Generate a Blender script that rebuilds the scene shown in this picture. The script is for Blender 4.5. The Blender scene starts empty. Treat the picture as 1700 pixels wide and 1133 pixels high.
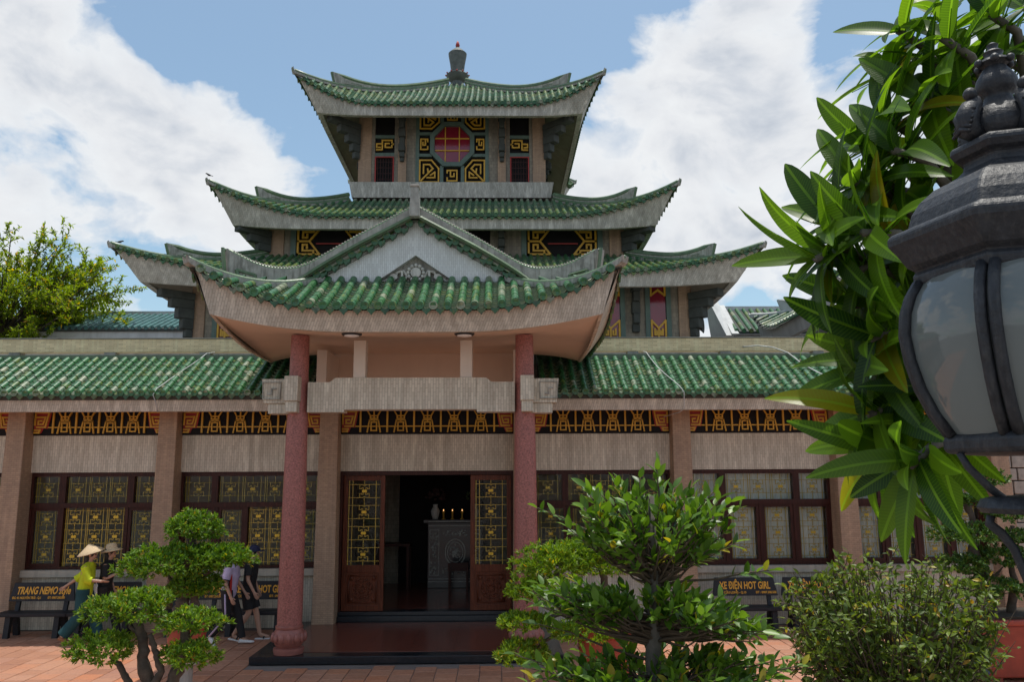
import bpy, bmesh, math, random
from mathutils import Vector, Matrix, Euler
R = math.radians
random.seed(7)
scene = bpy.context.scene
C = scene.collection

# ------------------------------------------------------------------ camera
CAM_H = 2.73
cam_d = bpy.data.cameras.new('camera')
cam_d.sensor_width = 36.0
cam_d.lens = 36.0 * 1350 / 1700
cam_d.clip_start = 0.05
cam_d.clip_end = 3000
cam = bpy.data.objects.new('camera', cam_d)
C.objects.link(cam)
_p, _y, _r = R(9.42), R(1.06), 0.005
_d = Vector((math.sin(_y) * math.cos(_p), math.cos(_y) * math.cos(_p), math.sin(_p)))
_rt = Vector((math.cos(_y), -math.sin(_y), 0))
_up = _rt.cross(_d)
_r2 = _rt * math.cos(_r) - _up * math.sin(_r)
_u2 = _up * math.cos(_r) + _rt * math.sin(_r)
cam.matrix_world = Matrix(((_r2.x, _u2.x, -_d.x, 0), (_r2.y, _u2.y, -_d.y, 0), (_r2.z, _u2.z, -_d.z, CAM_H), (0, 0, 0, 1)))
scene.camera = cam

# ------------------------------------------------------------------ sun, sky, exposure
SKY_STRENGTH = 0.108
CLOUD_STRENGTH = 0.72
SKY_MASSES = [(110, 110, 0.24, 0.20), (250, 220, 0.10, 0.12), (430, 250, 0.13, 0.15), (330, 300, 0.15, 0.08), (1230, 110, 0.17, 0.18),
              (1120, 220, 0.18, 0.18), (1010, 320, 0.16, 0.14), (1330, 240, 0.17, 0.18), (1500, 120, 0.12, 0.14), (570, 115, 0.07, 0.17),
              (640, 30, 0.12, -0.08), (800, 110, 0.20, -0.16), (1420, 30, 0.12, -0.2), (350, 90, 0.10, -0.16), (420, 10, 0.12, -0.1), (950, 60, 0.10, -0.1), (60, 330, 0.14, -0.10), (1400, 340, 0.14, 0.12), (1200, 400, 0.12, 0.08), (490, 50, 0.06, 0.15), (250, 420, 0.12, -0.06)]
SUN = Vector((0.07, 0.10, 0.99)).normalized()
sun_d = bpy.data.lights.new('sun', 'SUN')
sun_d.energy = 2.55
sun_d.angle = R(0.6)
sun_d.color = (1.0, 0.955, 0.88)
sun = bpy.data.objects.new('sun', sun_d)
C.objects.link(sun)
sun.location = (0, 0, 40)
sun.rotation_euler = SUN.to_track_quat('Z', 'Y').to_euler()

world = bpy.data.worlds.new('World')
scene.world = world
world.use_nodes = True
wt = world.node_tree
wt.nodes.clear()


def N(t, typ, **kw):
    n = t.nodes.new(typ)
    for k, v in kw.items():
        if k == 'ins':
            for i, val in v.items():
                n.inputs[i].default_value = val
        else:
            setattr(n, k, v)
    return n


def L(t, a, b):
    t.links.new(a, b)


def math_n(t, op, a, b=None, c=None, clamp=False):
    n = N(t, 'ShaderNodeMath', operation=op, use_clamp=clamp)
    for i, v in enumerate((a, b, c)):
        if v is None:
            continue
        if isinstance(v, (int, float)):
            n.inputs[i].default_value = v
        else:
            L(t, v, n.inputs[i])
    return n.outputs[0]


def mix_c(t, fac, a, b, blend='MIX'):
    n = N(t, 'ShaderNodeMix', data_type='RGBA', blend_type=blend)
    n.clamp_factor = True
    for i, v in ((0, fac), (6, a), (7, b)):
        if isinstance(v, (int, float)):
            n.inputs[i].default_value = v
        elif isinstance(v, (tuple, list)):
            n.inputs[i].default_value = (*v[:3], 1)
        else:
            L(t, v, n.inputs[i])
    return n.outputs[2]


def ramp(t, fac, stops, interp='LINEAR'):
    n = N(t, 'ShaderNodeValToRGB')
    cr = n.color_ramp
    cr.interpolation = interp
    while len(cr.elements) > 1:
        cr.elements.remove(cr.elements[-1])
    for i, (p, c) in enumerate(stops):
        e = cr.elements[0] if i == 0 else cr.elements.new(p)
        e.position = p
        e.color = (c, c, c, 1) if isinstance(c, (int, float)) else (*c[:3], 1)
    L(t, fac, n.inputs[0])
    return n.outputs[0]


sky = N(wt, 'ShaderNodeTexSky', sky_type='NISHITA', sun_disc=False)
sky.sun_elevation = math.asin(SUN.z)
sky.sun_rotation = math.atan2(SUN.x, SUN.y)
sky.air_density = 1.0
sky.dust_density = 1.6
sky.ozone_density = 1.0
tc = N(wt, 'ShaderNodeTexCoord')
sepd = N(wt, 'ShaderNodeSeparateXYZ')
L(wt, tc.outputs['Generated'], sepd.inputs[0])
# clouds: fractal noise over the dome plus a few large cumulus masses with a place of their own
warp = N(wt, 'ShaderNodeTexNoise', ins={'Scale': 2.6, 'Detail': 3.0})
L(wt, tc.outputs['Generated'], warp.inputs['Vector'])
wv = N(wt, 'ShaderNodeVectorMath', operation='MULTIPLY_ADD')
L(wt, warp.outputs['Color'], wv.inputs[0])
wv.inputs[1].default_value = (0.16, 0.16, 0.16)
L(wt, tc.outputs['Generated'], wv.inputs[2])
nz = N(wt, 'ShaderNodeTexNoise', ins={'Scale': 5.2, 'Detail': 11.0, 'Roughness': 0.55})
mp = N(wt, 'ShaderNodeMapping')
mp.inputs['Scale'].default_value = (1.0, 1.0, 1.7)
mp.inputs['Location'].default_value = (0.35, 0.1, 0.62)
L(wt, wv.outputs[0], mp.inputs[0])
L(wt, mp.outputs[0], nz.inputs['Vector'])


def sky_mass(direction, radius, amount):
    v = Vector(direction).normalized()
    dp = N(wt, 'ShaderNodeVectorMath', operation='DISTANCE')
    L(wt, wv.outputs[0], dp.inputs[0])
    dp.inputs[1].default_value = (v.x + 0.08, v.y + 0.08, v.z + 0.08)
    mr = N(wt, 'ShaderNodeMapRange', interpolation_type='SMOOTHSTEP', clamp=True)
    mr.inputs[1].default_value = radius
    mr.inputs[2].default_value = 0.0
    mr.inputs[3].default_value = 0.0
    mr.inputs[4].default_value = amount
    L(wt, dp.outputs['Value'], mr.inputs[0])
    return mr.outputs[0]


def pix_dir(px, py):
    return _d * 1350 + _r2 * (px - 850) - _u2 * (py - 566.5)


acc = nz.outputs['Fac']
for (px, py, rad, am) in SKY_MASSES:
    acc = math_n(wt, 'ADD', acc, sky_mass(pix_dir(px, py), rad, am))
# the sky whitens towards the horizon
hz = N(wt, 'ShaderNodeMapRange', interpolation_type='SMOOTHSTEP', clamp=True)
hz.inputs[1].default_value = 0.50
hz.inputs[2].default_value = 0.06
hz.inputs[3].default_value = 0.0
hz.inputs[4].default_value = 0.17
L(wt, sepd.outputs[2], hz.inputs[0])
acc = math_n(wt, 'ADD', acc, hz.outputs[0])
cover = ramp(wt, acc, [(0.545, 0.0), (0.575, 0.5), (0.625, 0.93), (0.72, 1.0)])
# body of the clouds: bright rims, greyer thick middles
nz2 = N(wt, 'ShaderNodeTexNoise', ins={'Scale': 9.0, 'Detail': 8.0, 'Roughness': 0.55})
L(wt, mp.outputs[0], nz2.inputs['Vector'])
thick = math_n(wt, 'ADD', acc, math_n(wt, 'MULTIPLY', math_n(wt, 'SUBTRACT', nz2.outputs['Fac'], 0.5), 0.9))
ccol = ramp(wt, thick, [(0.50, (0.60, 0.66, 0.74)), (0.62, (0.80, 0.82, 0.84)), (0.74, (0.74, 0.76, 0.79)), (0.88, (0.58, 0.62, 0.68)), (1.1, (0.44, 0.49, 0.57))])
skyc = N(wt, 'ShaderNodeVectorMath', operation='SCALE')
L(wt, sky.outputs[0], skyc.inputs[0])
skyc.inputs[3].default_value = SKY_STRENGTH
tint = N(wt, 'ShaderNodeVectorMath', operation='MULTIPLY')
L(wt, skyc.outputs[0], tint.inputs[0])
tint.inputs[1].default_value = (0.99, 1.06, 0.97)
cl = N(wt, 'ShaderNodeVectorMath', operation='SCALE')
L(wt, ccol, cl.inputs[0])
cl.inputs[3].default_value = CLOUD_STRENGTH
both = mix_c(wt, cover, tint.outputs[0], cl.outputs[0])
bg = N(wt, 'ShaderNodeBackground')
bg.inputs[1].default_value = 1.0
L(wt, both, bg.inputs[0])
wo = N(wt, 'ShaderNodeOutputWorld')
L(wt, bg.outputs[0], wo.inputs[0])
scene.view_settings.view_transform = 'Standard'
scene.view_settings.look = 'None'
scene.view_settings.exposure = 0.58
scene.view_settings.gamma = 1.0
scene.view_settings.use_curve_mapping = False

# ------------------------------------------------------------------ mesh helpers
class MB:
    def __init__(s):
        s.v = []
        s.f = []
        s.alt = set()      # faces that take the second material

    def add(s, vs, fs):
        o = len(s.v)
        s.v += [tuple(p) for p in vs]
        s.f += [tuple(i + o for i in f) for f in fs]

    def box(s, x0, x1, y0, y1, z0, z1):
        s.add([(x0, y0, z0), (x1, y0, z0), (x1, y1, z0), (x0, y1, z0), (x0, y0, z1), (x1, y0, z1), (x1, y1, z1), (x0, y1, z1)],
              [(0, 3, 2, 1), (4, 5, 6, 7), (0, 1, 5, 4), (1, 2, 6, 5), (2, 3, 7, 6), (3, 0, 4, 7)])
        return s

    def hexa(s, b, t):
        s.add(list(b) + list(t), [(0, 3, 2, 1), (4, 5, 6, 7), (0, 1, 5, 4), (1, 2, 6, 5), (2, 3, 7, 6), (3, 0, 4, 7)])
        return s

    def prism(s, poly, y0, y1):
        """poly of (x, z), extruded along y"""
        n = len(poly)
        s.add([(p[0], y0, p[1]) for p in poly] + [(p[0], y1, p[1]) for p in poly],
              [tuple(range(n)), tuple(range(2 * n - 1, n - 1, -1))] + [(i, i + n, (i + 1) % n + n, (i + 1) % n) for i in range(n)])
        return s

    def bar(s, a, b, w, y0, y1):
        """flat bar from a to b in the xz plane, w wide, between y0 and y1"""
        ax, az = a
        bx, bz = b
        dx, dz = bx - ax, bz - az
        l = math.hypot(dx, dz) or 1e-6
        ux, uz = dx / l * w / 2, dz / l * w / 2
        px, pz = -uz, ux
        ax -= ux; az -= uz; bx += ux; bz += uz
        return s.prism([(ax - px, az - pz), (bx - px, bz - pz), (bx + px, bz + pz), (ax + px, az + pz)], y0, y1)

    def bars(s, pts, w, y0, y1, close=False):
        pts = list(pts)
        if close:
            pts.append(pts[0])
        for i in range(len(pts) - 1):
            e = 0.0007 * (i % 2)
            s.bar(pts[i], pts[i + 1], w, y0 - e, y1 + e)
        return s

    def tube(s, path, rad, n=8, caps=True, squash=None):
        path = [Vector(p) for p in path]
        m = len(path)
        if isinstance(rad, (int, float)):
            rad = [rad] * m
        rings = []
        ref = Vector((0, 0, 1))
        prev = None
        for i in range(m):
            t = (path[min(i + 1, m - 1)] - path[max(i - 1, 0)])
            t = t.normalized() if t.length > 1e-9 else Vector((0, 0, 1))
            if prev is None:
                a = ref if abs(t.dot(ref)) < 0.95 else Vector((1, 0, 0))
                x = t.cross(a).normalized()
            else:
                x = prev - t * prev.dot(t)
                x = x.normalized() if x.length > 1e-6 else t.orthogonal().normalized()
            prev = x
            y = t.cross(x)
            rings.append([path[i] + (x * math.cos(2 * math.pi * k / n) + y * math.sin(2 * math.pi * k / n)) * rad[i] for k in range(n)])
        o = []
        for r in rings:
            o += r
        f = []
        for i in range(m - 1):
            for k in range(n):
                a, b = i * n + k, i * n + (k + 1) % n
                f.append((a, b, b + n, a + n))
        if caps:
            f.append(tuple(range(n - 1, -1, -1)))
            f.append(tuple((m - 1) * n + k for k in range(n)))
        s.add(o, f)
        return s

    def lathe(s, prof, n=24, c=(0, 0, 0), rot=0.0, sx=1, sy=1):
        o = []
        for (r, z) in prof:
            for k in range(n):
                a = 2 * math.pi * k / n + rot
                o.append((c[0] + r * math.cos(a) * sx, c[1] + r * math.sin(a) * sy, c[2] + z))
        m = len(prof)
        f = []
        for i in range(m - 1):
            for k in range(n):
                a, b = i * n + k, i * n + (k + 1) % n
                f.append((a, b, b + n, a + n))
        f.append(tuple(range(n - 1, -1, -1)))
        f.append(tuple((m - 1) * n + k for k in range(n)))
        s.add(o, f)
        return s

    def loft(s, rings, caps=True):
        n = len(rings[0])
        o = []
        for r in rings:
            o += r
        f = []
        for i in range(len(rings) - 1):
            for k in range(n):
                a, b = i * n + k, i * n + (k + 1) % n
                f.append((a, b, b + n, a + n))
        if caps:
            f.append(tuple(range(n - 1, -1, -1)))
            f.append(tuple((len(rings) - 1) * n + k for k in range(n)))
        s.add(o, f)
        return s

    def grid(s, fn, nu, nv):
        o = [fn(i / nu, j / nv) for j in range(nv + 1) for i in range(nu + 1)]
        f = [(j * (nu + 1) + i, j * (nu + 1) + i + 1, (j + 1) * (nu + 1) + i + 1, (j + 1) * (nu + 1) + i) for j in range(nv) for i in range(nu)]
        s.add(o, f)
        return s

    def ball(s, c, r, n=10, m=7):
        rx, ry, rz = (r, r, r) if isinstance(r, (int, float)) else r
        prof = [(math.sin(math.pi * i / m) if 0 < i < m else 0.02, -math.cos(math.pi * i / m)) for i in range(m + 1)]
        o = []
        for (q, z) in prof:
            for k in range(n):
                a = 2 * math.pi * k / n
                o.append((c[0] + q * math.cos(a) * rx, c[1] + q * math.sin(a) * ry, c[2] + z * rz))
        f = []
        for i in range(m):
            for k in range(n):
                a, b = i * n + k, i * n + (k + 1) % n
                f.append((a, b, b + n, a + n))
        f.append(tuple(range(n - 1, -1, -1)))
        f.append(tuple(m * n + k for k in range(n)))
        s.add(o, f)
        return s

    def xf(s, mat):
        s.v = [tuple(mat @ Vector(p)) for p in s.v]
        return s

    def mesh(s, name, mat=None, smooth=False):
        me = bpy.data.meshes.new(name)
        me.from_pydata(s.v, [], s.f)
        if mat:
            for m_ in (mat if isinstance(mat, (list, tuple)) else [mat]):
                me.materials.append(m_)
        if smooth:
            me.polygons.foreach_set('use_smooth', [True] * len(me.polygons))
        if s.alt:
            me.polygons.foreach_set('material_index', [1 if i in s.alt else 0 for i in range(len(s.f))])
        me.update()
        return me

    def build(s, name, mat, parent=None, smooth=False, bevel=0, sharp=None):
        me = s.mesh(name, mat, smooth)
        if smooth and sharp:
            me.set_sharp_from_angle(angle=R(sharp))
        return put(name, me, parent, bevel=bevel)


def put(name, me, parent=None, loc=None, rot=None, scale=None, bevel=0):
    o = bpy.data.objects.new(name, me)
    C.objects.link(o)
    if parent is not None:
        o.parent = parent
    if loc is not None:
        o.location = loc
    if rot is not None:
        o.rotation_euler = rot
    if scale is not None:
        o.scale = scale if isinstance(scale, (tuple, list, Vector)) else (scale,) * 3
    if bevel:
        b = o.modifiers.new('bevel', 'BEVEL')
        b.width = bevel
        b.segments = 2
        b.limit_method = 'ANGLE'
        b.angle_limit = R(40)
    return o


def tag(o, label=None, cat=None, group=None, kind=None):
    if label:
        o['label'] = label
    if cat:
        o['category'] = cat
    if group:
        o['group'] = group
    if kind:
        o['kind'] = kind
    return o


def thing(name, label, cat, loc=(0, 0, 0), rz=0, group=None):
    o = bpy.data.objects.new(name, None)
    C.objects.link(o)
    o.empty_display_size = 0.2
    o.location = loc
    o.rotation_euler = (0, 0, rz)
    return tag(o, label, cat, group)


def stuff(o):
    o['kind'] = 'stuff'
    return o


# ------------------------------------------------------------------ materials
def new_mat(name):
    m = bpy.data.materials.new(name)
    m.use_nodes = True
    t = m.node_tree
    t.nodes.clear()
    out = N(t, 'ShaderNodeOutputMaterial')
    b = N(t, 'ShaderNodeBsdfPrincipled')
    L(t, b.outputs[0], out.inputs[0])
    return m, t, b


def pos(t, use='Position'):
    if use == 'Position':
        return N(t, 'ShaderNodeNewGeometry').outputs['Position']
    return N(t, 'ShaderNodeTexCoord').outputs['Object']


def noise(t, vec, scale, detail=4, rough=0.55, stretch=None):
    n = N(t, 'ShaderNodeTexNoise', ins={'Scale': scale, 'Detail': detail, 'Roughness': rough})
    if stretch:
        mpn = N(t, 'ShaderNodeMapping')
        mpn.inputs['Scale'].default_value = stretch
        L(t, vec, mpn.inputs[0])
        vec = mpn.outputs[0]
    L(t, vec, n.inputs['Vector'])
    return n.outputs['Fac']


def sc(c, k):
    return tuple(min(1, x * k) for x in c)


def bump_in(t, b, h, strength=0.3, dist=0.01):
    n = N(t, 'ShaderNodeBump')
    n.inputs['Strength'].default_value = strength
    n.inputs['Distance'].default_value = dist
    L(t, h, n.inputs['Height'])
    L(t, n.outputs[0], b.inputs['Normal'])


def plain(name, c, rough=0.6, var=0.25, scale=6, bump=0.0, bscale=40, metal=0.0, spec=0.5, grime=0.0, gcol=(0.05, 0.045, 0.035), space='Position', coat=0.0, rnd=0.0):
    """paint, stone, metal: colour broken up by two noises, optional grime and fine relief"""
    m, t, b = new_mat(name)
    p = pos(t, space)
    n1 = noise(t, p, scale)
    n2 = noise(t, p, scale * 7, 3)
    col = mix_c(t, ramp(t, n1, [(0.3, 0.0), (0.7, 1.0)]), sc(c, 1 - var), sc(c, 1 + var))
    col = mix_c(t, math_n(t, 'MULTIPLY', n2, var), col, sc(c, 0.55))
    if rnd:
        oi = N(t, 'ShaderNodeObjectInfo').outputs['Random']
        col = mix_c(t, rnd, col, mix_c(t, oi, sc(c, 0.5), sc(c, 1.6)))
    if grime:
        g = noise(t, p, scale * 0.6, 6, 0.6, (5, 5, 0.7))
        col = mix_c(t, math_n(t, 'MULTIPLY', ramp(t, g, [(0.48, 0.0), (0.68, 1.0)]), grime), col, gcol)
    L(t, col, b.inputs['Base Color'])
    L(t, math_n(t, 'MULTIPLY_ADD', n2, 0.25, rough - 0.12), b.inputs['Roughness'])
    b.inputs['Metallic'].default_value = metal
    b.inputs['Specular IOR Level'].default_value = spec
    if coat:
        b.inputs['Coat Weight'].default_value = coat
    if bump:
        bump_in(t, b, noise(t, p, bscale, 5), bump)
    return m


def mosaic(name, c1, c2, joint, bw=0.115, rh=0.034, vertical=True, grime=0.35, gcol=(0.10, 0.085, 0.07), rough=0.65, streak=0.25, msize=0.0035):
    """small ceramic slips on a wall: width from x+y so that it runs on round corners"""
    m, t, b = new_mat(name)
    p = pos(t)
    sp = N(t, 'ShaderNodeSeparateXYZ')
    L(t, p, sp.inputs[0])
    u = math_n(t, 'ADD', sp.outputs[0], sp.outputs[1])
    cb = N(t, 'ShaderNodeCombineXYZ')
    if vertical:
        L(t, sp.outputs[2], cb.inputs[0]); L(t, u, cb.inputs[1])
    else:
        L(t, u, cb.inputs[0]); L(t, sp.outputs[2], cb.inputs[1])
    br = N(t, 'ShaderNodeTexBrick')
    br.inputs['Scale'].default_value = 1.0
    br.inputs['Mortar Size'].default_value = msize
    br.inputs['Brick Width'].default_value = bw
    br.inputs['Row Height'].default_value = rh
    br.inputs['Color1'].default_value = (*c1, 1)
    br.inputs['Color2'].default_value = (*c2, 1)
    br.inputs['Mortar'].default_value = (*joint, 1)
    L(t, cb.outputs[0], br.inputs['Vector'])
    n1 = noise(t, p, 2.2, 6, 0.6)
    col = mix_c(t, ramp(t, n1, [(0.3, 0.25), (0.7, 0.0)]), br.outputs['Color'], gcol, 'MIX')
    st = noise(t, p, 1.0, 5, 0.65, (7, 7, 0.55))
    col = mix_c(t, math_n(t, 'MULTIPLY', ramp(t, st, [(0.42, 0.0), (0.66, 1.0)]), grime), col, gcol)
    st2 = noise(t, p, 1.0, 3, 0.5, (11, 11, 0.9))
    col = mix_c(t, math_n(t, 'MULTIPLY', ramp(t, st2, [(0.52, 0.0), (0.7, 1.0)]), streak), col, sc(c1, 1.5))
    L(t, col, b.inputs['Base Color'])
    b.inputs['Roughness'].default_value = rough
    bump_in(t, b, math_n(t, 'SUBTRACT', noise(t, p, 45, 2), math_n(t, 'MULTIPLY', br.outputs['Fac'], 1.2)), 0.35, 0.006)
    return m


def glaze(name, island=False, pale=0.10, dark=1.0):
    """weathered green roof glaze, each tile its own tone"""
    m, t, b = new_mat(name)
    p = pos(t)
    r = N(t, 'ShaderNodeNewGeometry').outputs['Random Per Island'] if island else N(t, 'ShaderNodeObjectInfo').outputs['Random']
    k = dark * 1.08
    lng = noise(t, p, 3.2, 5, 0.62, (5.0, 1.0, 1.0))
    wr = 0.5 if island else 0.26
    tone = math_n(t, 'ADD', math_n(t, 'MULTIPLY', r, wr), math_n(t, 'MULTIPLY', lng, 0.62 if island else 0.86))
    col = ramp(t, tone, [(0.16, sc((0.010, 0.050, 0.018), k)), (0.34, sc((0.022, 0.105, 0.034), k)), (0.50, sc((0.040, 0.150, 0.042), k)),
                         (0.62, sc((0.030, 0.135, 0.060), k)), (0.74, sc((0.115, 0.170, 0.026), k)), (0.86, sc((0.150, 0.200, 0.060), k))])
    pal = math_n(t, 'GREATER_THAN', math_n(t, 'FRACT', math_n(t, 'MULTIPLY', r, 7.31)), 1 - pale)
    n1 = noise(t, p, 9, 4, 0.6)
    n2 = noise(t, p, 28, 4, 0.65)
    col = mix_c(t, math_n(t, 'MULTIPLY', pal, ramp(t, n1, [(0.35, 0.2), (0.6, 0.85)])), col, sc((0.36, 0.36, 0.25), k * 0.8))
    col = mix_c(t, ramp(t, n1, [(0.34, 0.6), (0.56, 0.0)]), col, sc((0.012, 0.045, 0.018), k))
    col = mix_c(t, ramp(t, n2, [(0.60, 0.0), (0.74, 0.6)]), col, sc((0.17, 0.16, 0.055), k))
    n3 = noise(t, p, 4.0, 6, 0.7)
    col = mix_c(t, ramp(t, n3, [(0.58, 0.0), (0.72, 0.8)]), col, sc((0.045, 0.042, 0.026), k))
    L(t, col, b.inputs['Base Color'])
    L(t, ramp(t, n2, [(0.3, 0.20), (0.7, 0.55)]), b.inputs['Roughness'])
    b.inputs['Specular IOR Level'].default_value = 0.55
    bump_in(t, b, n2, 0.25, 0.006)
    return m


def leaf_mat(name, c, c2, trans=0.35, rough=0.4, obj=False, vein=False, spec=0.45):
    """leaf: own tone each, lets light through"""
    m = bpy.data.materials.new(name)
    m.use_nodes = True
    t = m.node_tree
    t.nodes.clear()
    out = N(t, 'ShaderNodeOutputMaterial')
    b = N(t, 'ShaderNodeBsdfPrincipled')
    r = N(t, 'ShaderNodeObjectInfo').outputs['Random'] if obj else N(t, 'ShaderNodeNewGeometry').outputs['Random Per Island']
    mid = tuple((a + q) / 2 for a, q in zip(c, c2))
    col = ramp(t, r, [(0.0, sc(c, 0.7)), (0.4, mid), (0.8, c2), (0.955, sc(c2, 1.2)), (0.975, (min(1, c2[0] * 2.6), c2[1] * 1.35, c2[2])), (1.0, (min(1, c2[0] * 2.2), c2[1] * 0.9, c2[2]))])
    if vein:
        tcn = N(t, 'ShaderNodeTexCoord').outputs['Object']
        sp = N(t, 'ShaderNodeSeparateXYZ')
        L(t, tcn, sp.inputs[0])
        ax = math_n(t, 'ABSOLUTE', sp.outputs[0])
        rib = math_n(t, 'LESS_THAN', ax, 0.006)
        ph = math_n(t, 'FRACT', math_n(t, 'MULTIPLY', math_n(t, 'SUBTRACT', sp.outputs[1], math_n(t, 'MULTIPLY', ax, 0.55)), 62.0))
        side = math_n(t, 'LESS_THAN', ph, 0.16)
        v = math_n(t, 'MAXIMUM', rib, math_n(t, 'MULTIPLY', side, 0.42))
        col = mix_c(t, math_n(t, 'MULTIPLY', v, 0.55), col, sc(c2, 2.2))
        bump_in(t, b, ph, 0.25, 0.004)
    L(t, col, b.inputs['Base Color'])
    b.inputs['Roughness'].default_value = rough
    b.inputs['Specular IOR Level'].default_value = spec
    tr = N(t, 'ShaderNodeBsdfTranslucent')
    L(t, mix_c(t, 1.0, col, (1.55, 1.5, 0.5), 'MULTIPLY'), tr.inputs[0])
    mx = N(t, 'ShaderNodeMixShader')
    mx.inputs[0].default_value = trans
    L(t, b.outputs[0], mx.inputs[1])
    L(t, tr.outputs[0], mx.inputs[2])
    L(t, mx.outputs[0], out.inputs[0])
    return m


def glass_mat(name, tint=(0.9, 0.93, 0.92), refl=0.35, dirt=0.012, rough=0.02, ior=1.5):
    """thin pane: looks through, reflects by Fresnel, a little dust"""
    m = bpy.data.materials.new(name)
    m.use_nodes = True
    t = m.node_tree
    t.nodes.clear()
    out = N(t, 'ShaderNodeOutputMaterial')
    tr = N(t, 'ShaderNodeBsdfTransparent')
    tr.inputs[0].default_value = (*tint, 1)
    gl = N(t, 'ShaderNodeBsdfGlossy')
    gl.inputs['Roughness'].default_value = rough
    fr = N(t, 'ShaderNodeFresnel')
    fr.inputs[0].default_value = ior
    mx = N(t, 'ShaderNodeMixShader')
    L(t, math_n(t, 'MULTIPLY', fr.outputs[0], refl, clamp=True), mx.inputs[0])
    L(t, tr.outputs[0], mx.inputs[1])
    L(t, gl.outputs[0], mx.inputs[2])
    df = N(t, 'ShaderNodeBsdfDiffuse')
    df.inputs[0].default_value = (0.5, 0.5, 0.48, 1)
    mx2 = N(t, 'ShaderNodeMixShader')
    n = noise(t, pos(t), 3, 5, 0.6)
    L(t, math_n(t, 'MULTIPLY', n, dirt), mx2.inputs[0])
    L(t, mx.outputs[0], mx2.inputs[1])
    L(t, df.outputs[0], mx2.inputs[2])
    L(t, mx2.outputs[0], out.inputs[0])
    return m


def wood(name, c, rough=0.4):
    m, t, b = new_mat(name)
    p = pos(t)
    g = noise(t, p, 3.0, 6, 0.6, (14, 14, 1.2))
    col = mix_c(t, ramp(t, g, [(0.35, 0.0), (0.65, 1.0)]), sc(c, 0.6), sc(c, 1.35))
    L(t, col, b.inputs['Base Color'])
    b.inputs['Roughness'].default_value = rough
    b.inputs['Specular IOR Level'].default_value = 0.22
    bump_in(t, b, g, 0.12, 0.004)
    return m


MAT = {}
MAT['mosaic_grey'] = mosaic('mosaic_grey', (0.70, 0.64, 0.52), (0.54, 0.485, 0.385), (0.36, 0.32, 0.25), bw=0.13, rh=0.042, gcol=(0.27, 0.235, 0.18), grime=0.45)
MAT['mosaic_fascia'] = mosaic('mosaic_fascia', (0.66, 0.60, 0.50), (0.50, 0.445, 0.365), (0.33, 0.29, 0.235), bw=0.12, rh=0.040, grime=0.4, gcol=(0.24, 0.21, 0.165), streak=0.3)
MAT['mosaic_tower'] = mosaic('mosaic_tower', (0.58, 0.565, 0.51), (0.45, 0.435, 0.385), (0.32, 0.31, 0.27), bw=0.10, rh=0.05, grime=0.4, gcol=(0.12, 0.115, 0.09), streak=0.4)
MAT['mosaic_gable'] = mosaic('mosaic_gable', (0.80, 0.81, 0.79), (0.68, 0.685, 0.665), (0.56, 0.56, 0.54), grime=0.12, gcol=(0.42, 0.40, 0.35), streak=0.15)
MAT['mosaic_pink'] = mosaic('mosaic_pink', (0.46, 0.31, 0.20), (0.35, 0.235, 0.15), (0.27, 0.175, 0.11), bw=0.09, rh=0.036, vertical=False, grime=0.35, gcol=(0.19, 0.125, 0.095), streak=0.2, msize=0.003)
MAT['mosaic_buff'] = mosaic('mosaic_buff', (0.30, 0.265, 0.20), (0.22, 0.19, 0.145), (0.15, 0.13, 0.10), bw=0.10, rh=0.10, vertical=False, grime=0.4, gcol=(0.07, 0.06, 0.05))
MAT['stone_slip'] = mosaic('stone_slip', (0.90, 0.73, 0.44), (0.66, 0.52, 0.30), (0.36, 0.28, 0.16), bw=0.17, rh=0.040, vertical=False, grime=0.25, gcol=(0.50, 0.41, 0.27), streak=0.2, msize=0.0025)
MAT['glaze_tile'] = glaze('glaze_tile')
MAT['glaze_pan'] = glaze('glaze_pan', True, 0.07, 0.62)
MAT['tile_lip'] = plain('tile_lip', (0.20, 0.23, 0.12), 0.5, 0.5, 25)
MAT['glaze_row'] = glaze('glaze_row', True, 0.06, 0.85)
MAT['glaze_far'] = glaze('glaze_far', True, 0.16, 0.75)
MAT['ridge_glaze'] = plain('ridge_glaze', (0.10, 0.17, 0.085), 0.4, 0.3, 5, 0.2, 30, grime=0.4, gcol=(0.20, 0.20, 0.14))
MAT['ridge_stone'] = plain('ridge_stone', (0.37, 0.36, 0.315), 0.8, 0.3, 7, 0.4, 40, grime=0.6, gcol=(0.07, 0.065, 0.05))
MAT['finial_stone'] = plain('finial_stone', (0.11, 0.125, 0.115), 0.7, 0.25, 8, 0.3, 30)
MAT['relief'] = plain('relief', (0.58, 0.56, 0.49), 0.8, 0.2, 12, 0.3, 40, grime=0.3, gcol=(0.25, 0.23, 0.18))
MAT['soffit_pink'] = plain('soffit_pink', (0.66, 0.52, 0.41), 0.7, 0.05, 1.2, grime=0.12, gcol=(0.38, 0.29, 0.22))
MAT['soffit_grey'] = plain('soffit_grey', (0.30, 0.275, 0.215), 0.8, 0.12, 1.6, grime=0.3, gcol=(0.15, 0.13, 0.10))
MAT['concrete'] = plain('concrete', (0.32, 0.31, 0.28), 0.85, 0.2, 3, 0.3, 30, grime=0.4)
MAT['concrete_dark'] = plain('concrete_dark', (0.055, 0.062, 0.055), 0.8, 0.3, 5, 0.3, 30)
MAT['green_frame'] = plain('green_frame', (0.10, 0.155, 0.13), 0.6, 0.15, 4, grime=0.25)
MAT['gold'] = plain('gold', (0.60, 0.34, 0.035), 0.45, 0.15, 8, spec=0.4)
MAT['gold_grille'] = plain('gold_grille', (0.50, 0.34, 0.045), 0.38, 0.15, 12)
MAT['yellow_block'] = plain('yellow_block', (0.80, 0.50, 0.03), 0.4, 0.1, 12)
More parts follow.
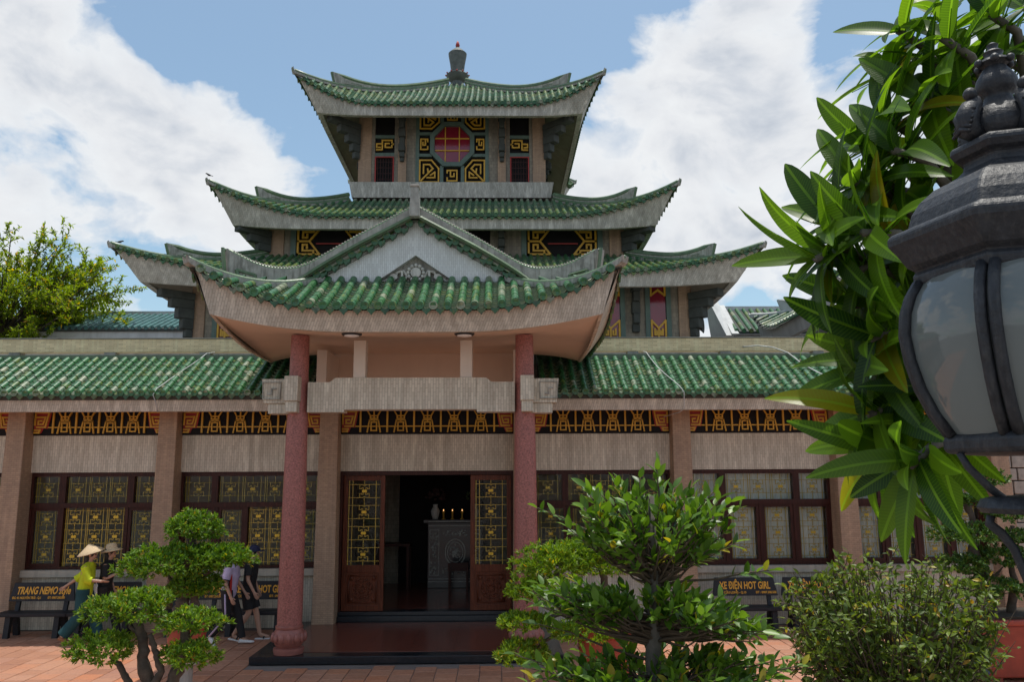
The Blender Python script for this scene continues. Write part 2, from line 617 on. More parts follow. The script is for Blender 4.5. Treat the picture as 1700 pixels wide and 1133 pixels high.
MAT['black_panel'] = plain('black_panel', (0.012, 0.011, 0.012), 0.7, 0.2, 5, spec=0.2)
MAT['red_panel'] = plain('red_panel', (0.36, 0.028, 0.022), 0.5, 0.2, 5)
MAT['wood_dark'] = wood('wood_dark', (0.045, 0.013, 0.009), 0.42)
MAT['wood_door'] = wood('wood_door', (0.12, 0.033, 0.015), 0.35)
MAT['column'] = plain('column', (0.37, 0.135, 0.112), 0.5, 0.52, 42, 0.35, 110, grime=0.15, gcol=(0.22, 0.10, 0.09))
MAT['column_base'] = plain('column_base', (0.33, 0.125, 0.10), 0.4, 0.2, 14, 0.3, 50)
MAT['granite_black'] = plain('granite_black', (0.018, 0.020, 0.024), 0.22, 0.3, 30)
MAT['granite_red'] = plain('granite_red', (0.17, 0.055, 0.038), 0.2, 0.25, 50)
MAT['cream'] = plain('cream', (0.62, 0.53, 0.44), 0.6, 0.06, 2)
MAT['sill'] = plain('sill', (0.45, 0.40, 0.32), 0.6, 0.1, 4, grime=0.3)
MAT['curtain'] = plain('curtain', (0.80, 0.79, 0.76), 0.9, 0.06, 3)
MAT['glass'] = glass_mat('glass')
MAT['red_glass'] = plain('red_glass', (0.22, 0.012, 0.030), 0.12, 0.1, 3, spec=0.8)
MAT['iron'] = plain('iron', (0.024, 0.026, 0.031), 0.52, 0.4, 30, 0.35, 70, spec=0.42, space='Object', grime=0.3, gcol=(0.10, 0.098, 0.092))
MAT['plastic_black'] = plain('plastic_black', (0.02, 0.02, 0.022), 0.5, 0.2, 10)
MAT['white_plastic'] = plain('white_plastic', (0.75, 0.75, 0.74), 0.5, 0.05, 10)
MAT['terracotta_pot'] = plain('terracotta_pot', (0.30, 0.048, 0.027), 0.45, 0.2, 6, 0.1, 40, grime=0.2, gcol=(0.15, 0.04, 0.03))
MAT['soil'] = plain('soil', (0.05, 0.035, 0.022), 0.95, 0.4, 20, 0.5, 60)
MAT['bark'] = plain('bark', (0.085, 0.065, 0.048), 0.9, 0.4, 14, 0.8, 30, space='Object')
MAT['bark_grey'] = plain('bark_grey', (0.13, 0.115, 0.095), 0.9, 0.35, 12, 0.6, 28, space='Object')
MAT['stone_grey'] = plain('stone_grey', (0.40, 0.36, 0.31), 0.85, 0.25, 8, 0.4, 40)

# ------------------------------------------------------------------ ground and paving
def make_ground():
    m, t, b = new_mat('joint_ground')
    p = pos(t)
    n1 = noise(t, p, 1.5, 6)
    L(t, mix_c(t, n1, (0.13, 0.11, 0.10), (0.24, 0.20, 0.18)), b.inputs['Base Color'])
    b.inputs['Roughness'].default_value = 0.9
    g = MB()
    g.add([(-600, -600, -0.014), (600, -600, -0.014), (600, 900, -0.014), (-600, 900, -0.014)], [(0, 1, 2, 3)])
    ground = tag(g.build('ground', m), kind='structure')

    def paver_mat(name, isl):
        m, t, b = new_mat(name)
        p = pos(t)
        r = N(t, 'ShaderNodeNewGeometry').outputs['Random Per Island'] if isl else N(t, 'ShaderNodeObjectInfo').outputs['Random']
        col = ramp(t, r, [(0.0, (0.31, 0.135, 0.082)), (0.3, (0.39, 0.180, 0.112)), (0.6, (0.43, 0.215, 0.142)), (0.82, (0.48, 0.18, 0.088)), (1.0, (0.35, 0.17, 0.12))])
        n1 = noise(t, p, 0.8, 6, 0.62)
        col = mix_c(t, ramp(t, n1, [(0.35, 0.0), (0.65, 0.45)]), col, (0.50, 0.265, 0.165))
        n2 = noise(t, p, 12, 5, 0.65)
        col = mix_c(t, ramp(t, n2, [(0.5, 0.0), (0.75, 0.5)]), col, (0.22, 0.11, 0.08))
        L(t, col, b.inputs['Base Color'])
        L(t, ramp(t, n2, [(0.3, 0.38), (0.7, 0.7)]), b.inputs['Roughness'])
        bump_in(t, b, n2, 0.2, 0.004)
        return m
    pm, pm_i = paver_mat('paver', False), paver_mat('paver_field', True)
    S, G = 0.31, 0.006

    def paver_shape(mb, x, y, dz=0):
        a, h = S / 2 - G, 0.006
        mb.add([(x - a, y - a, -0.02), (x + a, y - a, -0.02), (x + a, y + a, -0.02), (x - a, y + a, -0.02),
                (x - a, y - a, -0.005 + dz), (x + a, y - a, -0.005 + dz), (x + a, y + a, -0.005 + dz), (x - a, y + a, -0.005 + dz),
                (x - a + h, y - a + h, dz), (x + a - h, y - a + h, dz), (x + a - h, y + a - h, dz), (x - a + h, y + a - h, dz)],
               [(0, 1, 5, 4), (1, 2, 6, 5), (2, 3, 7, 6), (3, 0, 4, 7), (4, 5, 9, 8), (5, 6, 10, 9), (6, 7, 11, 10), (7, 4, 8, 11), (8, 9, 10, 11)])
    one = MB()
    paver_shape(one, 0, 0)
    me = one.mesh('paver', pm)
    cells = []
    rnd = random.Random(3)
    for i in range(-64, 64):
        off = rnd.random() * S
        for j in range(24, 54):
            x, y = i * S - 0.10, j * S + off - 0.2
            if y > 15.62 - S / 2 or (-3.72 < x < 1.02 and y > 12.55 - S / 2):
                continue
            cells.append((x, y))

    def seen(c):
        x, y = c
        if y < 10.85:
            return False
        px = 825 + 1350 * x / y
        return -20 < px < 330 or (420 < px < 860) or (1060 < px < 1340)
    vis = sorted([c for c in cells if seen(c)], key=lambda c: c[1])[:300]
    vs = set(vis)
    for (x, y) in vis:
        put('paver', me, ground, (x, y, rnd.uniform(-0.0015, 0.0015)), (rnd.uniform(-0.003, 0.003), rnd.uniform(-0.003, 0.003), rnd.choice((0, math.pi / 2, math.pi))))
    f = MB()
    for c in cells:
        if c not in vs:
            paver_shape(f, c[0], c[1], rnd.uniform(-0.002, 0.0015))
    stuff(f.build('paving', pm_i, ground))
    return ground


make_ground()

AX = -1.33      # common axis of porch and tower
TC = 25.8       # depth of the tower's centre


# ------------------------------------------------------------------ flared tiled roofs
def flare(s, a=0.34, e=2.1):
    s = abs(s)
    return max(0.0, (s - a) / (1 - a)) ** e if s > a else 0.0


class Roof:
    """one slope of a flared roof in its own frame: u across, o outwards from the axis, z up"""

    def __init__(s, hw, wi, z0, z1, lift, half=None, half_i=None, conc=0.4, fa=0.34, le=1.5, ext=0.0, fe=2.1):
        s.le, s.ext, s.fe = le, ext, fe
        s.hw, s.wi, s.z0, s.z1, s.lift, s.conc, s.fa = hw, wi, z0, z1, lift, conc, fa
        s.half = half if half else hw           # half width of the eave line
        s.half_i = half_i if half_i is not None else wi

    def w(s, v):
        return s.half + (s.half_i - s.half) * v

    def o(s, v):
        return s.hw + (s.wi - s.hw) * v

    def z(s, u, v):
        w = max(s.w(v), 1e-4)
        return s.z0 + (s.z1 - s.z0) * (v * (1 - s.conc) + s.conc * v * v) + s.lift * flare(u / w, s.fa, s.fe) * (1 - v) ** s.le

    def vmax(s, u):
        if s.half_i >= s.half - 1e-6:
            return 1.0
        return min(1.0, max(0.0, (s.half - abs(u)) / (s.half - s.half_i)))

    def p(s, u, v, dz=0.0, out=0.0):
        w = max(s.w(v), 1e-4)
        o = s.o(v) + out - s.ext * (1 - flare(min(1, abs(u) / w), s.fa, s.fe)) * (1 - v) ** 1.5
        return (u, -o, s.z(u, v) + dz)


def row_tube(mb, pts, r, tile, k=5):
    """cover tiles in one row, each a little narrower at its top end"""
    d = [0.0]
    for i in range(1, len(pts)):
        d.append(d[-1] + (Vector(pts[i]) - Vector(pts[i - 1])).length)
    tot = d[-1]
    n = max(1, round(tot / tile))

    def at(q):
        q = min(max(q, 0), tot)
        for i in range(1, len(pts)):
            if d[i] >= q - 1e-9:
                a = (q - d[i - 1]) / max(d[i] - d[i - 1], 1e-9)
                return Vector(pts[i - 1]).lerp(Vector(pts[i]), a)
        return Vector(pts[-1])
    for j in range(n):
        a, b = at(tot * j / n - 0.012), at(tot * (j + 1) / n)
        ring = []
        for (c, rr) in ((a, r), (b, r * 0.93)):
            for i in range(k + 1):
                an = math.pi * i / k
                ring.append((c.x + rr * math.cos(an), c.y, c.z + rr * math.sin(an) * 1.1))
        f = [(i, i + 1, i + k + 2, i + k + 1) for i in range(k)] + [tuple(range(k, -1, -1))]
        mb.add(ring, f)


def end_disc(mb, c, r, k=10):
    """round end tile of a row, a disc with a raised rim facing out"""
    x, y, z = c
    o, i_, t = [], [], []
    for j in range(k):
        a = 2 * math.pi * j / k
        o.append((x + r * math.cos(a), y, z + r * math.sin(a)))
        i_.append((x + r * 0.72 * math.cos(a), y, z + r * 0.72 * math.sin(a)))
        t.append((x + r * 0.66 * math.cos(a), y + 0.012, z + r * 0.66 * math.sin(a)))
    b = [(p[0], y + 0.06, p[2]) for p in o]
    vs = o + i_ + t + b
    f = []
    for j in range(k):
        q = (j + 1) % k
        f += [(j, q, k + q, k + j), (k + j, k + q, 2 * k + q, 2 * k + j), (q, j, 3 * k + j, 3 * k + q)]
    f.append(tuple(2 * k + j for j in range(k)))
    mb.add(vs, f)


def drip(mb, c, w, h, t=0.03):
    """scalloped drip tile between two rows"""
    x, y, z = c
    pr = [(-w, 0.0), (-w * 0.8, -h * 0.55), (-w * 0.35, -h * 0.8), (0, -h * 1.12), (w * 0.35, -h * 0.8), (w * 0.8, -h * 0.55), (w, 0.0), (w * 0.5, -h * 0.28), (0, -h * 0.36), (-w * 0.5, -h * 0.28)]
    n = len(pr)
    mb.add([(x + a, y, z + b) for a, b in pr] + [(x + a, y + t, z + b) for a, b in pr],
           [tuple(range(n)), tuple(range(2 * n - 1, n - 1, -1))] + [(i, i + n, (i + 1) % n + n, (i + 1) % n) for i in range(n)])


def pan_strip(mb, rf, u0, u1, tile, sag, k=3, lip=False):
    um = (u0 + u1) / 2
    vm = rf.vmax(max(abs(u0), abs(u1)) if rf.half_i < rf.half else um)
    if vm < 0.04:
        return
    ln = math.hypot((rf.hw - rf.wi) * vm, (rf.z(um, vm) - rf.z(um, 0)))
    n = max(1, round(ln / tile))
    for j in range(n):
        va, vb = vm * j / n, vm * (j + 1.12) / n
        vb = min(vb, vm)
        vs = []
        for (v, dz) in ((va, 0.030), (vb, 0.004), (va, 0.006)):
            for i in range(k + 1):
                u = u0 + (u1 - u0) * i / k
                q = 1 - (2 * i / k - 1) ** 2
                a = rf.p(u, v, dz - sag * q)
                vs.append(a)
        kk = k + 1
        f = [(i, i + 1, kk + i + 1, kk + i) for i in range(k)] + [(2 * kk + i, 2 * kk + i + 1, i + 1, i) for i in range(k)]
        if lip:
            mb.alt.update(range(len(mb.f) + k, len(mb.f) + 2 * k))
        mb.add(vs, f)


def slope_deck(mb, rf, dz=-0.05, nu=24, nv=6):
    def fn(a, b):
        u = (2 * a - 1) * rf.w(b)
        return rf.p(u, b, dz)
    mb.grid(fn, nu, nv)


def fascia_strip(mb, rf, zb, half_b, lift_b, rake, thick=0.14, n=40, fa_b=0.34):
    """mosaic board under the tiles, bowed up to the corners and raked inwards below"""
    rows = []
    for i in range(n + 1):
        s = 2 * i / n - 1
        u = s * (rf.half - 0.07)
        ub = s * half_b
        top = (u, rf.p(s * rf.half, 0)[1] + 0.07, rf.z(s * rf.half, 0) - 0.035)
        bot = (ub, -(rf.hw - 0.07 - rake), zb + lift_b * flare(s, fa_b))
        q = (half_b - thick) / half_b
        bb = (ub * q, bot[1] + thick, bot[2])
        tb = (u * q, top[1] + thick, top[2])
        rows.append((top, bot, bb, tb))
    vs = []
    for r in rows:
        vs += r
    f = []
    for i in range(n):
        a, b = i * 4, (i + 1) * 4
        for k in range(4):
            f.append((a + k, a + (k + 1) % 4, b + (k + 1) % 4, b + k))
    f += [(0, 3, 2, 1), (n * 4, n * 4 + 1, n * 4 + 2, n * 4 + 3)]
    mb.add(vs, f)


def ridge_wall(mb, base, top, t, side=None):
    """thin wall standing along a 3D line: base and top points, thickness t across"""
    n = len(base)
    vs = []
    for i in range(n):
        a = Vector(base[min(i + 1, n - 1)]) - Vector(base[max(i - 1, 0)])
        a.z = 0
        a.normalize()
        sd = Vector((-a.y, a.x, 0)) * t / 2
        for p, q in ((base, 1), (base, -1), (top, -1), (top, 1)):
            vs.append(Vector(p[i]) + sd * q)
    f = []
    for i in range(n - 1):
        a, b = i * 4, (i + 1) * 4
        for k in range(4):
            f.append((a + k, b + k, b + (k + 1) % 4, a + (k + 1) % 4))
    f += [(0, 1, 2, 3), ((n - 1) * 4 + 3, (n - 1) * 4 + 2, (n - 1) * 4 + 1, (n - 1) * 4)]
    mb.add(vs, f)


def hip_ridge(parent, fr, rf, tip_out, tip_up, end_v, rise, mats, up_h=0.12, low_h=0.06, t=0.11, side=1, tip_name='hip_ridge'):
    """low ridge out to the corner tip and a taller one above it ending in its own upturned horn"""
    def hp(v, dz):
        u = rf.w(v) * side
        return Vector(rf.p(u, v, dz))
    base, top = [], []
    d0 = (hp(0, 0) - hp(0.08, 0)).normalized()
    for i in range(4, 0, -1):
        q = i / 4
        pnt = hp(0, 0) + Vector((d0.x, d0.y, 0)) * tip_out * q
        base.append(pnt + Vector((0, 0, -0.05 + tip_up * q * q * 1.2)))
        top.append(pnt + Vector((0, 0, low_h * (1 - 0.75 * q) + tip_up * q * q)))
    nn = 14
    for i in range(nn + 1):
        v = i / nn
        base.append(hp(v, -0.03))
        top.append(hp(v, low_h))
    lo = MB()
    ridge_wall(lo, base, top, t)
    lo.xf(fr)
    r1 = lo.build(tip_name, mats[0], parent)
    cap = MB()
    cap.tube(top, [0.006, 0.025, 0.045, 0.055] + [t * 0.6] * (len(top) - 4), 7)
    cap.xf(fr)
    cap.build('ridge_cap', mats[1], parent, smooth=True)
    base, top = [], []
    for i in range(nn + 1):
        q = i / nn
        v = end_v + (1 - end_v) * q
        base.append(hp(v, low_h + 0.03))
        top.append(hp(v, low_h + up_h + rise * max(0, (1 - q / 0.55)) ** 2.2))
    # the horn leans outwards
    top[0] = top[0] + Vector((d0.x, d0.y, 0)) * (rise * 0.45)
    hi = MB()
    ridge_wall(hi, base, top, t * 0.8)
    hi.xf(fr)
    hi.build('upper_ridge', mats[0], parent)
    cap = MB()
    cap.tube(top, [0.02] + [t * 0.62] * (len(top) - 1), 7)
    edge = [base[0], top[0]]
    cap.tube(edge, t * 0.42, 6)
    # fret worked into the side of the horn
    a, b = base[1] + Vector((0, 0, 0.03)), base[3] + Vector((0, 0, 0.03))
    a2, b2 = top[1] - Vector((0, 0, 0.08)), top[3] - Vector((0, 0, 0.07))
    m1, m2 = a.lerp(a2, 0.45), b.lerp(b2, 0.45)
    for (s0, s1) in ((a, a2), (a, b), (b, m2.lerp(b, 0.1)), (m1.lerp(m2, 0.35), m2), (m1.lerp(m2, 0.35), a.lerp(b, 0.35).lerp(m1.lerp(m2, 0.35), 0.4))):
        cap.tube([s0, s1], t * 0.47, 4)
    cap.xf(fr)
    cap.build('ridge_horn_trim', mats[1], parent, smooth=False)
    return r1


# ------------------------------------------------------------------ pagoda tower
tower = thing('pagoda_tower', 'square three-tiered pagoda tower with green tiled flared roofs and a finial', 'pagoda', (AX, TC, 0))
INV = Matrix.Translation((-AX, -TC, 0))


def side_frame(k):
    return Matrix.Rotation(k * math.pi / 2, 4, 'Z')


RM = (MAT['ridge_stone'], MAT['ridge_glaze'])


def tower_roof(name, rf, zb, inset, lift_b, rake, spacing, soff_w, soff_z, end_v, rise, tip_up, label):
    deck = MB()
    for k in range(4):
        d = MB()
        slope_deck(d, rf)
        d.xf(side_frame(k))
        deck.add(d.v, d.f)
    roof = deck.build(name, MAT['concrete_dark'], tower, smooth=True)
    tag(roof, label)
    n = int(rf.half / spacing)
    r = spacing * 0.29
    pans, far = MB(), MB()
    for k in range(4):
        fr = side_frame(k)
        pk, fk = MB(), MB()
        for i in range(-n, n + 1):
            u = i * spacing
            vm = rf.vmax(u)
            if vm > 0.03:
                pts = [rf.p(u, vm * j / 6, 0.012) for j in range(7)]
                m_ = MB() if k == 0 else fk
                row_tube(m_, pts, r, 0.24)
                end_disc(m_, (u, rf.p(u, 0)[1] - 0.015, rf.z(u, 0) + 0.02), r * 1.1, 8)
                if k == 0:
                    m_.build('tile_row', MAT['glaze_row'], roof)
            if i < n:
                pan_strip(pk, rf, u + r * 0.7, u + spacing - r * 0.7, 0.2, 0.03, 2)
                um = u + spacing / 2
                drip(pk, (um, rf.p(um, 0)[1] - 0.01, rf.z(um, 0) + 0.0), spacing * 0.36, 0.11)
        pk.xf(fr)
        pans.add(pk.v, pk.f)
        fk.xf(fr)
        far.add(fk.v, fk.f)
    stuff(pans.build('pan_tiles', MAT['glaze_far'], roof))
    stuff(far.build('side_tile_rows', MAT['glaze_row'], roof))
    fs = MB()
    so = MB()
    for k in range(4):
        fr = side_frame(k)
        a = MB()
        fascia_strip(a, rf, zb, rf.half - inset, lift_b, inset - 0.07, fa_b=0.62)
        a.xf(fr)
        fs.add(a.v, a.f)
        b = MB()
        hb = rf.half - inset - 0.05
        ob = rf.hw - inset - 0.05

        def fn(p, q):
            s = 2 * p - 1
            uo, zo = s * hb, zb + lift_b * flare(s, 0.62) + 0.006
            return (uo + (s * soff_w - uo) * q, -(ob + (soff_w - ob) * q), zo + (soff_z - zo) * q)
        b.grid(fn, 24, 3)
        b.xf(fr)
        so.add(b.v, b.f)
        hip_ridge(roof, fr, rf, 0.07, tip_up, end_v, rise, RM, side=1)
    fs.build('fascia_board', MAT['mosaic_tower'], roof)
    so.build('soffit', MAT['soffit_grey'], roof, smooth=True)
    return roof


T1 = Roof(7.55, 4.75, 7.47, 8.52, 0.52, fa=0.50, le=2.3, ext=0.40, fe=1.9)
T2 = Roof(5.98, 3.0, 9.38, 10.68, 0.71, fa=0.50, le=2.4, ext=0.40, fe=1.9)
T3 = Roof(4.36, 0.30, 13.28, 15.68, 0.68, fa=0.50, conc=0.28, le=2.8, ext=0.45, fe=1.9)
r1_ = tower_roof('lower_roof', T1, 7.15, 0.50, 0.12, 0.10, 0.186, 6.1, 7.58, 0.34, 0.20, 0.10, 'lowest and widest green tiled roof of the tower')
r2_ = tower_roof('middle_roof', T2, 9.05, 0.50, 0.10, 0.08, 0.186, 4.7, 9.52, 0.33, 0.20, 0.12, 'middle green tiled roof of the tower')
r3_ = tower_roof('upper_roof', T3, 12.95, 0.55, 0.08, 0.06, 0.186, 2.75, 13.62, 0.23, 0.22, 0.14, 'topmost green tiled roof of the tower, rising to the finial')


def tp(mb):
    return mb


# storeys ------------------------------------------------------------
def wall_ring(name, hw, z0, z1, mat, parent=tower, t=0.25):
    w = MB()
    for k in range(4):
        a = MB()
        a.box(-hw, hw - t, -hw, -hw + t, z0, z1)
        a.xf(side_frame(k))
        w.add(a.v, a.f)
    return w.build(name, mat, parent)


def fret(mb, x0, z0, x1, z1, w, y0, y1, pts_list):
    for pts in pts_list:
        mb.bars([(x0 + (x1 - x0) * a, z0 + (z1 - z0) * b) for a, b in pts], w, y0, y1)


CORNER = [[(0, 0), (1, 0), (1, 0.62), (0.62, 1), (0, 1), (0, 0)],
          [(0.20, 0.40), (0.20, 0.80), (0.52, 0.80), (0.70, 0.62), (0.45, 0.42), (0.42, 0.60)],
          [(0.40, 0.20), (0.80, 0.20), (0.80, 0.45), (0.58, 0.32)], [(0.06, 0.06), (0.62, 0.55)]]
SCROLL = [[(0.05, 0.3), (0.05, 0.05), (0.95, 0.05), (0.95, 0.95), (0.35, 0.95), (0.35, 0.42), (0.68, 0.42), (0.68, 0.68)], [(0.35, 0.95), (0.05, 0.95), (0.05, 0.75)]]
CLOUD = [[(0.0, 0.08), (0.34, 0.08), (0.34, 0.62), (0.0, 0.62), (0.0, 0.3), (0.2, 0.3)], [(0.34, 0.62), (0.34, 0.95), (0.92, 0.95), (0.92, 0.30), (0.52, 0.30), (0.52, 0.66), (0.75, 0.66)], [(0.92, 0.6), (1.0, 0.6)]]


def flip(pl, fx=False, fz=False):
    return [[((1 - a) if fx else a, (1 - b) if fz else b) for a, b in p] for p in pl]


# --- top storey
W3 = 2.78
F3 = -W3
wall_ring('upper_wall', W3 - 0.12, 11.0, 13.66, MAT['black_panel'])
slab = MB()
for k in range(4):
    a = MB()
    a.hexa([(-2.92, -2.92, 10.80), (2.92, -2.92, 10.80), (2.5, -2.5, 10.80), (-2.5, -2.5, 10.80)],
           [(-3.0, -3.0, 11.25), (3.0, -3.0, 11.25), (2.5, -2.5, 11.25), (-2.5, -2.5, 11.25)])
    a.xf(side_frame(k))
    slab.add(a.v, a.f)
slab.build('balcony_slab', MAT['mosaic_tower'], tower)
for k in range(4):
    fr = side_frame(k)
    for sx in (-1, 1):
        x0, x1 = sorted((sx * 1.36, sx * 1.60))
        MB().box(x0, x1, F3 - 0.02, F3 + 0.25, 11.25, 13.64).xf(fr).build('pillar', MAT['mosaic_pink'], tower)
        if sx > 0:
            MB().box(2.40, 2.78, F3, F3 + 0.38, 11.25, 13.64).xf(fr).build('corner_pillar', MAT['mosaic_pink'], tower)
        for (a, b) in ((2.30, 2.398), (1.602, 1.72), (1.09, 1.358)):
            x0, x1 = sorted((sx * a, sx * b))
            MB().box(x0, x1, F3 + 0.03, F3 + 0.25, 11.25, 13.64).xf(fr).build('jamb', MAT['mosaic_buff'], tower)
        x0, x1 = sorted((sx * 0.985, sx * 1.088))
        fm = MB().box(x0, x1, F3 + 0.01, F3 + 0.2, 11.25, 13.64)
        for (za, zb_) in ((12.14, 12.26), (12.72, 12.82)):
            xa, xb = sorted((sx * 1.722, sx * 2.298))
            fm.box(xa, xb, F3 + 0.04, F3 + 0.2, za, zb_)
        fm.xf(fr).build('window_frame', MAT['green_frame'], tower)
    if k in (0, 1, 3):
        # bracket hanging in front of each pillar
        for sx in (-1, 1):
            bk = MB()
            cx = sx * 1.48
            for (z0, z1, d, hw) in ((13.22, 13.36, 0.46, 0.11), (12.92, 13.22, 0.32, 0.08), (12.66, 12.92, 0.24, 0.10), (12.44, 12.66, 0.18, 0.08), (12.22, 12.44, 0.24, 0.095), (12.06, 12.22, 0.16, 0.075), (11.94, 12.06, 0.10, 0.06)):
                bk.box(cx - hw, cx + hw, F3 - 0.02 - d, F3 - 0.021, z0, z1)
            bk.xf(fr).build('bracket', MAT['concrete_dark'], tower, bevel=0.02)
# corner brackets under the top roof
for k in range(4):
    fr = side_frame(k)
    for tz, w_in, reach, nm in ((12.55, 2.78, 1.05, 'corner_bracket'),):
        cb = MB()
        d = Vector((1, -1, 0)).normalized()
        for (z0, z1, a, b, t) in ((12.92, 13.10, 0.0, 1.05, 0.13), (12.70, 12.92, 0.0, 0.72, 0.11), (12.46, 12.70, 0.0, 0.45, 0.12), (12.22, 12.46, 0.0, 0.28, 0.10), (12.02, 12.22, 0.0, 0.18, 0.08)):
            q = Vector((w_in, -w_in, 0))
            sd = Vector((1, 1, 0)).normalized() * t
            p0, p1 = q + d * a, q + d * b
            cb.hexa([(p0 - sd) + Vector((0, 0, z0)), (p1 - sd) + Vector((0, 0, z0)), (p1 + sd) + Vector((0, 0, z0)), (p0 + sd) + Vector((0, 0, z0))],
                    [(p0 - sd) + Vector((0, 0, z1)), (p1 - sd) + Vector((0, 0, z1)), (p1 + sd) + Vector((0, 0, z1)), (p0 + sd) + Vector((0, 0, z1))])
        cb.xf(fr).build(nm, MAT['concrete_dark'], tower, bevel=0.02)
# octagon window and fretwork, front face (and sides, seen from a step aside)
for k in (0, 1, 3):
    fr = side_frame(k)
    yf = F3 + 0.06
    OZ = 12.52
    def octo(r, rz):
        return [(r * math.cos(R(22.5 + 45 * i)) / math.cos(R(22.5)), OZ + rz * math.sin(R(22.5 + 45 * i)) / math.cos(R(22.5))) for i in range(8)]
    fo, fi = octo(0.66, 0.70), octo(0.53, 0.57)
    ob = MB()
    for i in range(8):
        j = (i + 1) % 8
        ob.prism([fo[i], fo[j], fi[j], fi[i]], yf - 0.09, yf + 0.05)
    win = ob.xf(fr).build('octagon_window', MAT['green_frame'], tower)
    pn = MB().prism(octo(0.54, 0.58), yf, yf + 0.02)
    pn.xf(fr).build('pane', MAT['red_glass'], win)
    gb = MB()
    for q in (-0.21, 0.21):
        gb.box(q - 0.014, q + 0.014, yf - 0.03, yf - 0.002, OZ - 0.56, OZ + 0.56)
        gb.box(-0.51, 0.51, yf - 0.034, yf - 0.004, OZ + q * 0.9 - 0.016, OZ + q * 0.9 + 0.016)
    gb.xf(fr).build('glazing_bars', MAT['gold'], win)
    for q in (-1, 1):
        MB().box(q * 0.31 - 0.05, q * 0.31 + 0.05, yf - 0.04, yf + 0.05, 11.25, OZ - 0.67).xf(fr).build('window_stile', MAT['green_frame'], tower)
        MB().box(q * 0.31 - 0.05, q * 0.31 + 0.05, yf - 0.04, yf + 0.05, OZ + 0.67, 13.64).xf(fr).build('window_stile', MAT['green_frame'], tower)
        for zc in (OZ - 0.34, OZ + 0.34):
            x0, x1 = sorted((q * 0.60, q * 0.984))
            MB().box(x0, x1, yf - 0.042, yf + 0.05, zc - 0.045, zc + 0.045).xf(fr).build('window_rail', MAT['green_frame'], tower)
    for sx in (-1, 1):
        for sz in (-1, 1):
            x0, x1 = (-0.96, -0.40) if sx < 0 else (0.40, 0.96)
            z0, z1 = (11.34, 12.02) if sz < 0 else (13.02, 13.56)
            g = MB()
            fret(g, x0, z0, x1, z1, 0.042, yf - 0.05, yf + 0.0, flip(CORNER, sx > 0, sz > 0))
            g.xf(fr).build('fretwork', MAT['gold'], tower)
        x0, x1 = (-0.95, -0.72) if sx < 0 else (0.72, 0.95)
        g = MB()
        fret(g, x0, 12.34, x1, 12.70, 0.04, yf - 0.05, yf, flip(SCROLL, sx < 0))
        g.xf(fr).build('fretwork', MAT['gold'], tower)
        x0, x1 = (-2.25, -1.76) if sx < 0 else (1.76, 2.25)
        g = MB()
        fret(g, x0, 12.32, x1, 12.66, 0.042, yf - 0.05, yf, flip(CLOUD, sx > 0))
        g.xf(fr).build('fretwork', MAT['gold'], tower)
        # small barred window below
        x0, x1 = (-2.29, -1.73) if sx < 0 else (1.73, 2.29)
        g = MB()
        g.box(x0, x0 + 0.03, yf - 0.06, yf, 11.26, 12.13).box(x1 - 0.03, x1, yf - 0.06, yf, 11.26, 12.13).box(x0 + 0.03, x1 - 0.03, yf - 0.06, yf, 12.10, 12.13)
        wn = g.xf(fr).build('small_window', MAT['red_panel'], tower)
        g = MB()
        for i in range(1, 7):
            xx = x0 + (x1 - x0) * i / 7
            g.box(xx - 0.008, xx + 0.008, yf - 0.04, yf - 0.025, 11.26, 12.10)
        for zz in (11.42, 11.6, 11.78, 11.96):
            g.box(x0 + 0.03, x1 - 0.03, yf - 0.05, yf - 0.04, zz - 0.007, zz + 0.007)
        g.xf(fr).build('grille', MAT['wood_dark'], wn)
    for z0, z1, fz in ((11.36, 11.72, False), (13.28, 13.58, True)):
        g = MB()
        fret(g, -0.16, z0, 0.16, z1, 0.04, yf - 0.05, yf, flip(SCROLL, False, fz))
        g.xf(fr).build('fretwork', MAT['gold'], tower)

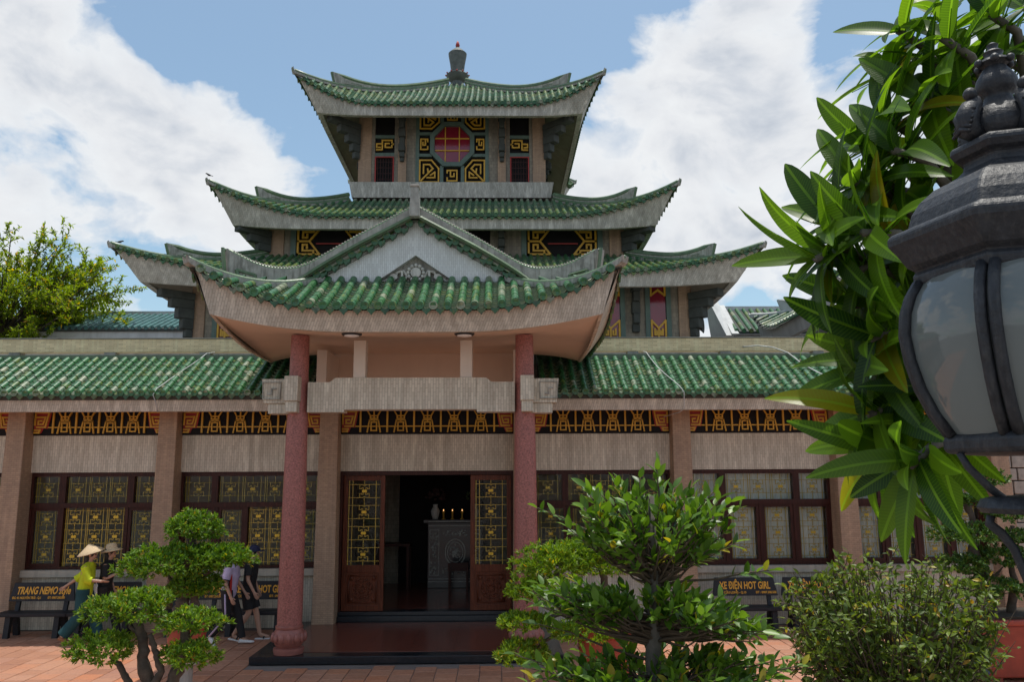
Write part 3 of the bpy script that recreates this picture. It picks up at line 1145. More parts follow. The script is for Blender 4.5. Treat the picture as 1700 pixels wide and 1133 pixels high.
# --- middle storey
W2 = 4.75
wall_ring('middle_wall', W2 - 0.10, 8.30, 9.56, MAT['black_panel'])
BOW = [[(0, 0), (1.0, 0), (0.52, 0.5), (1.0, 1), (0, 1), (0, 0)], [(0, 0.5), (0.50, 0.5)], [(0.72, 1.0), (0.72, 0.86), (0.22, 0.86), (0.22, 0.63), (0.42, 0.63), (0.42, 0.76)], [(0.72, 0.0), (0.72, 0.14), (0.22, 0.14), (0.22, 0.37), (0.42, 0.37), (0.42, 0.24)]]
for k in range(4):
    fr = side_frame(k)
    yf = -W2 + 0.02
    for sx in (-1, 1):
        if sx > 0:
            MB().box(4.35, 4.75, -W2, -W2 + 0.4, 8.3, 9.54).xf(fr).build('corner_pillar', MAT['mosaic_pink'], tower)
        x0, x1 = sorted((sx * 4.172, sx * 4.348))
        MB().box(x0, x1, -W2 + 0.04, -W2 + 0.3, 8.3, 9.54).xf(fr).build('jamb', MAT['mosaic_buff'], tower)
        x0, x1 = sorted((sx * 1.15, sx * 1.978))
        MB().box(x0, x1, -W2 + 0.02, -W2 + 0.3, 8.3, 9.54).xf(fr).build('pillar', MAT['mosaic_buff'], tower)
        fm = MB()
        for a in (1.98, 4.03):
            x0, x1 = sorted((sx * a, sx * (a + 0.14)))
            fm.box(x0, x1, yf - 0.02, yf + 0.2, 8.3, 9.54)
        x0, x1 = sorted((sx * 2.122, sx * 4.028))
        fm.box(x0, x1, yf - 0.02, yf + 0.2, 8.30, 8.52)
        fm.xf(fr).build('window_frame', MAT['green_frame'], tower)
        if k in (0, 1, 3):
            for inner in (0, 1):
                x0, x1 = sorted((sx * 2.18, sx * 2.76)) if inner == 0 else sorted((sx * 3.40, sx * 3.98))
                pl = BOW if ((inner == 0) == (sx > 0)) else flip(BOW, True)
                g = MB()
                fret(g, x0, 8.58, x1, 9.30, 0.05, yf - 0.01, yf + 0.05, pl)
                g.xf(fr).build('fretwork', MAT['gold'], tower)
            x0, x1 = sorted((sx * 2.7, sx * 3.5))
            MB().box(x0, x1, yf + 0.0, yf + 0.03, 8.86, 8.89).xf(fr).build('window_rail', MAT['red_panel'], tower)
            bk = MB()
            for (z0, z1, d, hw) in ((9.16, 9.26, 0.42, 0.10), (8.96, 9.16, 0.3, 0.08), (8.74, 8.96, 0.22, 0.09), (8.56, 8.74, 0.14, 0.07)):
                bk.box(sx * 1.45 - hw, sx * 1.45 + hw, -W2 + 0.02 - d, -W2 + 0.019, z0, z1)
            bk.xf(fr).build('bracket', MAT['concrete_dark'], tower, bevel=0.02)
    cb = MB()
    d = Vector((1, -1, 0)).normalized()
    for (z0, z1, b, t) in ((9.02, 9.18, 0.95, 0.13), (8.82, 9.02, 0.62, 0.11), (8.62, 8.82, 0.36, 0.11)):
        q = Vector((W2 - 0.02, -W2 + 0.02, 0))
        sd = Vector((1, 1, 0)).normalized() * t
        p1 = q + d * b
        cb.hexa([(q - sd) + Vector((0, 0, z0)), (p1 - sd) + Vector((0, 0, z0)), (p1 + sd) + Vector((0, 0, z0)), (q + sd) + Vector((0, 0, z0))],
                [(q - sd) + Vector((0, 0, z1)), (p1 - sd) + Vector((0, 0, z1)), (p1 + sd) + Vector((0, 0, z1)), (q + sd) + Vector((0, 0, z1))])
    cb.xf(fr).build('corner_bracket', MAT['concrete_dark'], tower, bevel=0.02)
MB().box(-4.45, 4.45, -4.45, 4.45, 8.2, 8.28).build('middle_floor', MAT['concrete'], tower)
MB().box(-2.6, 2.6, -2.6, 2.6, 10.7, 10.79).build('upper_floor', MAT['concrete'], tower)

# --- ground storey of the tower
W1 = 6.15
wall_ring('lower_wall', W1 - 0.12, 0.0, 7.62, MAT['black_panel'])
for k in range(4):
    fr = side_frame(k)
    yf = -W1 + 0.04
    for sx in (-1, 1):
        if sx > 0:
            MB().box(5.83, 6.15, -W1, -W1 + 0.32, 0.0, 7.6).xf(fr).build('corner_pillar', MAT['mosaic_pink'], tower)
        for (a, b) in ((5.642, 5.828), (4.50, 5.0), (1.0, 3.76)):
            x0, x1 = sorted((sx * a, sx * b))
            MB().box(x0, x1, -W1 + 0.05, -W1 + 0.35, 0.0, 7.6).xf(fr).build('jamb', MAT['mosaic_buff'], tower)
        for (a, b) in ((5.12, 5.524), (3.88, 4.38)):
            fm = MB()
            for q in (a - 0.118, b + 0.002):
                x0, x1 = sorted((sx * q, sx * (q + 0.116)))
                fm.box(x0, x1, -W1 + 0.02, -W1 + 0.3, 5.2, 7.6)
            win = fm.xf(fr).build('tall_window', MAT['green_frame'], tower)
            x0, x1 = sorted((sx * a, sx * b))
            MB().box(x0 + 0.01, x1 - 0.01, yf + 0.035, yf + 0.055, 5.2, 7.58).xf(fr).build('pane', MAT['red_glass'], win)
            if k in (0, 1, 3):
                pl = [[(0, 0), (1, 0), (1, 0.95), (0.5, 0.55), (0, 0.95), (0, 0)], [(0.5, 0.55), (0.5, 0.1)], [(0.22, 0.5), (0.22, 0.2), (0.36, 0.2), (0.36, 0.4)], [(0.78, 0.5), (0.78, 0.2), (0.64, 0.2), (0.64, 0.4)]]
                g = MB()
                fret(g, x0 + 0.03, 6.05, x1 - 0.03, 6.52, 0.045, yf - 0.02, yf + 0.03, pl)
                g.xf(fr).build('fretwork', MAT['gold'], win)
                g = MB()
                fret(g, x0 + 0.03, 7.05, x1 - 0.03, 7.42, 0.045, yf - 0.02, yf + 0.03, [[(0, 0.9), (0, 0.25), (0.5, 0.6), (1, 0.25), (1, 0.9)]])
                g.xf(fr).build('fretwork', MAT['gold'], win)
        bk = MB()
        for (z0, z1, d, hw) in ((7.2, 7.35, 0.46, 0.11), (6.95, 7.2, 0.3, 0.08), (6.65, 6.95, 0.2, 0.10), (6.4, 6.65, 0.26, 0.08), (6.2, 6.4, 0.14, 0.09)):
            bk.box(sx * 4.75 - hw, sx * 4.75 + hw, -W1 + 0.05 - d, -W1 + 0.049, z0, z1)
        bk.xf(fr).build('bracket', MAT['concrete_dark'], tower, bevel=0.02)
    cb = MB()
    d = Vector((1, -1, 0)).normalized()
    for (z0, z1, b, t) in ((7.0, 7.18, 0.85, 0.14), (6.78, 7.0, 0.58, 0.12), (6.53, 6.78, 0.40, 0.13), (6.28, 6.53, 0.28, 0.11), (6.08, 6.28, 0.18, 0.09)):
        q = Vector((W1 - 0.02, -W1 + 0.02, 0))
        sd = Vector((1, 1, 0)).normalized() * t
        p1 = q + d * b
        cb.hexa([(q - sd) + Vector((0, 0, z0)), (p1 - sd) + Vector((0, 0, z0)), (p1 + sd) + Vector((0, 0, z0)), (q + sd) + Vector((0, 0, z0))],
                [(q - sd) + Vector((0, 0, z1)), (p1 - sd) + Vector((0, 0, z1)), (p1 + sd) + Vector((0, 0, z1)), (q + sd) + Vector((0, 0, z1))])
    cb.xf(fr).build('corner_bracket', MAT['concrete_dark'], tower, bevel=0.02)

# finial
fin = MB().lathe([(r_ * 0.92, z_) for r_, z_ in [(0.30, 15.45), (0.34, 15.72), (0.22, 15.80), (0.20, 15.92), (0.36, 16.02), (0.42, 16.14), (0.36, 16.20), (0.24, 16.24), (0.24, 16.30),
                  (0.27, 16.55), (0.33, 16.86), (0.34, 16.95), (0.20, 17.08), (0.09, 17.16), (0.05, 17.22)]], 20).build('finial', MAT['finial_stone'], tower, smooth=True, sharp=40)
MB().lathe([(0.05, 17.20), (0.075, 17.26), (0.06, 17.33), (0.035, 17.40), (0.01, 17.44)], 10).build('finial_bulb', MAT['red_panel'], fin, smooth=True)
lt = MB()
for i in range(12):
    a = 2 * math.pi * i / 12
    lt.ball((0.39 * math.cos(a), 0.39 * math.sin(a), 16.17), 0.032, 6, 4)
stuff(lt.build('finial_beads', MAT['red_panel'], fin, smooth=True))

# ------------------------------------------------------------------ gallery wings
YW = 15.60      # face of the gallery wall
YP = 15.28      # face of the pillars
Z_SILL0, Z_SILL1, Z_WTOP, Z_FR0, Z_FR1 = 0.93, 1.06, 2.83, 3.52, 4.02

SHOU = [[(x * 0.80, z) for x, z in p] for p in [[(-0.155, 0.40), (-0.085, 0.305), (0.085, 0.305), (0.155, 0.40)], [(0, 0.40), (0, 0.20)], [(-0.105, 0.225), (0.105, 0.225)],
        [(-0.085, 0.305), (-0.085, 0.255), (0.085, 0.255), (0.085, 0.305)], [(-0.105, 0.225), (-0.155, 0.0)], [(0.105, 0.225), (0.155, 0.0)],
        [(-0.065, 0.185), (0.065, 0.185), (0.065, 0.025), (-0.065, 0.025), (-0.065, 0.185)]]]
sm = MB()
for p_ in SHOU:
    sm.bars(p_, 0.023, -0.03, 0.0)
ME_SHOU = sm.mesh('shou_character', MAT['gold'])
sm = MB()
sm.box(-0.016, 0.016, -0.032, 0, 0, 0.41)
ME_FBAR = sm.mesh('frieze_bar', MAT['gold'])
cr = MB()
cr.prism([(0, 0.0), (0.13, 0.0), (0.17, 0.09), (0.25, 0.09), (0.31, 0.41), (0, 0.41)], -0.02, 0)
ME_FCOR = cr.mesh('frieze_corner', MAT['red_panel'])
cr = MB()
for p_ in ([(0.02, 0.39), (0.27, 0.39), (0.215, 0.115), (0.06, 0.115)], [(0.02, 0.30), (0.21, 0.30), (0.17, 0.17), (0.08, 0.17), (0.08, 0.235), (0.14, 0.235)], [(0.02, 0.06), (0.12, 0.06), (0.10, 0.012), (0.02, 0.012)], [(0.02, 0.35), (0.02, 0.16)]):
    cr.bars(p_, 0.03, -0.045, -0.021)
ME_FSPI = cr.mesh('corner_spiral', MAT['gold'])


def frieze(parent, x0, x1, n):
    """one bay of the painted band: black board, red corner pieces, characters between upright bars"""
    bd = MB().box(x0, x1, YW - 0.03, YW + 0.05, Z_FR0 + 0.002, Z_FR1 + 0.15).build('frieze_board', MAT['black_panel'], parent)
    y = YW - 0.031
    zb = Z_FR0 + 0.04
    MB().box(x0, x1, y - 0.05, y, Z_FR1 - 0.055, Z_FR1 - 0.02).build('frieze_edge', MAT['red_panel'], bd)
    c = put('frieze_corner', ME_FCOR, bd, (x0 + 0.02, y, zb))
    put('corner_spiral', ME_FSPI, bd, (x0 + 0.02, y, zb))
    put('frieze_corner', ME_FCOR, bd, (x1 - 0.02, y, zb), None, (-1, 1, 1))
    put('corner_spiral', ME_FSPI, bd, (x1 - 0.02, y, zb), None, (-1, 1, 1))
    a, b = x0 + 0.37, x1 - 0.37
    w = (b - a) / n
    for i in range(n + 1):
        put('frieze_bar', ME_FBAR, bd, (a + w * i, y, zb))
    for i in range(n):
        put('shou_character', ME_SHOU, bd, (a + w * (i + 0.5), y, zb + 0.005))
    MB().box(x0 + 0.27, x1 - 0.27, y - 0.02, y - 0.001, zb + 0.10, zb + 0.122).build('frieze_rail', MAT['gold'], bd)


def grille_mesh(name, w, h, cols, rows, mat=None):
    """gilt window grille: uprights in threes, paired cross bars and bow-tie scrolls round a block; local origin at the bottom left"""
    g = MB()
    b = 0.006
    cw, ch = w / cols, h / rows
    for i in range(cols):
        cx = cw * (i + 0.5)
        for dx in ((-cw * 0.5 + 0.02), (-cw * 0.36)) if cols > 1 or i == 0 else ():
            g.box(cx + dx - b, cx + dx + b, -0.016, -0.004, 0, h)
        g.box(cx + cw * 0.36 - b, cx + cw * 0.36 + b, -0.016, -0.004, 0, h)
        for j in range(rows):
            cz = ch * (j + 0.5)
            s = min(0.09, cw * 0.27)
            q = min(0.12, ch * 0.34)
            for sz in (-1, 1):
                for sx in (-1, 1):
                    g.bars([(cx + sx * 0.022, cz + sz * 0.03), (cx + sx * 0.022, cz + sz * q * 0.52), (cx + sx * s * 0.55, cz + sz * q * 0.52), (cx + sx * s * 0.55, cz + sz * q * 0.36),
                            (cx + sx * s, cz + sz * q * 0.36), (cx + sx * s, cz + sz * q), (cx + sx * s * 0.3, cz + sz * q), (cx, cz + sz * q * 0.78)], 0.011, -0.024, -0.010)
                g.bars([(cx, cz + sz * q * 0.78), (cx, cz + sz * ch * 0.5)], 0.011, -0.024, -0.010)
                g.box(cx - cw * 0.49, cx - s * 0.9, -0.020, -0.008, cz + sz * q * 1.02 - b * 0.8, cz + sz * q * 1.02 + b * 0.8)
                g.box(cx + s * 0.9, cx + cw * 0.49, -0.020, -0.008, cz + sz * q * 1.02 - b * 0.8, cz + sz * q * 1.02 + b * 0.8)
    me = g.mesh(name, MAT['gold_grille'])
    k = MB()
    for i in range(cols):
        for j in range(rows):
            cx, cz = cw * (i + 0.5), ch * (j + 0.5)
            k.box(cx - 0.045, cx + 0.045, -0.03, -0.012, cz - 0.024, cz + 0.024)
    return me, k.mesh('grille_block', MAT['yellow_block'])


_gr_cache = {}


def light(parent, x0, x1, z0, z1, cols, rows, y, curtain=False, sash=True, glass=True):
    """one window light: timber sash, pane, gilt grille, curtain behind"""
    f = 0.055 if sash else 0.0
    if sash:
        s = MB()
        s.box(x0, x0 + f, y - 0.02, y + 0.035, z0, z1).box(x1 - f, x1, y - 0.02, y + 0.035, z0, z1)
        s.box(x0 + f, x1 - f, y - 0.02, y + 0.035, z0, z0 + f).box(x0 + f, x1 - f, y - 0.02, y + 0.035, z1 - f, z1)
        s.build('sash', MAT['wood_dark'], parent)
    ix0, ix1, iz0, iz1 = x0 + f, x1 - f, z0 + f, z1 - f
    if glass:
        MB().box(ix0 + 0.001, ix1 - 0.001, y + 0.012, y + 0.018, iz0 + 0.001, iz1 - 0.001).build('pane', MAT['glass'], parent)
    key = (round(ix1 - ix0, 2), round(iz1 - iz0, 2), cols, rows)
    if key not in _gr_cache:
        _gr_cache[key] = grille_mesh('grille', key[0], key[1], cols, rows)
    a, b = _gr_cache[key]
    yy = y + 0.05
    put('grille', a, parent, (ix0 + 0.002, yy, iz0))
    put('grille_block', b, parent, (ix0 + 0.002, yy, iz0))
    if curtain:
        n = int((ix1 - ix0) / 0.035)
        c = MB()
        c.grid(lambda p, q: (ix0 + (ix1 - ix0) * p, y + 0.13 + 0.022 * math.sin(p * n * 2.2 + 0.8 * math.sin(p * 9 + ix0)) + 0.004 * math.sin(q * 5), iz0 + (iz1 - iz0) * q), n * 4, 3)
        c.build('curtain', MAT['curtain'], parent, smooth=True)


def window(parent, x0, x1, lower, curtain, label=None):
    """a bay's window: frame with a transom, three upper lights, the lower ones as listed"""
    y = YW + 0.10
    fr = MB()
    z0, z1, zt = Z_SILL1, Z_WTOP, 2.22
    fr.box(x0, x0 + 0.05, y - 0.05, y + 0.10, z0, z1).box(x1 - 0.05, x1, y - 0.05, y + 0.10, z0, z1)
    fr.box(x0 + 0.05, x1 - 0.05, y - 0.05, y + 0.10, z1 - 0.08, z1).box(x0 + 0.05, x1 - 0.05, y - 0.05, y + 0.10, z0, z0 + 0.05)
    fr.box(x0 + 0.05, x1 - 0.05, y - 0.07, y + 0.10, zt - 0.045, zt + 0.045)
    a, b = x0 + 0.05, x1 - 0.05
    w = b - a
    cuts = [0.23, 0.77]
    for c in cuts:
        fr.box(a + w * c - 0.06, a + w * c + 0.06, y - 0.045, y + 0.09, zt + 0.045, z1 - 0.08)
    fr_cuts = sorted({q for l_ in lower for q in l_[:2]} - {0.0, 1.0})
    for c in fr_cuts:
        fr.box(a + w * c - 0.03, a + w * c + 0.03, y - 0.045, y + 0.09, z0 + 0.05, zt - 0.045)
    win = fr.build('window', MAT['wood_dark'], parent)
    if label:
        win['label'] = label
    light(win, a, a + w * 0.23 - 0.06, zt + 0.045, z1 - 0.08, 1, 1, y, curtain, False)
    light(win, a + w * 0.23 + 0.06, a + w * 0.77 - 0.06, zt + 0.045, z1 - 0.08, 3, 1, y, curtain, False)
    light(win, a + w * 0.77 + 0.06, b, zt + 0.045, z1 - 0.08, 1, 1, y, curtain, False)
    for (q0, q1, cols, sash, glass) in lower:
        g0 = 0.0 if q0 == 0 else 0.03
        g1 = 0.0 if q1 == 1 else 0.03
        light(win, a + w * q0 + g0, a + w * q1 - g1, z0 + 0.05, zt - 0.045, cols, 3, y - 0.01, curtain, sash, glass)
    return win


FOUR = [(0.0, 0.25, 1, True, True), (0.25, 0.5, 1, True, True), (0.5, 0.75, 1, True, True), (0.75, 1.0, 1, True, True)]
THREE = [(0.0, 0.24, 1, True, True), (0.24, 0.75, 3, False, False), (0.75, 1.0, 1, True, True)]
MIXED = [(0.0, 0.25, 1, True, True), (0.25, 0.47, 1, True, True), (0.47, 0.78, 2, False, False), (0.78, 1.0, 1, True, True)]


def pillar(parent, x, name='pillar', z1=3.98, w0=0.20, w1=0.165):
    m = MB()
    m.hexa([(x - w0, YP - 0.04, 0), (x + w0, YP - 0.04, 0), (x + w0, YW + 0.2, 0), (x - w0, YW + 0.2, 0)],
           [(x - w1, YP + 0.01, z1), (x + w1, YP + 0.01, z1), (x + w1, YW + 0.2, z1), (x - w1, YW + 0.2, z1)])
    return m.build(name, MAT['mosaic_pink'], parent, bevel=0.012)


def bay(parent, x0, x1, lower, curtain, nchar, glass_label=None):
    x0 += 0.17
    x1 -= 0.17
    MB().box(x0, x1, YW, YW + 0.18, Z_WTOP, Z_FR0).build('wall_band', MAT['mosaic_grey'], parent)
    MB().box(x0, x1, YW, YW + 0.18, 0.0, Z_SILL0).build('dado_wall', MAT['mosaic_grey'], parent)
    MB().box(x0 + 0.002, x1 - 0.002, YW - 0.09, YW + 0.2, Z_SILL0, Z_SILL1 - 0.003).build('window_sill', MAT['sill'], parent, bevel=0.01)
    frieze(parent, x0, x1, nchar)
    window(parent, x0 + 0.0, x1 - 0.0, lower, curtain, glass_label)


# pent roof over a wing ------------------------------------------------
EY, EZ = 14.58, 4.20       # tile edge
TY, TZ = 15.92, 5.02       # top of the slope
SL = math.hypot(TY - EY, TZ - EZ)
SA = math.atan2(TZ - EZ, TY - EY)
TS = 0.187
tube_ = MB()
_k = 7
_ring = []
for (yy, rr) in ((0.0, 0.056), (0.205, 0.052)):
    for i in range(_k + 1):
        an = math.pi * i / _k
        _ring.append((rr * math.cos(an), yy, rr * math.sin(an) * 1.05))
_fs = [(i, i + 1, i + _k + 2, i + _k + 1) for i in range(_k)] + [tuple(range(_k, -1, -1))]
tube_.add(_ring, _fs)
ME_COVER = tube_.mesh('cover_tile', MAT['glaze_tile'])
ed_ = MB()
end_disc(ed_, (0, 0, 0), 0.060, 12)
ME_END = ed_.mesh('end_tile', MAT['glaze_tile'])


def pent_roof(parent, x0, x1, vis0, vis1, ends=(False, False)):
    """single-slope tiled roof along the front; rows inside vis0..vis1 have each tile of their own"""
    c, s_ = math.cos(SA), math.sin(SA)
    dk = MB()
    dk.hexa([(x0, EY + 0.08, EZ - 0.10), (x1, EY + 0.08, EZ - 0.10), (x1, TY + 0.1, TZ - 0.16), (x0, TY + 0.1, TZ - 0.16)],
            [(x0, EY + 0.04, EZ - 0.02), (x1, EY + 0.04, EZ - 0.02), (x1, TY + 0.1, TZ - 0.03), (x0, TY + 0.1, TZ - 0.03)])
    roof = dk.build('pent_roof', MAT['concrete_dark'], parent)
    n = int((x1 - x0) / TS)
    nt = 7
    step = SL / nt
    rest, pans = MB(), MB()
    rnd = random.Random(int(x0 * 10) + 99)
    made = 0
    for i in range(n + 1):
        x = x0 + TS * (i + 0.3)
        if x > x1 - 0.03:
            break
        own = vis0 <= x <= vis1 and made + nt <= 300
        if own:
            made += nt
        jx = rnd.uniform(-0.006, 0.006)
        for j in range(nt):
            y, z = EY + c * (step * j - 0.006), EZ + s_ * (step * j - 0.006) + 0.012
            if own:
                put('cover_tile', ME_COVER, roof, (x + jx + rnd.uniform(-0.003, 0.003), y, z), (SA + rnd.uniform(-0.012, 0.012), 0, rnd.uniform(-0.012, 0.012)))
            else:
                t_ = MB()
                t_.add(tube_.v, tube_.f)
                t_.xf(Matrix.Translation((x + jx, y, z)) @ Matrix.Rotation(SA, 4, 'X'))
                rest.add(t_.v, t_.f)
        put('end_tile', ME_END, roof, (x + jx, EY - 0.025, EZ + 0.022), (0, 0, rnd.uniform(-0.05, 0.05)))
        # pan tiles between this row and the next
        for j in range(12):
            a, b = SL * j / 12, SL * (j + 1.2) / 12
            vs = []
            lift = rnd.uniform(-0.004, 0.006)
            for (d, dz) in ((a, 0.030 + lift), (min(b, SL), 0.004), (a, 0.004)):
                for q in range(4):
                    uu = q / 3
                    sag = 0.034 * (1 - (2 * uu - 1) ** 2)
                    vs.append((x + 0.04 + (TS - 0.08) * uu, EY + c * d, EZ + s_ * d + dz - sag))
            pans.alt.update(range(len(pans.f) + 3, len(pans.f) + 6))
            pans.add(vs, [(q, q + 1, 4 + q + 1, 4 + q) for q in range(3)] + [(8 + q, 8 + q + 1, q + 1, q) for q in range(3)])
        drip(pans, (x + TS / 2, EY - 0.012, EZ + 0.012), TS * 0.36, 0.105)
    stuff(pans.build('pan_tiles', [MAT['glaze_pan'], MAT['tile_lip']], roof))
    if rest.v:
        stuff(rest.build('further_cover_tiles', MAT['glaze_pan'], roof))
    # mosaic board under the tiles, soffit, gutter kerb along the top
    MB().hexa([(x0, EY + 0.14, 3.90), (x1, EY + 0.14, 3.90), (x1, EY + 0.26, 3.90), (x0, EY + 0.26, 3.90)],
              [(x0, EY + 0.07, EZ - 0.025), (x1, EY + 0.07, EZ - 0.025), (x1, EY + 0.26, EZ - 0.025), (x0, EY + 0.26, EZ - 0.025)]).build('fascia_board', MAT['mosaic_fascia'], roof)
    MB().box(x0, x1, EY + 0.262, YW + 0.2, 3.985, 4.06).build('soffit', MAT['soffit_pink'], roof)
    MB().box(x0, x1, TY + 0.0, TY + 0.22, TZ - 0.1, TZ + 0.085).build('roof_kerb', MAT['ridge_glaze'], roof)
    return roof


def parapet(parent, x0, x1):
    """stone-clad beam on short piers behind the roof"""
    b = MB().box(x0, x1, 16.30, 16.52, 5.22, 5.49).build('parapet_beam', MAT['stone_slip'], parent, bevel=0.01)
    MB().box(x0, x1, 16.28, 16.54, 5.492, 5.51).build('parapet_coping', MAT['concrete'], b)
    x = x0 + 0.4
    while x < x1 - 0.2:
        MB().box(x, x + 0.22, 16.31, 16.50, 4.9, 5.218).build('parapet_pier', MAT['concrete'], parent)
        x += 1.9


def shell(parent, x0, x1, open_left=False, open_right=False):
    """flat roof, back wall and floor of the rooms behind the windows"""
    MB().box(x0, x1, YW + 0.2, 19.6, 4.62, 4.88).build('flat_roof', MAT['concrete'], parent)
    MB().box(x0, x1, 19.4, 19.6, 0, 4.618).build('back_wall', MAT['cream'], parent)
    MB().box(x0, x1, 19.3, 19.58, 4.882, 5.90).build('sky_blocking_wall', MAT['concrete'], parent)  # added wall, keeps bright sky from showing under the front parapet beam
    MB().box(x0, x1, YW + 0.0, YW + 0.18, Z_FR1 + 0.152, 4.618).build('wall_head', MAT['concrete'], parent)
    MB().box(x0, x1, YW + 0.201, 19.398, 0.0, 0.12).build('room_floor', MAT['granite_red'], parent)


wingL = thing('gallery_wing', 'long tiled gallery wing with gilt frieze and barred windows, to the left of the porch', 'building')
XS_L = [-17.45, -14.60, -11.75, -8.92, -6.13, -3.14]
for x in XS_L[:5]:
    pillar(wingL, x)
for i in range(3):
    bay(wingL, XS_L[i], XS_L[i + 1], FOUR, False, 4)
bay(wingL, XS_L[3], XS_L[4], THREE, False, 4)
bay(wingL, XS_L[4], XS_L[5], MIXED, False, 4)
pent_roof(wingL, -17.8, -3.42, -9.9, -3.4)
parapet(wingL, -17.8, -3.0)
shell(wingL, -17.8, -3.35)
MB().box(-17.8, -17.68, YW + 0.21, 19.39, 0, 4.61).build('end_wall', MAT['cream'], wingL)

wingR = thing('gallery_wing', 'long tiled gallery wing with white-curtained windows, to the right of the porch', 'building')
XS_R = [0.48, 3.46, 6.52, 9.45]
for x in XS_R[1:]:
    pillar(wingR, x)
for i in range(3):
    bay(wingR, XS_R[i], XS_R[i + 1], FOUR, i > 0, 4)
pent_roof(wingR, 0.78, 9.55, 0.78, 8.6)
parapet(wingR, 0.35, 9.55)
shell(wingR, 0.70, 9.55)
MB().box(9.43, 9.55, YW + 0.21, 19.39, 0, 4.61).build('end_wall', MAT['cream'], wingR)

# ------------------------------------------------------------------ entrance porch
porch = thing('entrance_porch', 'projecting entrance porch with red columns, gabled green tile roof and open doors', 'porch', (0, 0, 0))
XL, XR_ = -3.14, 0.48
for x in (XL, XR_):
    pillar(porch, x, z1=4.6)
MB().box(XL + 0.17, XR_ - 0.17, YW, YW + 0.18, Z_WTOP, Z_FR0).build('wall_band', MAT['mosaic_grey'], porch)
frieze(porch, XL + 0.17, XR_ - 0.17, 5)
MB().box(XL + 0.17, XR_ - 0.17, EY + 0.3, YW + 0.2, 4.03, 4.08).build('ceiling', MAT['soffit_pink'], porch)

# platform
pf = MB().box(-3.66, 0.98, 12.62, YW, 0.0, 0.11)
pf = pf.build('platform', MAT['granite_black'], porch, bevel=0.008)
fl = MB()
n = 0
for i in range(6):
    for j in range(4):
        x0 = -3.36 + i * 0.675
        y0 = 12.92 + j * 0.615
        MB().box(x0 + 0.0015, x0 + 0.6735, y0 + 0.0015, y0 + 0.6135, 0.108, 0.116).build('floor_slab', MAT['granite_red'], pf)
MB().box(XL + 0.21, XR_ - 0.21, YW - 0.12, YW + 0.3, 0.11, 0.205).build('threshold', MAT['granite_black'], porch, bevel=0.006)
MB().box(XL + 0.19, XR_ - 0.19, YW - 0.02, YW + 0.3, 0.206, 0.27).build('threshold', MAT['granite_black'], porch, bevel=0.006)

# columns
for x in (XL + 0.0, XR_ - 0.045):
    prof = [(0.215, 0.115), (0.225, 0.16), (0.225, 0.20), (0.175, 0.215), (0.205, 0.25), (0.235, 0.31), (0.240, 0.37), (0.225, 0.43), (0.195, 0.475), (0.205, 0.485), (0.205, 0.515), (0.186, 0.53)]
    cb_ = MB().lathe(prof, 28, (x, 12.86, 0)).build('column_base', MAT['column_base'], porch, smooth=True, sharp=50)
    pt = MB()
    for i in range(14):
        a = 2 * math.pi * i / 14
        pt.ball((x + 0.232 * math.cos(a), 12.86 + 0.232 * math.sin(a), 0.355), (0.042, 0.042, 0.07), 8, 6)
    pt.build('lotus_petals', MAT['column_base'], cb_, smooth=True)
    prof = [(0.184, 0.525), (0.186, 0.7), (0.183, 1.6), (0.172, 2.8), (0.158, 3.8), (0.146, 4.6), (0.143, 4.95)]
    MB().lathe(prof, 32, (x, 12.86, 0)).build('column', MAT['column'], porch, smooth=True, sharp=50)

# cross beam with stepped ends, blocks beside the columns
bm = MB()
bm.box(XL + 0.62, XR_ - 0.66, 12.72, 13.0, 3.76, 4.26)
bm.prism([(XL + 0.18, 3.72), (XL + 0.75, 3.72), (XL + 0.75, 4.255), (XL + 0.60, 4.255), (XL + 0.52, 4.19), (XL + 0.18, 4.19)], 12.71, 13.01)
bm.prism([(XR_ - 0.205, 3.72), (XR_ - 0.205, 4.19), (XR_ - 0.57, 4.19), (XR_ - 0.65, 4.255), (XR_ - 0.80, 4.255), (XR_ - 0.80, 3.72)], 12.71, 13.01)
bm.build('cross_beam', MAT['mosaic_grey'], porch)
for sx, x in ((-1, XL), (1, XR_ - 0.045)):
    bl = MB()
    a, b = x + sx * 0.15, x + sx * 0.53
    z0, z1 = 3.86, 4.24
    xa, xb = sorted((a - sx * 0.10, b - sx * 0.035))
    xc, xd = sorted((a - sx * 0.10, b))
    bl.hexa([(xa, 12.70, z0), (xb, 12.70, z0), (xb, 13.0, z0), (xa, 13.0, z0)], [(xc, 12.68, z1), (xd, 12.68, z1), (xd, 13.0, z1), (xc, 13.0, z1)])
    xa, xb = sorted((a - sx * 0.10, b - sx * 0.10))
    bl.box(xa, xb, 12.73, 12.99, 3.70, 3.858)
    blk = bl.build('bracket_block', MAT['mosaic_grey'], porch, bevel=0.008)
    g = MB()
    cx = (a + b) / 2 + sx * 0.03
    cz = 4.055
    h = 0.13
    g.bars([(cx - h, cz - h), (cx + h, cz - h), (cx + h + 0.01, cz + h), (cx - h - 0.01, cz + h)], 0.012, 12.664, 12.69, True)
    g.bars([(cx - 0.055, cz - 0.06), (cx + 0.0, cz - 0.06), (cx + 0.0, cz + 0.03), (cx + 0.06, cz + 0.03)], 0.018, 12.664, 12.69)
    g.build('bracket_fret', MAT['ridge_stone'], blk)
    f_ = MB()
    xa, xb = x - 0.105, x + 0.105
    xa -= 0.03 if sx < 0 else -0.03
    xb -= 0.03 if sx < 0 else -0.03
    f_.box(xa, xb, 12.50, 12.86, 3.88, 4.27)
    f_.box(xa + 0.015, xb - 0.015, 12.53, 12.86, 3.71, 3.878)
    f_.build('front_block', MAT['mosaic_grey'], porch, bevel=0.01)
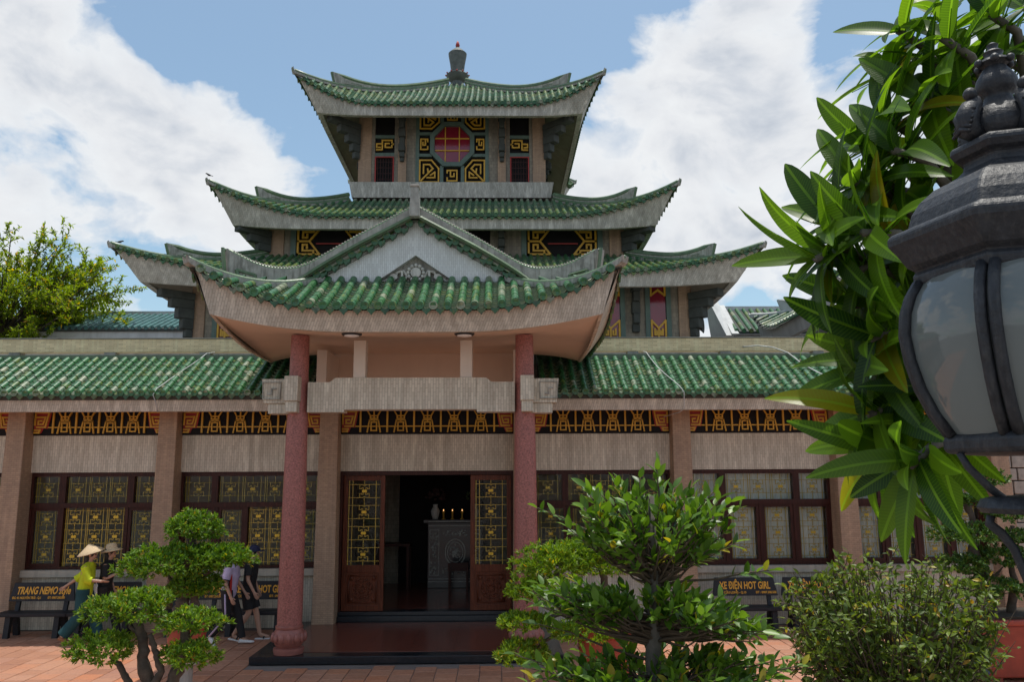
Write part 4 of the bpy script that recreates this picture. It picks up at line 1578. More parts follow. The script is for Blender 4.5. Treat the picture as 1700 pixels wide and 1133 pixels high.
# posts on the beam, panel and the dark strip over it behind
for x in (-2.17, -0.49):
    MB().box(x - 0.095, x + 0.095, 12.74, 12.96, 4.262, 4.86).build('beam_post', MAT['cream'], porch, bevel=0.008)
MB().box(-3.2, 0.45, 15.1, 15.25, 3.95, 5.05).build('inner_panel', MAT['soffit_pink'], porch)
MB().box(-3.05, 0.40, 14.96, 15.098, 5.02, 5.08).build('gap_shade_strip', MAT['black_panel'], porch)  # black strip painted in for the shaded gap above the panel
MB().box(-3.12, -2.95, 14.0, 15.09, 4.1, 4.9).build('side_beam', MAT['cream'], porch)
MB().box(0.28, 0.42, 14.0, 15.09, 4.1, 4.9).build('side_beam', MAT['cream'], porch)

# ---- porch roof
PY0 = 11.62       # tile edge in front
GY = 12.92        # gable face
PHW = 3.17        # half width at the eave
FRP = Matrix.Translation((AX, 0, 0))
PF = Roof(-PY0, -GY, 5.16, 5.88, 0.66, half=PHW, half_i=1.5, conc=0.25, fa=0.30, le=2.0)


def spot(mb):
    return mb.xf(FRP)


dk = MB()
slope_deck(dk, PF, -0.05, 30, 6)
proof = spot(dk).build('porch_roof', MAT['concrete_dark'], porch, smooth=True)
n = int(PHW / 0.2)
pans = MB()
rnd = random.Random(5)
for i in range(-n, n + 1):
    u = i * 0.2
    vm = PF.vmax(u)
    if vm > 0.05:
        ln = math.hypot(1.3 * vm, PF.z(u, vm) - PF.z(u, 0))
        nt = max(1, round(ln / 0.2))
        for j in range(nt):
            a = Vector(PF.p(u, vm * j / nt, 0.012))
            b = Vector(PF.p(u, vm * (j + 1) / nt, 0.012))
            d = b - a
            put('cover_tile', ME_COVER, proof, (AX + a.x + rnd.uniform(-0.003, 0.003), a.y - 0.006, a.z), (math.atan2(d.z, d.y) + rnd.uniform(-0.012, 0.012), 0, rnd.uniform(-0.012, 0.012)), (1.08, d.length / 0.2, 1.08))
        put('end_tile', ME_END, proof, (AX + u, PY0 - 0.025, PF.z(u, 0) + 0.025), (0, 0, rnd.uniform(-0.05, 0.05)), 1.08)
    if i < n:
        pan_strip(pans, PF, u + 0.04, u + 0.16, 0.115, 0.034, 3, True)
        um = u + 0.1
        drip(pans, (um, PY0 - 0.012, PF.z(um, 0) + 0.012), 0.075, 0.115)
stuff(spot(pans).build('pan_tiles', [MAT['glaze_pan'], MAT['tile_lip']], proof))

# side slopes: from the side eaves up to the ridge, concave
RZ = 6.92
BACK = 17.3


def side_z(d, y):
    """height of the main roof at distance d from the axis"""
    q = 1 - d / PHW
    z = 5.16 + (RZ - 5.16) * (0.62 * q + 0.38 * q * q)
    e = max(0.0, 1 - (y - PY0) / 2.6)
    return z + 0.66 * e ** 2.1 * (1 - q) ** 1.5


for sx in (-1, 1):
    m = MB()

    def fn(p, q):
        d = PHW * (1 - q)
        y0 = PY0 + 1.3 * (PHW - d) / (PHW - 1.5) if d > 1.5 else GY - 0.02
        y = y0 + (BACK - y0) * p
        return (sx * d, y, side_z(d, y) - 0.05)
    m.grid(fn, 16, 12)
    spot(m).build('side_slope', MAT['concrete_dark'], proof, smooth=True)
    rows = MB()
    y = PY0 + 0.12
    while y < BACK:
        d_in = PHW - (y - PY0) * (PHW - 1.5) / 1.3 if y < GY else 0.0
        pts = []
        for j in range(9):
            d = PHW + (d_in - PHW) * j / 8
            pts.append((y, -d, side_z(d, y) + 0.012))
        t_ = MB()
        row_tube(t_, pts, 0.056, 0.22)
        end_disc(t_, (y, -(PHW + 0.015), side_z(PHW, y) + 0.03), 0.062, 10)
        drip(t_, (y + 0.1, -(PHW + 0.01), side_z(PHW, y + 0.1)), 0.075, 0.115)
        # local (along, -out, z) -> world
        t_.v = [(sx * -b, a, c) for a, b, c in t_.v]
        rows.add(t_.v, t_.f)
        y += 0.2
    stuff(spot(rows).build('side_tile_rows', MAT['glaze_row'], proof))
# fascia: front and both sides
fs = MB()
fascia_strip(fs, PF, 4.83, PHW - 0.27, 0.27, 0.12, 0.12, 48, 0.25)
spot(fs).build('fascia_board', MAT['mosaic_fascia'], proof)
for sx in (-1, 1):
    m = MB()
    vs, nn = [], 20
    for i in range(nn + 1):
        q = i / nn
        y = PY0 + 0.07 + (15.0 - PY0) * q
        yb = PY0 + 0.19 + (15.0 - PY0 - 0.1) * q
        e = max(0.0, 1 - q * (15.0 - PY0) / 2.6)
        zt = side_z(PHW, y) - 0.035
        zb = 4.83 + 0.27 * flare(0.25 + 0.75 * e, 0.25)
        vs += [(sx * (PHW - 0.03), y, zt), (sx * (PHW - 0.27), yb, zb), (sx * (PHW - 0.32), yb, zb), (sx * (PHW - 0.08), y, zt)]
    f = []
    for i in range(nn):
        a, b = i * 4, (i + 1) * 4
        for k in range(4):
            f.append((a + k, a + (k + 1) % 4, b + (k + 1) % 4, b + k))
    m.add(vs, f)
    spot(m).build('fascia_board', MAT['mosaic_fascia'], proof)
# ceiling, following the fascia's lower edge
so = MB()


def fn(p, q):
    s = 2 * p - 1
    y = PY0 + 0.20 + (15.09 - PY0 - 0.20) * q
    e = max(0.0, 1 - q * 3.4 / 2.6)
    z = 4.836 + 0.27 * max(flare(s, 0.25) * (1 - q), flare(0.25 + 0.75 * e, 0.25) * flare(s, 0.6, 1.5)) - 0.0
    return (s * (PHW - 0.275), y, z + 0.16 * min(1, q * 2) * (1 - abs(s) ** 6))
so.grid(fn, 40, 14)
spot(so).build('porch_ceiling', MAT['soffit_pink'], proof, smooth=True)

# gable face, pediment relief
gbot = 5.70
spot(MB().prism([(-0.95, gbot), (0.95, gbot), (0, 6.38)], GY + 0.125, GY + 0.16)).build('pediment_back', MAT['ridge_stone'], proof)
pd = MB()
yA, yB = GY + 0.03, GY + 0.124
zc = 6.02
pd.prism([(0.085 * math.cos(2 * math.pi * i / 16), zc + 0.085 * math.sin(2 * math.pi * i / 16)) for i in range(16)], yA, yB)
for i in range(12):
    a = 2 * math.pi * i / 12
    pd.ball((0.125 * math.cos(a), yA + 0.03, zc + 0.125 * math.sin(a)), (0.032, 0.03, 0.032), 6, 5)
for sx in (-1, 1):
    pd.box(sx * 0.22 - 0.018, sx * 0.22 + 0.018, yA, yB, 5.76, 6.04)
    pd.box(sx * 0.36 - 0.018, sx * 0.36 + 0.018, yA, yB, 5.76, 5.92)
    pd.prism([(sx * 0.36 + 0.065 * math.cos(2 * math.pi * i / 14) * sx, 5.95 + 0.05 * math.sin(2 * math.pi * i / 14)) for i in range(14)], yA + 0.01, yB)
    pd.tube([(sx * 0.16, yA + 0.04, 5.80), (sx * 0.19, yA + 0.04, 5.88), (sx * 0.145, yA + 0.04, 5.96), (sx * 0.20, yA + 0.04, 6.05), (sx * 0.30, yA + 0.04, 6.03), (sx * 0.33, yA + 0.04, 5.97)], 0.022, 6)
    pd.tube([(sx * 0.42, yA + 0.04, 5.93), (sx * 0.50, yA + 0.04, 5.88), (sx * 0.56, yA + 0.04, 5.87), (sx * 0.66, yA + 0.04, 5.80)], 0.022, 6)
    pd.tube([(sx * 0.02, yA + 0.04, 5.78), (sx * 0.10, yA + 0.04, 5.76), (sx * 0.12, yA + 0.04, 5.84), (sx * 0.06, yA + 0.04, 5.86), (sx * 0.05, yA + 0.04, 5.81)], 0.018, 6)
spot(pd).build('pediment_relief', MAT['relief'], proof, smooth=False)

# gable face and the tiles edging it along the rake
def curve(pts, d):
    for i in range(1, len(pts)):
        if d <= pts[i][0] or i == len(pts) - 1:
            q = (d - pts[i - 1][0]) / (pts[i][0] - pts[i - 1][0])
            return pts[i - 1][1] + (pts[i][1] - pts[i - 1][1]) * q


RAKE = [(0.0, 7.08), (0.09, 7.03), (0.48, 6.81), (0.96, 6.54), (1.39, 6.28), (1.62, 6.14), (1.77, 6.065), (1.9, 6.02), (2.01, 6.0), (2.2, 5.995), (2.39, 6.02), (2.55, 6.07), (2.70, 6.145), (2.85, 6.22), (2.98, 6.29)]
FOOT = [(0.0, 6.90), (0.96, 6.38), (1.39, 6.12), (1.62, 5.97), (1.77, 5.86), (1.9, 5.76), (2.01, 5.70), (2.2, 5.62), (2.39, 5.59), (2.6, 5.61), (2.75, 5.65), (2.98, 5.76)]


def rake_z(d):
    return curve(RAKE, d)


gw = MB()
rk = [(sx_ * d, rake_z(abs(d)) - 0.15) for sx_, d in [(1, q * 0.17) for q in range(11)]]
gw.prism([(0.0, 6.30), (0.86, gbot), (1.82, gbot)] + rk[::-1], GY, GY + 0.12)
gw.prism([(0.0, 6.30)] + [(-x, z) for x, z in rk] + [(-1.82, gbot), (-0.86, gbot)], GY, GY + 0.12)
spot(gw).build('gable_wall', MAT['mosaic_gable'], proof)
for sx in (-1, 1):
    d = 0.10
    while d < 1.74:
        z = rake_z(d) - 0.215
        e = MB()
        end_disc(e, (sx * d, GY - 0.13, z), 0.062, 10)
        row_tube(e, [(sx * d, GY - 0.12, z), (sx * d, GY + 0.06, z + 0.02)], 0.05, 0.3)
        spot(e).build('rake_tile', MAT['glaze_row'], proof)
        e = MB()
        drip(e, (sx * (d + 0.0925), GY - 0.115, z - 0.055), 0.078, 0.11, 0.1)
        spot(e).build('rake_drip_tile', MAT['glaze_row'], proof)
        d += 0.185
# descending ridges: down the rake, sweeping out to an upturned horn; low hip ridge to the corner
for sx in (-1, 1):
    base, top = [], []
    nn = 36
    for i in range(nn + 1):
        d = 2.98 * i / nn
        yy = GY - 0.10 - 0.30 * max(0, (d - 1.7) / 1.3)
        base.append((sx * (d - 0.07 * (i == nn)), yy, curve(FOOT, d)))
        top.append((sx * d, yy, rake_z(d)))
    m = MB()
    ridge_wall(m, base, top, 0.17)
    spot(m).build('gable_ridge', MAT['ridge_stone'], proof)
    cp = MB()
    cp.tube(top, [0.055] * nn + [0.02], 8)
    cp.tube([Vector(p) + Vector((0, -0.09, 0.03)) for p in base[:-3]], 0.032, 5)
    A, B = Vector(base[-1]), Vector(top[-1])
    f0 = Vector((0, -0.085, 0))
    c0, c1 = Vector(base[-7]), Vector(top[-7])
    for (a, b) in ((A, B), (A.lerp(B, 0.2), c0.lerp(c1, 0.22)), (c0.lerp(c1, 0.22), c0.lerp(c1, 0.62)), (c0.lerp(c1, 0.62), A.lerp(B, 0.5).lerp(c0.lerp(c1, 0.5), 0.4)), (A.lerp(B, 0.5).lerp(c0.lerp(c1, 0.5), 0.4), A.lerp(B, 0.3).lerp(c0.lerp(c1, 0.3), 0.45))):
        cp.tube([a + f0, b + f0], 0.03, 5)
    spot(cp).build('ridge_cap', MAT['ridge_glaze'], proof, smooth=True, sharp=60)
    # small studs along the crest
    stud = MB()
    for i in range(0, 60):
        d = 0.12 + 2.75 * i / 60
        yy = GY - 0.10 - 0.30 * max(0, (d - 1.7) / 1.3)
        stud.ball((sx * d, yy - 0.03, rake_z(d) + 0.045), 0.019, 5, 4)
    stuff(spot(stud).build('crest_studs', MAT['stone_grey'], proof))
    base, top = [], []
    for i in range(17):
        v = i / 16
        u = PF.w(v)
        p = Vector(PF.p(sx * u, v))
        base.append(p + Vector((0, 0, -0.03)))
        top.append(p + Vector((0, 0, 0.055)))
    base.insert(0, base[0] + Vector((sx * 0.03, -0.03, 0.03)))
    top.insert(0, top[0] + Vector((sx * 0.05, -0.05, 0.045)))
    m = MB()
    ridge_wall(m, base, top, 0.17)
    spot(m).build('hip_ridge', MAT['ridge_stone'], proof)
    cp = MB()
    cp.tube(top, [0.02] + [0.055] * (len(top) - 1), 8)
    spot(cp).build('ridge_cap', MAT['ridge_glaze'], proof, smooth=True)
# main ridge running back and the stone post at its front end
spot(MB().box(-0.10, 0.10, GY - 0.2, BACK, RZ - 0.06, RZ + 0.12)).build('main_ridge', MAT['ridge_stone'], proof)
spot(MB().hexa([(-0.085, GY - 0.34, 6.86), (0.085, GY - 0.34, 6.86), (0.085, GY - 0.1, 6.86), (-0.085, GY - 0.1, 6.86)],
               [(-0.062, GY - 0.32, 7.36), (0.062, GY - 0.32, 7.36), (0.062, GY - 0.12, 7.36), (-0.062, GY - 0.12, 7.36)])).build('ridge_post', MAT['ridge_stone'], proof, bevel=0.01)
spot(MB().box(-0.075, 0.075, GY - 0.335, GY - 0.105, 7.362, 7.40)).build('ridge_post_cap', MAT['stone_grey'], proof, bevel=0.01)

# ---- doors
def door_leaf(x0, x1, label):
    z0, z1 = 0.275, 2.75
    y = YW + 0.06
    d = MB()
    f = 0.085
    d.box(x0, x0 + f, y, y + 0.05, z0, z1).box(x1 - f, x1, y, y + 0.05, z0, z1)
    for (a, b) in ((z0, z0 + 0.10), (0.96, 1.10), (z1 - 0.10, z1)):
        d.box(x0 + f, x1 - f, y + 0.001, y + 0.049, a, b)
    leaf = d.build('door', MAT['wood_door'], porch, bevel=0.006)
    leaf['label'] = label
    ix0, ix1 = x0 + f, x1 - f
    MB().box(ix0, ix1, y + 0.018, y + 0.03, z0 + 0.10, 0.96).build('lower_panel', MAT['wood_door'], leaf)
    c = MB()
    cx, cz = (ix0 + ix1) / 2, (z0 + 0.10 + 0.96) / 2
    hw, hh = (ix1 - ix0) / 2 - 0.05, 0.24
    c.bars([(cx - hw, cz - hh), (cx + hw, cz - hh), (cx + hw, cz + hh), (cx - hw, cz + hh)], 0.022, y - 0.004, y + 0.018, True)
    for rr in (0.185, 0.12):
        c.tube([(cx + rr * math.cos(a * math.pi / 12), y + 0.014, cz + rr * math.sin(a * math.pi / 12)) for a in range(25)], 0.013, 5)
    for i in range(10):
        a = 2 * math.pi * i / 10
        c.ball((cx + 0.152 * math.cos(a), y + 0.014, cz + 0.152 * math.sin(a)), (0.026, 0.014, 0.026), 6, 5)
        c.ball((cx + 0.06 * math.cos(a), y + 0.014, cz + 0.06 * math.sin(a)), (0.024, 0.016, 0.024), 6, 5)
    for a in (-1, 1):
        for b in (-1, 1):
            c.ball((cx + a * (hw - 0.05), y + 0.014, cz + b * (hh - 0.05)), (0.04, 0.014, 0.04), 7, 5)
    c.build('carving', MAT['wood_door'], leaf, smooth=True)
    MB().box(ix0, ix1, y + 0.022, y + 0.028, 1.10, z1 - 0.10).build('pane', MAT['glass'], leaf)
    w, h = ix1 - ix0, z1 - 0.10 - 1.10
    g, k = grille_mesh('grille', w, h, 1, 4)
    put('grille', g, leaf, (ix0, y + 0.018, 1.10))
    put('grille_block', k, leaf, (ix0, y + 0.018, 1.10))
    return leaf


door_leaf(-2.90, -2.12, 'left door leaf')
door_leaf(-0.51, 0.26, 'right door leaf')
fr = MB()
fr.box(XL + 0.172, -2.905, YW + 0.0, YW + 0.16, 0.271, 2.828).box(0.265, XR_ - 0.172, YW + 0.0, YW + 0.16, 0.271, 2.828).box(-2.905, 0.265, YW + 0.0, YW + 0.16, 2.752, 2.828)
fr.build('door_frame', MAT['wood_dark'], porch)
# rooms behind
MB().box(-3.33, 0.68, 15.86, 21.5, 0.13, 0.262).build('hall_floor', MAT['granite_red'], porch)
MB().box(-3.33, 0.68, 21.5, 21.62, 0.0, 4.62).build('hall_back_wall', MAT['cream'], porch)
MB().box(-3.33, 0.68, 15.82, 21.6, 4.622, 4.80).build('hall_ceiling', MAT['cream'], porch)
MB().box(-3.345, -3.335, 15.8, 21.6, 0.0, 4.62).build('hall_side_wall', MAT['cream'], porch)
MB().box(0.684, 0.694, 15.8, 21.6, 0.0, 4.62).build('hall_side_wall', MAT['cream'], porch)
MB().box(XL + 0.17, XR_ - 0.17, YW + 0.0, YW + 0.18, Z_FR1 + 0.152, 4.99).build('wall_head', MAT['concrete'], porch)

# ------------------------------------------------------------------ small fittings
for x, lb in ((-2.17, 'left of the two round black lights on the porch ceiling'), (-0.49, 'right of the two round black lights on the porch ceiling')):
    t_ = thing('ceiling_light', lb, 'ceiling light', (x, 12.0, 4.87), group='round porch ceiling lights')
    MB().lathe([(0.13, 0.0), (0.15, -0.01), (0.15, -0.05), (0.13, -0.065), (0.115, -0.065)], 24).build('housing', MAT['plastic_black'], t_, smooth=True, sharp=40)
    MB().lathe([(0.112, -0.05), (0.11, -0.072), (0.05, -0.085)], 24).build('diffuser', MAT['white_plastic'], t_, smooth=True)


MAT['cable'] = plain('cable', (0.50, 0.50, 0.48), 0.6, 0.2, 10, grime=0.3)


for x, lb in ((-7.68, 'small dark floodlight under the eave above the leftmost whole window'), (-4.66, 'small dark floodlight under the eave left of the left red column'),
              (1.98, 'small dark floodlight under the eave just right of the right red column'), (4.98, 'small dark floodlight under the eave above the curtained window')):
    t_ = thing('eave_floodlight', lb, 'floodlight', (x, 14.78, 3.985), group='floodlights under the eaves')
    MB().box(-0.15, 0.15, -0.06, 0.06, -0.085, -0.02).build('housing', MAT['plastic_black'], t_, bevel=0.01)
    MB().box(-0.03, 0.03, -0.02, 0.02, -0.019, 0.0).build('bracket', MAT['plastic_black'], t_)


def cable(name, pts, r, mat, label):
    o = MB().tube(pts, r, 6).build(name, mat, smooth=True)
    return tag(o, label, 'cable', 'cables on the wing roofs')


def slope_pt(x, d, dz=0.075):
    return (x, EY + math.cos(SA) * d, EZ + math.sin(SA) * d + dz)


cable('roof_cable', [(2.95, 16.2, 5.2), (2.97, 15.95, 5.14), slope_pt(3.0, 1.45), slope_pt(3.06, 1.0), slope_pt(3.16, 0.6), slope_pt(3.30, 0.15), slope_pt(3.33, -0.02), (3.36, 14.53, 4.20), (3.37, 14.60, 3.92), (3.32, 14.72, 3.86), (3.1, 15.1, 3.80)], 0.009, MAT['cable'],
      'thin white cable running down the right wing roof near the porch')
cable('roof_cable', [(5.0, 16.28, 5.3), (5.25, 16.1, 5.30), (5.5, 15.95, 5.24), slope_pt(5.78, 1.52, 0.12), slope_pt(5.9, 1.1), slope_pt(6.05, 0.7), slope_pt(6.3, 0.25), slope_pt(6.5, -0.02)], 0.014, MAT['cable'],
      'white cable curling over the kerb onto the right wing roof beside the plumeria leaves')
cable('roof_cable', [(-5.65, 16.2, 5.2), (-5.72, 15.95, 5.14), slope_pt(-5.8, 1.40, 0.06), slope_pt(-5.98, 0.7, 0.06), slope_pt(-6.1, 0.05), (-6.12, 14.53, 4.18), (-6.09, 14.60, 4.05), (-6.07, 14.66, 3.88)], 0.009, MAT['cable'],
      'white cable dropping from the tile edge of the left wing')


def horn(loc, rz, label):
    t_ = thing('loudspeaker_horn', label, 'loudspeaker', loc, rz, 'loudspeaker horns on the tower')
    MB().lathe([(0.03, 0.0), (0.05, 0.12), (0.09, 0.22), (0.16, 0.30), (0.20, 0.33), (0.205, 0.34), (0.15, 0.30), (0.06, 0.2)], 20).xf(Matrix.Rotation(R(90), 4, 'X')).build('bell', MAT['concrete_dark'], t_, smooth=True)
    MB().lathe([(0.09, -0.16), (0.10, -0.14), (0.10, -0.02), (0.06, 0.01)], 16).xf(Matrix.Rotation(R(90), 4, 'X')).build('driver', MAT['concrete_dark'], t_, smooth=True, sharp=40)
    MB().box(-0.02, 0.02, -0.05, 0.10, 0.02, 0.22).build('mounting_arm', MAT['concrete_dark'], t_)


horn((-7.35, 19.9, 6.2), R(-65), 'grey loudspeaker horn fixed to the tower corner on the left')
horn((4.80, 19.9, 6.4), R(65), 'grey loudspeaker horn fixed to the tower corner on the right')


def bird(loc, rz, s, label):
    t_ = thing('bird', label, 'bird', loc, rz, 'birds on the tower roofs')
    m = MB()
    m.loft([[(r * math.cos(2 * math.pi * k / 10), y, z + r * 0.9 * math.sin(2 * math.pi * k / 10)) for k in range(10)] for (y, z, r) in
            ((0.075, 0.075, 0.004), (0.055, 0.08, 0.018), (0.035, 0.082, 0.024), (0.015, 0.07, 0.028), (-0.02, 0.052, 0.036), (-0.055, 0.045, 0.028), (-0.09, 0.04, 0.012), (-0.15, 0.035, 0.008))])
    m.tube([(0.012, 0, 0.03), (0.012, 0.005, 0.0)], 0.003, 5).tube([(-0.012, 0, 0.03), (-0.012, 0.005, 0.0)], 0.003, 5)
    m.xf(Matrix.Scale(s, 4)).build('body', MAT['plastic_black'], t_, smooth=True)


# the pigeons sit on the ridges
pz = T1.p(-T1.w(0.055), 0.055, 0.13)
bird((AX + pz[0], TC + pz[1], pz[2]), R(-60), 0.85, 'small dark bird on the ridge near the left tip of the lowest tower roof')
pz = T2.p(-T2.w(0.0), 0.0, 0.16)
bird((AX + pz[0] - 0.02, TC + pz[1] - 0.02, pz[2] + 0.02), R(120), 0.85, 'small dark bird perched on the left tip of the middle tower roof')

# ------------------------------------------------------------------ inside the open doors
alt = thing('altar_cabinet', 'black altar cabinet with mother-of-pearl inlay and an oval medallion inside the doorway', 'altar', (-0.95, 18.9, 0.262))
MB().box(-0.62, 0.62, -0.1, 0.5, 0.0, 1.42).build('body', MAT['granite_black'], alt, bevel=0.01)
MB().box(-0.72, 0.72, -0.16, 0.55, 1.422, 1.50).build('top', MAT['granite_black'], alt, bevel=0.01)
pearl = plain('pearl', (0.30, 0.32, 0.29), 0.35, 0.3, 25, spec=0.8)
inl = MB()
for rr, tt in ((0.26, 0.018), (0.20, 0.012)):
    inl.tube([(rr * 0.85 * math.cos(a * math.pi / 16), -0.105, 0.78 + rr * 1.1 * math.sin(a * math.pi / 16)) for a in range(33)], tt, 5)
rr_ = random.Random(4)
for i in range(70):
    a, q = rr_.uniform(0, 6.28), rr_.uniform(0, 0.16)
    inl.ball((q * 0.8 * math.cos(a), -0.106, 0.78 + q * 1.1 * math.sin(a)), (rr_.uniform(0.01, 0.03), 0.006, rr_.uniform(0.008, 0.02)), 5, 4)
for cx in (-0.47, 0.47):
    for i in range(60):
        inl.ball((cx + rr_.uniform(-0.075, 0.075), -0.106, rr_.uniform(0.32, 1.22)), (rr_.uniform(0.01, 0.028), 0.006, rr_.uniform(0.008, 0.03)), 5, 4)
    inl.bars([(cx - 0.1, 0.28), (cx + 0.1, 0.28), (cx + 0.1, 1.27), (cx - 0.1, 1.27)], 0.012, -0.112, -0.101, True)
for cz in (0.36, 1.20):
    for i in range(34):
        inl.ball((rr_.uniform(-0.27, 0.27), -0.106, cz + rr_.uniform(-0.06, 0.06)), (rr_.uniform(0.012, 0.03), 0.006, rr_.uniform(0.01, 0.022)), 5, 4)
for cz in (0.14, 0.20, 1.36, 1.46):
    inl.box(-0.6, 0.6, -0.175 if cz > 1.4 else -0.108, -0.161 if cz > 1.4 else -0.101, cz - 0.006, cz + 0.006)
stuff(inl.build('inlay', pearl, alt))
ch = thing('chair', 'dark wooden chair standing before the altar cabinet', 'chair', (-0.85, 18.3, 0.262))
MB().box(-0.22, 0.22, -0.22, 0.22, 0.44, 0.48).build('seat', MAT['wood_dark'], ch)
for sx in (-1, 1):
    for sy in (-1, 1):
        MB().box(sx * 0.19 - 0.02, sx * 0.19 + 0.02, sy * 0.19 - 0.02, sy * 0.19 + 0.02, 0, 0.439).build('leg', MAT['wood_dark'], ch)
MB().box(-0.22, 0.22, -0.22, -0.185, 0.481, 0.62).build('backrest', MAT['wood_dark'], ch)


def bouquet(loc, seed, label, colr):
    t_ = thing('flower_vase', label, 'vase', loc, 0, 'flower vases on the altar')
    MB().lathe([(0.06, 0), (0.09, 0.1), (0.10, 0.18), (0.05, 0.28), (0.06, 0.33)], 16).build('vase', MAT['mosaic_gable'], t_, smooth=True)
    r_ = random.Random(seed)
    m = MB()
    for i in range(60):
        a, e = r_.uniform(0, 6.28), r_.uniform(-0.1, 1.4)
        q = r_.uniform(0.12, 0.24)
        c = (q * math.cos(a) * math.cos(e), q * math.sin(a) * math.cos(e), 0.46 + q * math.sin(e))
        m.ball(c, r_.uniform(0.018, 0.035), 6, 4)
    stuff(m.build('flowers', colr, t_, smooth=True))


bouquet((-1.42, 18.98, 1.764), 1, 'vase of flowers on the left end of the altar cabinet', plain('flower_dark', (0.10, 0.05, 0.05), 0.7))
bouquet((-0.52, 18.98, 1.764), 2, 'vase of flowers on the right end of the altar cabinet', plain('flower_green', (0.06, 0.10, 0.03), 0.7))


def emit(name, c, s):
    m = bpy.data.materials.new(name)
    m.use_nodes = True
    b = m.node_tree.nodes['Principled BSDF']
    b.inputs['Base Color'].default_value = (*c, 1)
    b.inputs['Emission Color'].default_value = (*c, 1)
    b.inputs['Emission Strength'].default_value = s
    return m


flame = emit('flame', (1.0, 0.55, 0.2), 0.9)
for x, z, lb in ((-1.02, 1.764, 'lit brass candle lamp in the middle of the altar top'), (-0.80, 1.764, 'lit brass candle lamp just right of the altar middle'), (-1.22, 1.764, 'lit brass candle lamp just left of the altar middle')):
    t_ = thing('candle_lamp', lb, 'candle', (x, 18.82, z), group='candle lamps on the altar')
    MB().lathe([(0.05, 0), (0.02, 0.03), (0.02, 0.14), (0.045, 0.18)], 12).build('stand', MAT['gold'], t_, smooth=True)
    MB().lathe([(0.006, 0.18), (0.013, 0.195), (0.008, 0.215), (0.002, 0.225)], 10).build('flame', flame, t_, smooth=True)
sc_ = thing('inlaid_screen', 'dark framed two-panel picture hanging on the hall back wall', 'picture', (-1.95, 21.44, 2.55))
MB().box(-0.75, 0.75, -0.05, 0.055, 0, 1.35).build('frame', MAT['granite_black'], sc_)
for sx in (-1, 1):
    MB().box(sx * 0.36 - 0.28, sx * 0.36 + 0.28, -0.06, -0.051, 0.12, 1.23).build('picture_panel', MAT['green_frame'], sc_)
tb = thing('side_table', 'low dark table inside the left of the hall', 'table', (-2.35, 18.9, 0.262))
MB().box(-0.4, 0.4, -0.25, 0.25, 0.92, 0.98).build('table_top', MAT['wood_dark'], tb)
for sx in (-1, 1):
    for sy in (-1, 1):
        MB().box(sx * 0.35 - 0.03, sx * 0.35 + 0.03, sy * 0.2 - 0.03, sy * 0.2 + 0.03, 0, 0.919).build('leg', MAT['wood_dark'], tb)

# ------------------------------------------------------------------ benches with painted backs
def text_obj(body, size, loc, parent, mat, name='lettering', font_scale=(1, 1), shear=0.0):
    cu = bpy.data.curves.new(name, 'FONT')
    cu.body = body
    cu.size = size
    cu.align_x = 'LEFT'
    cu.extrude = 0.002
    cu.offset = size * 0.028
    cu.resolution_u = 3
    cu.shear = shear
    o = bpy.data.objects.new(name, cu)
    C.objects.link(o)
    dg = bpy.context.evaluated_depsgraph_get()
    me = bpy.data.meshes.new_from_object(o.evaluated_get(dg))
    bpy.data.objects.remove(o)
    me.materials.clear()
    me.materials.append(mat)
    t_ = put(name, me, parent, loc, (R(90 - 9), 0, 0), (font_scale[0], font_scale[1], 1))
    return t_, me


MAT['bench'] = plain('bench', (0.016, 0.017, 0.021), 0.55, 0.3, 20, 0.15, 60, space='Object', spec=0.35)
MAT['letter'] = plain('letter', (0.72, 0.36, 0.03), 0.5, 0.1, 10)


def bench(x0, x1, lines, label):
    """stone bench: seat slab, four legs, two back stays and a board leaning back a little"""
    w = x1 - x0
    t_ = thing('bench', label, 'bench', (x0, 14.98, 0), group='lettered benches along the gallery wall')
    MB().box(-0.06, w + 0.06, -0.22, 0.16, 0.36, 0.42).build('seat', MAT['bench'], t_, bevel=0.008)
    for x in (0.14, w - 0.14):
        MB().hexa([(x - 0.045, -0.20, 0), (x + 0.045, -0.20, 0), (x + 0.045, -0.12, 0), (x - 0.045, -0.12, 0)], [(x - 0.045, -0.16, 0.358), (x + 0.045, -0.16, 0.358), (x + 0.045, -0.07, 0.358), (x - 0.045, -0.07, 0.358)]).build('leg', MAT['bench'], t_)
        MB().hexa([(x - 0.045, 0.12, 0), (x + 0.045, 0.12, 0), (x + 0.045, 0.20, 0), (x - 0.045, 0.20, 0)], [(x - 0.045, 0.04, 0.358), (x + 0.045, 0.04, 0.358), (x + 0.045, 0.13, 0.358), (x - 0.045, 0.13, 0.358)]).build('leg', MAT['bench'], t_)
        MB().hexa([(x - 0.035, 0.08, 0.421), (x + 0.035, 0.08, 0.421), (x + 0.035, 0.14, 0.421), (x - 0.035, 0.14, 0.421)], [(x - 0.035, 0.17, 0.80), (x + 0.035, 0.17, 0.80), (x + 0.035, 0.22, 0.80), (x - 0.035, 0.22, 0.80)]).build('back_stay', MAT['bench'], t_)
    MB().hexa([(-0.02, 0.095, 0.58), (w + 0.02, 0.095, 0.58), (w + 0.02, 0.135, 0.58), (-0.02, 0.135, 0.58)], [(0.04, 0.147, 0.89), (w - 0.04, 0.147, 0.89), (w - 0.04, 0.187, 0.89), (0.04, 0.187, 0.89)]).build('backrest', MAT['bench'], t_, bevel=0.004)
    for (body, size, dx, z, sx, sh) in lines:
        y = 0.094 + (z - 0.58) * 0.168
        text_obj(body, size, (dx, y - 0.003, z), t_, MAT['letter'], font_scale=(sx, 1), shear=sh)
    return t_


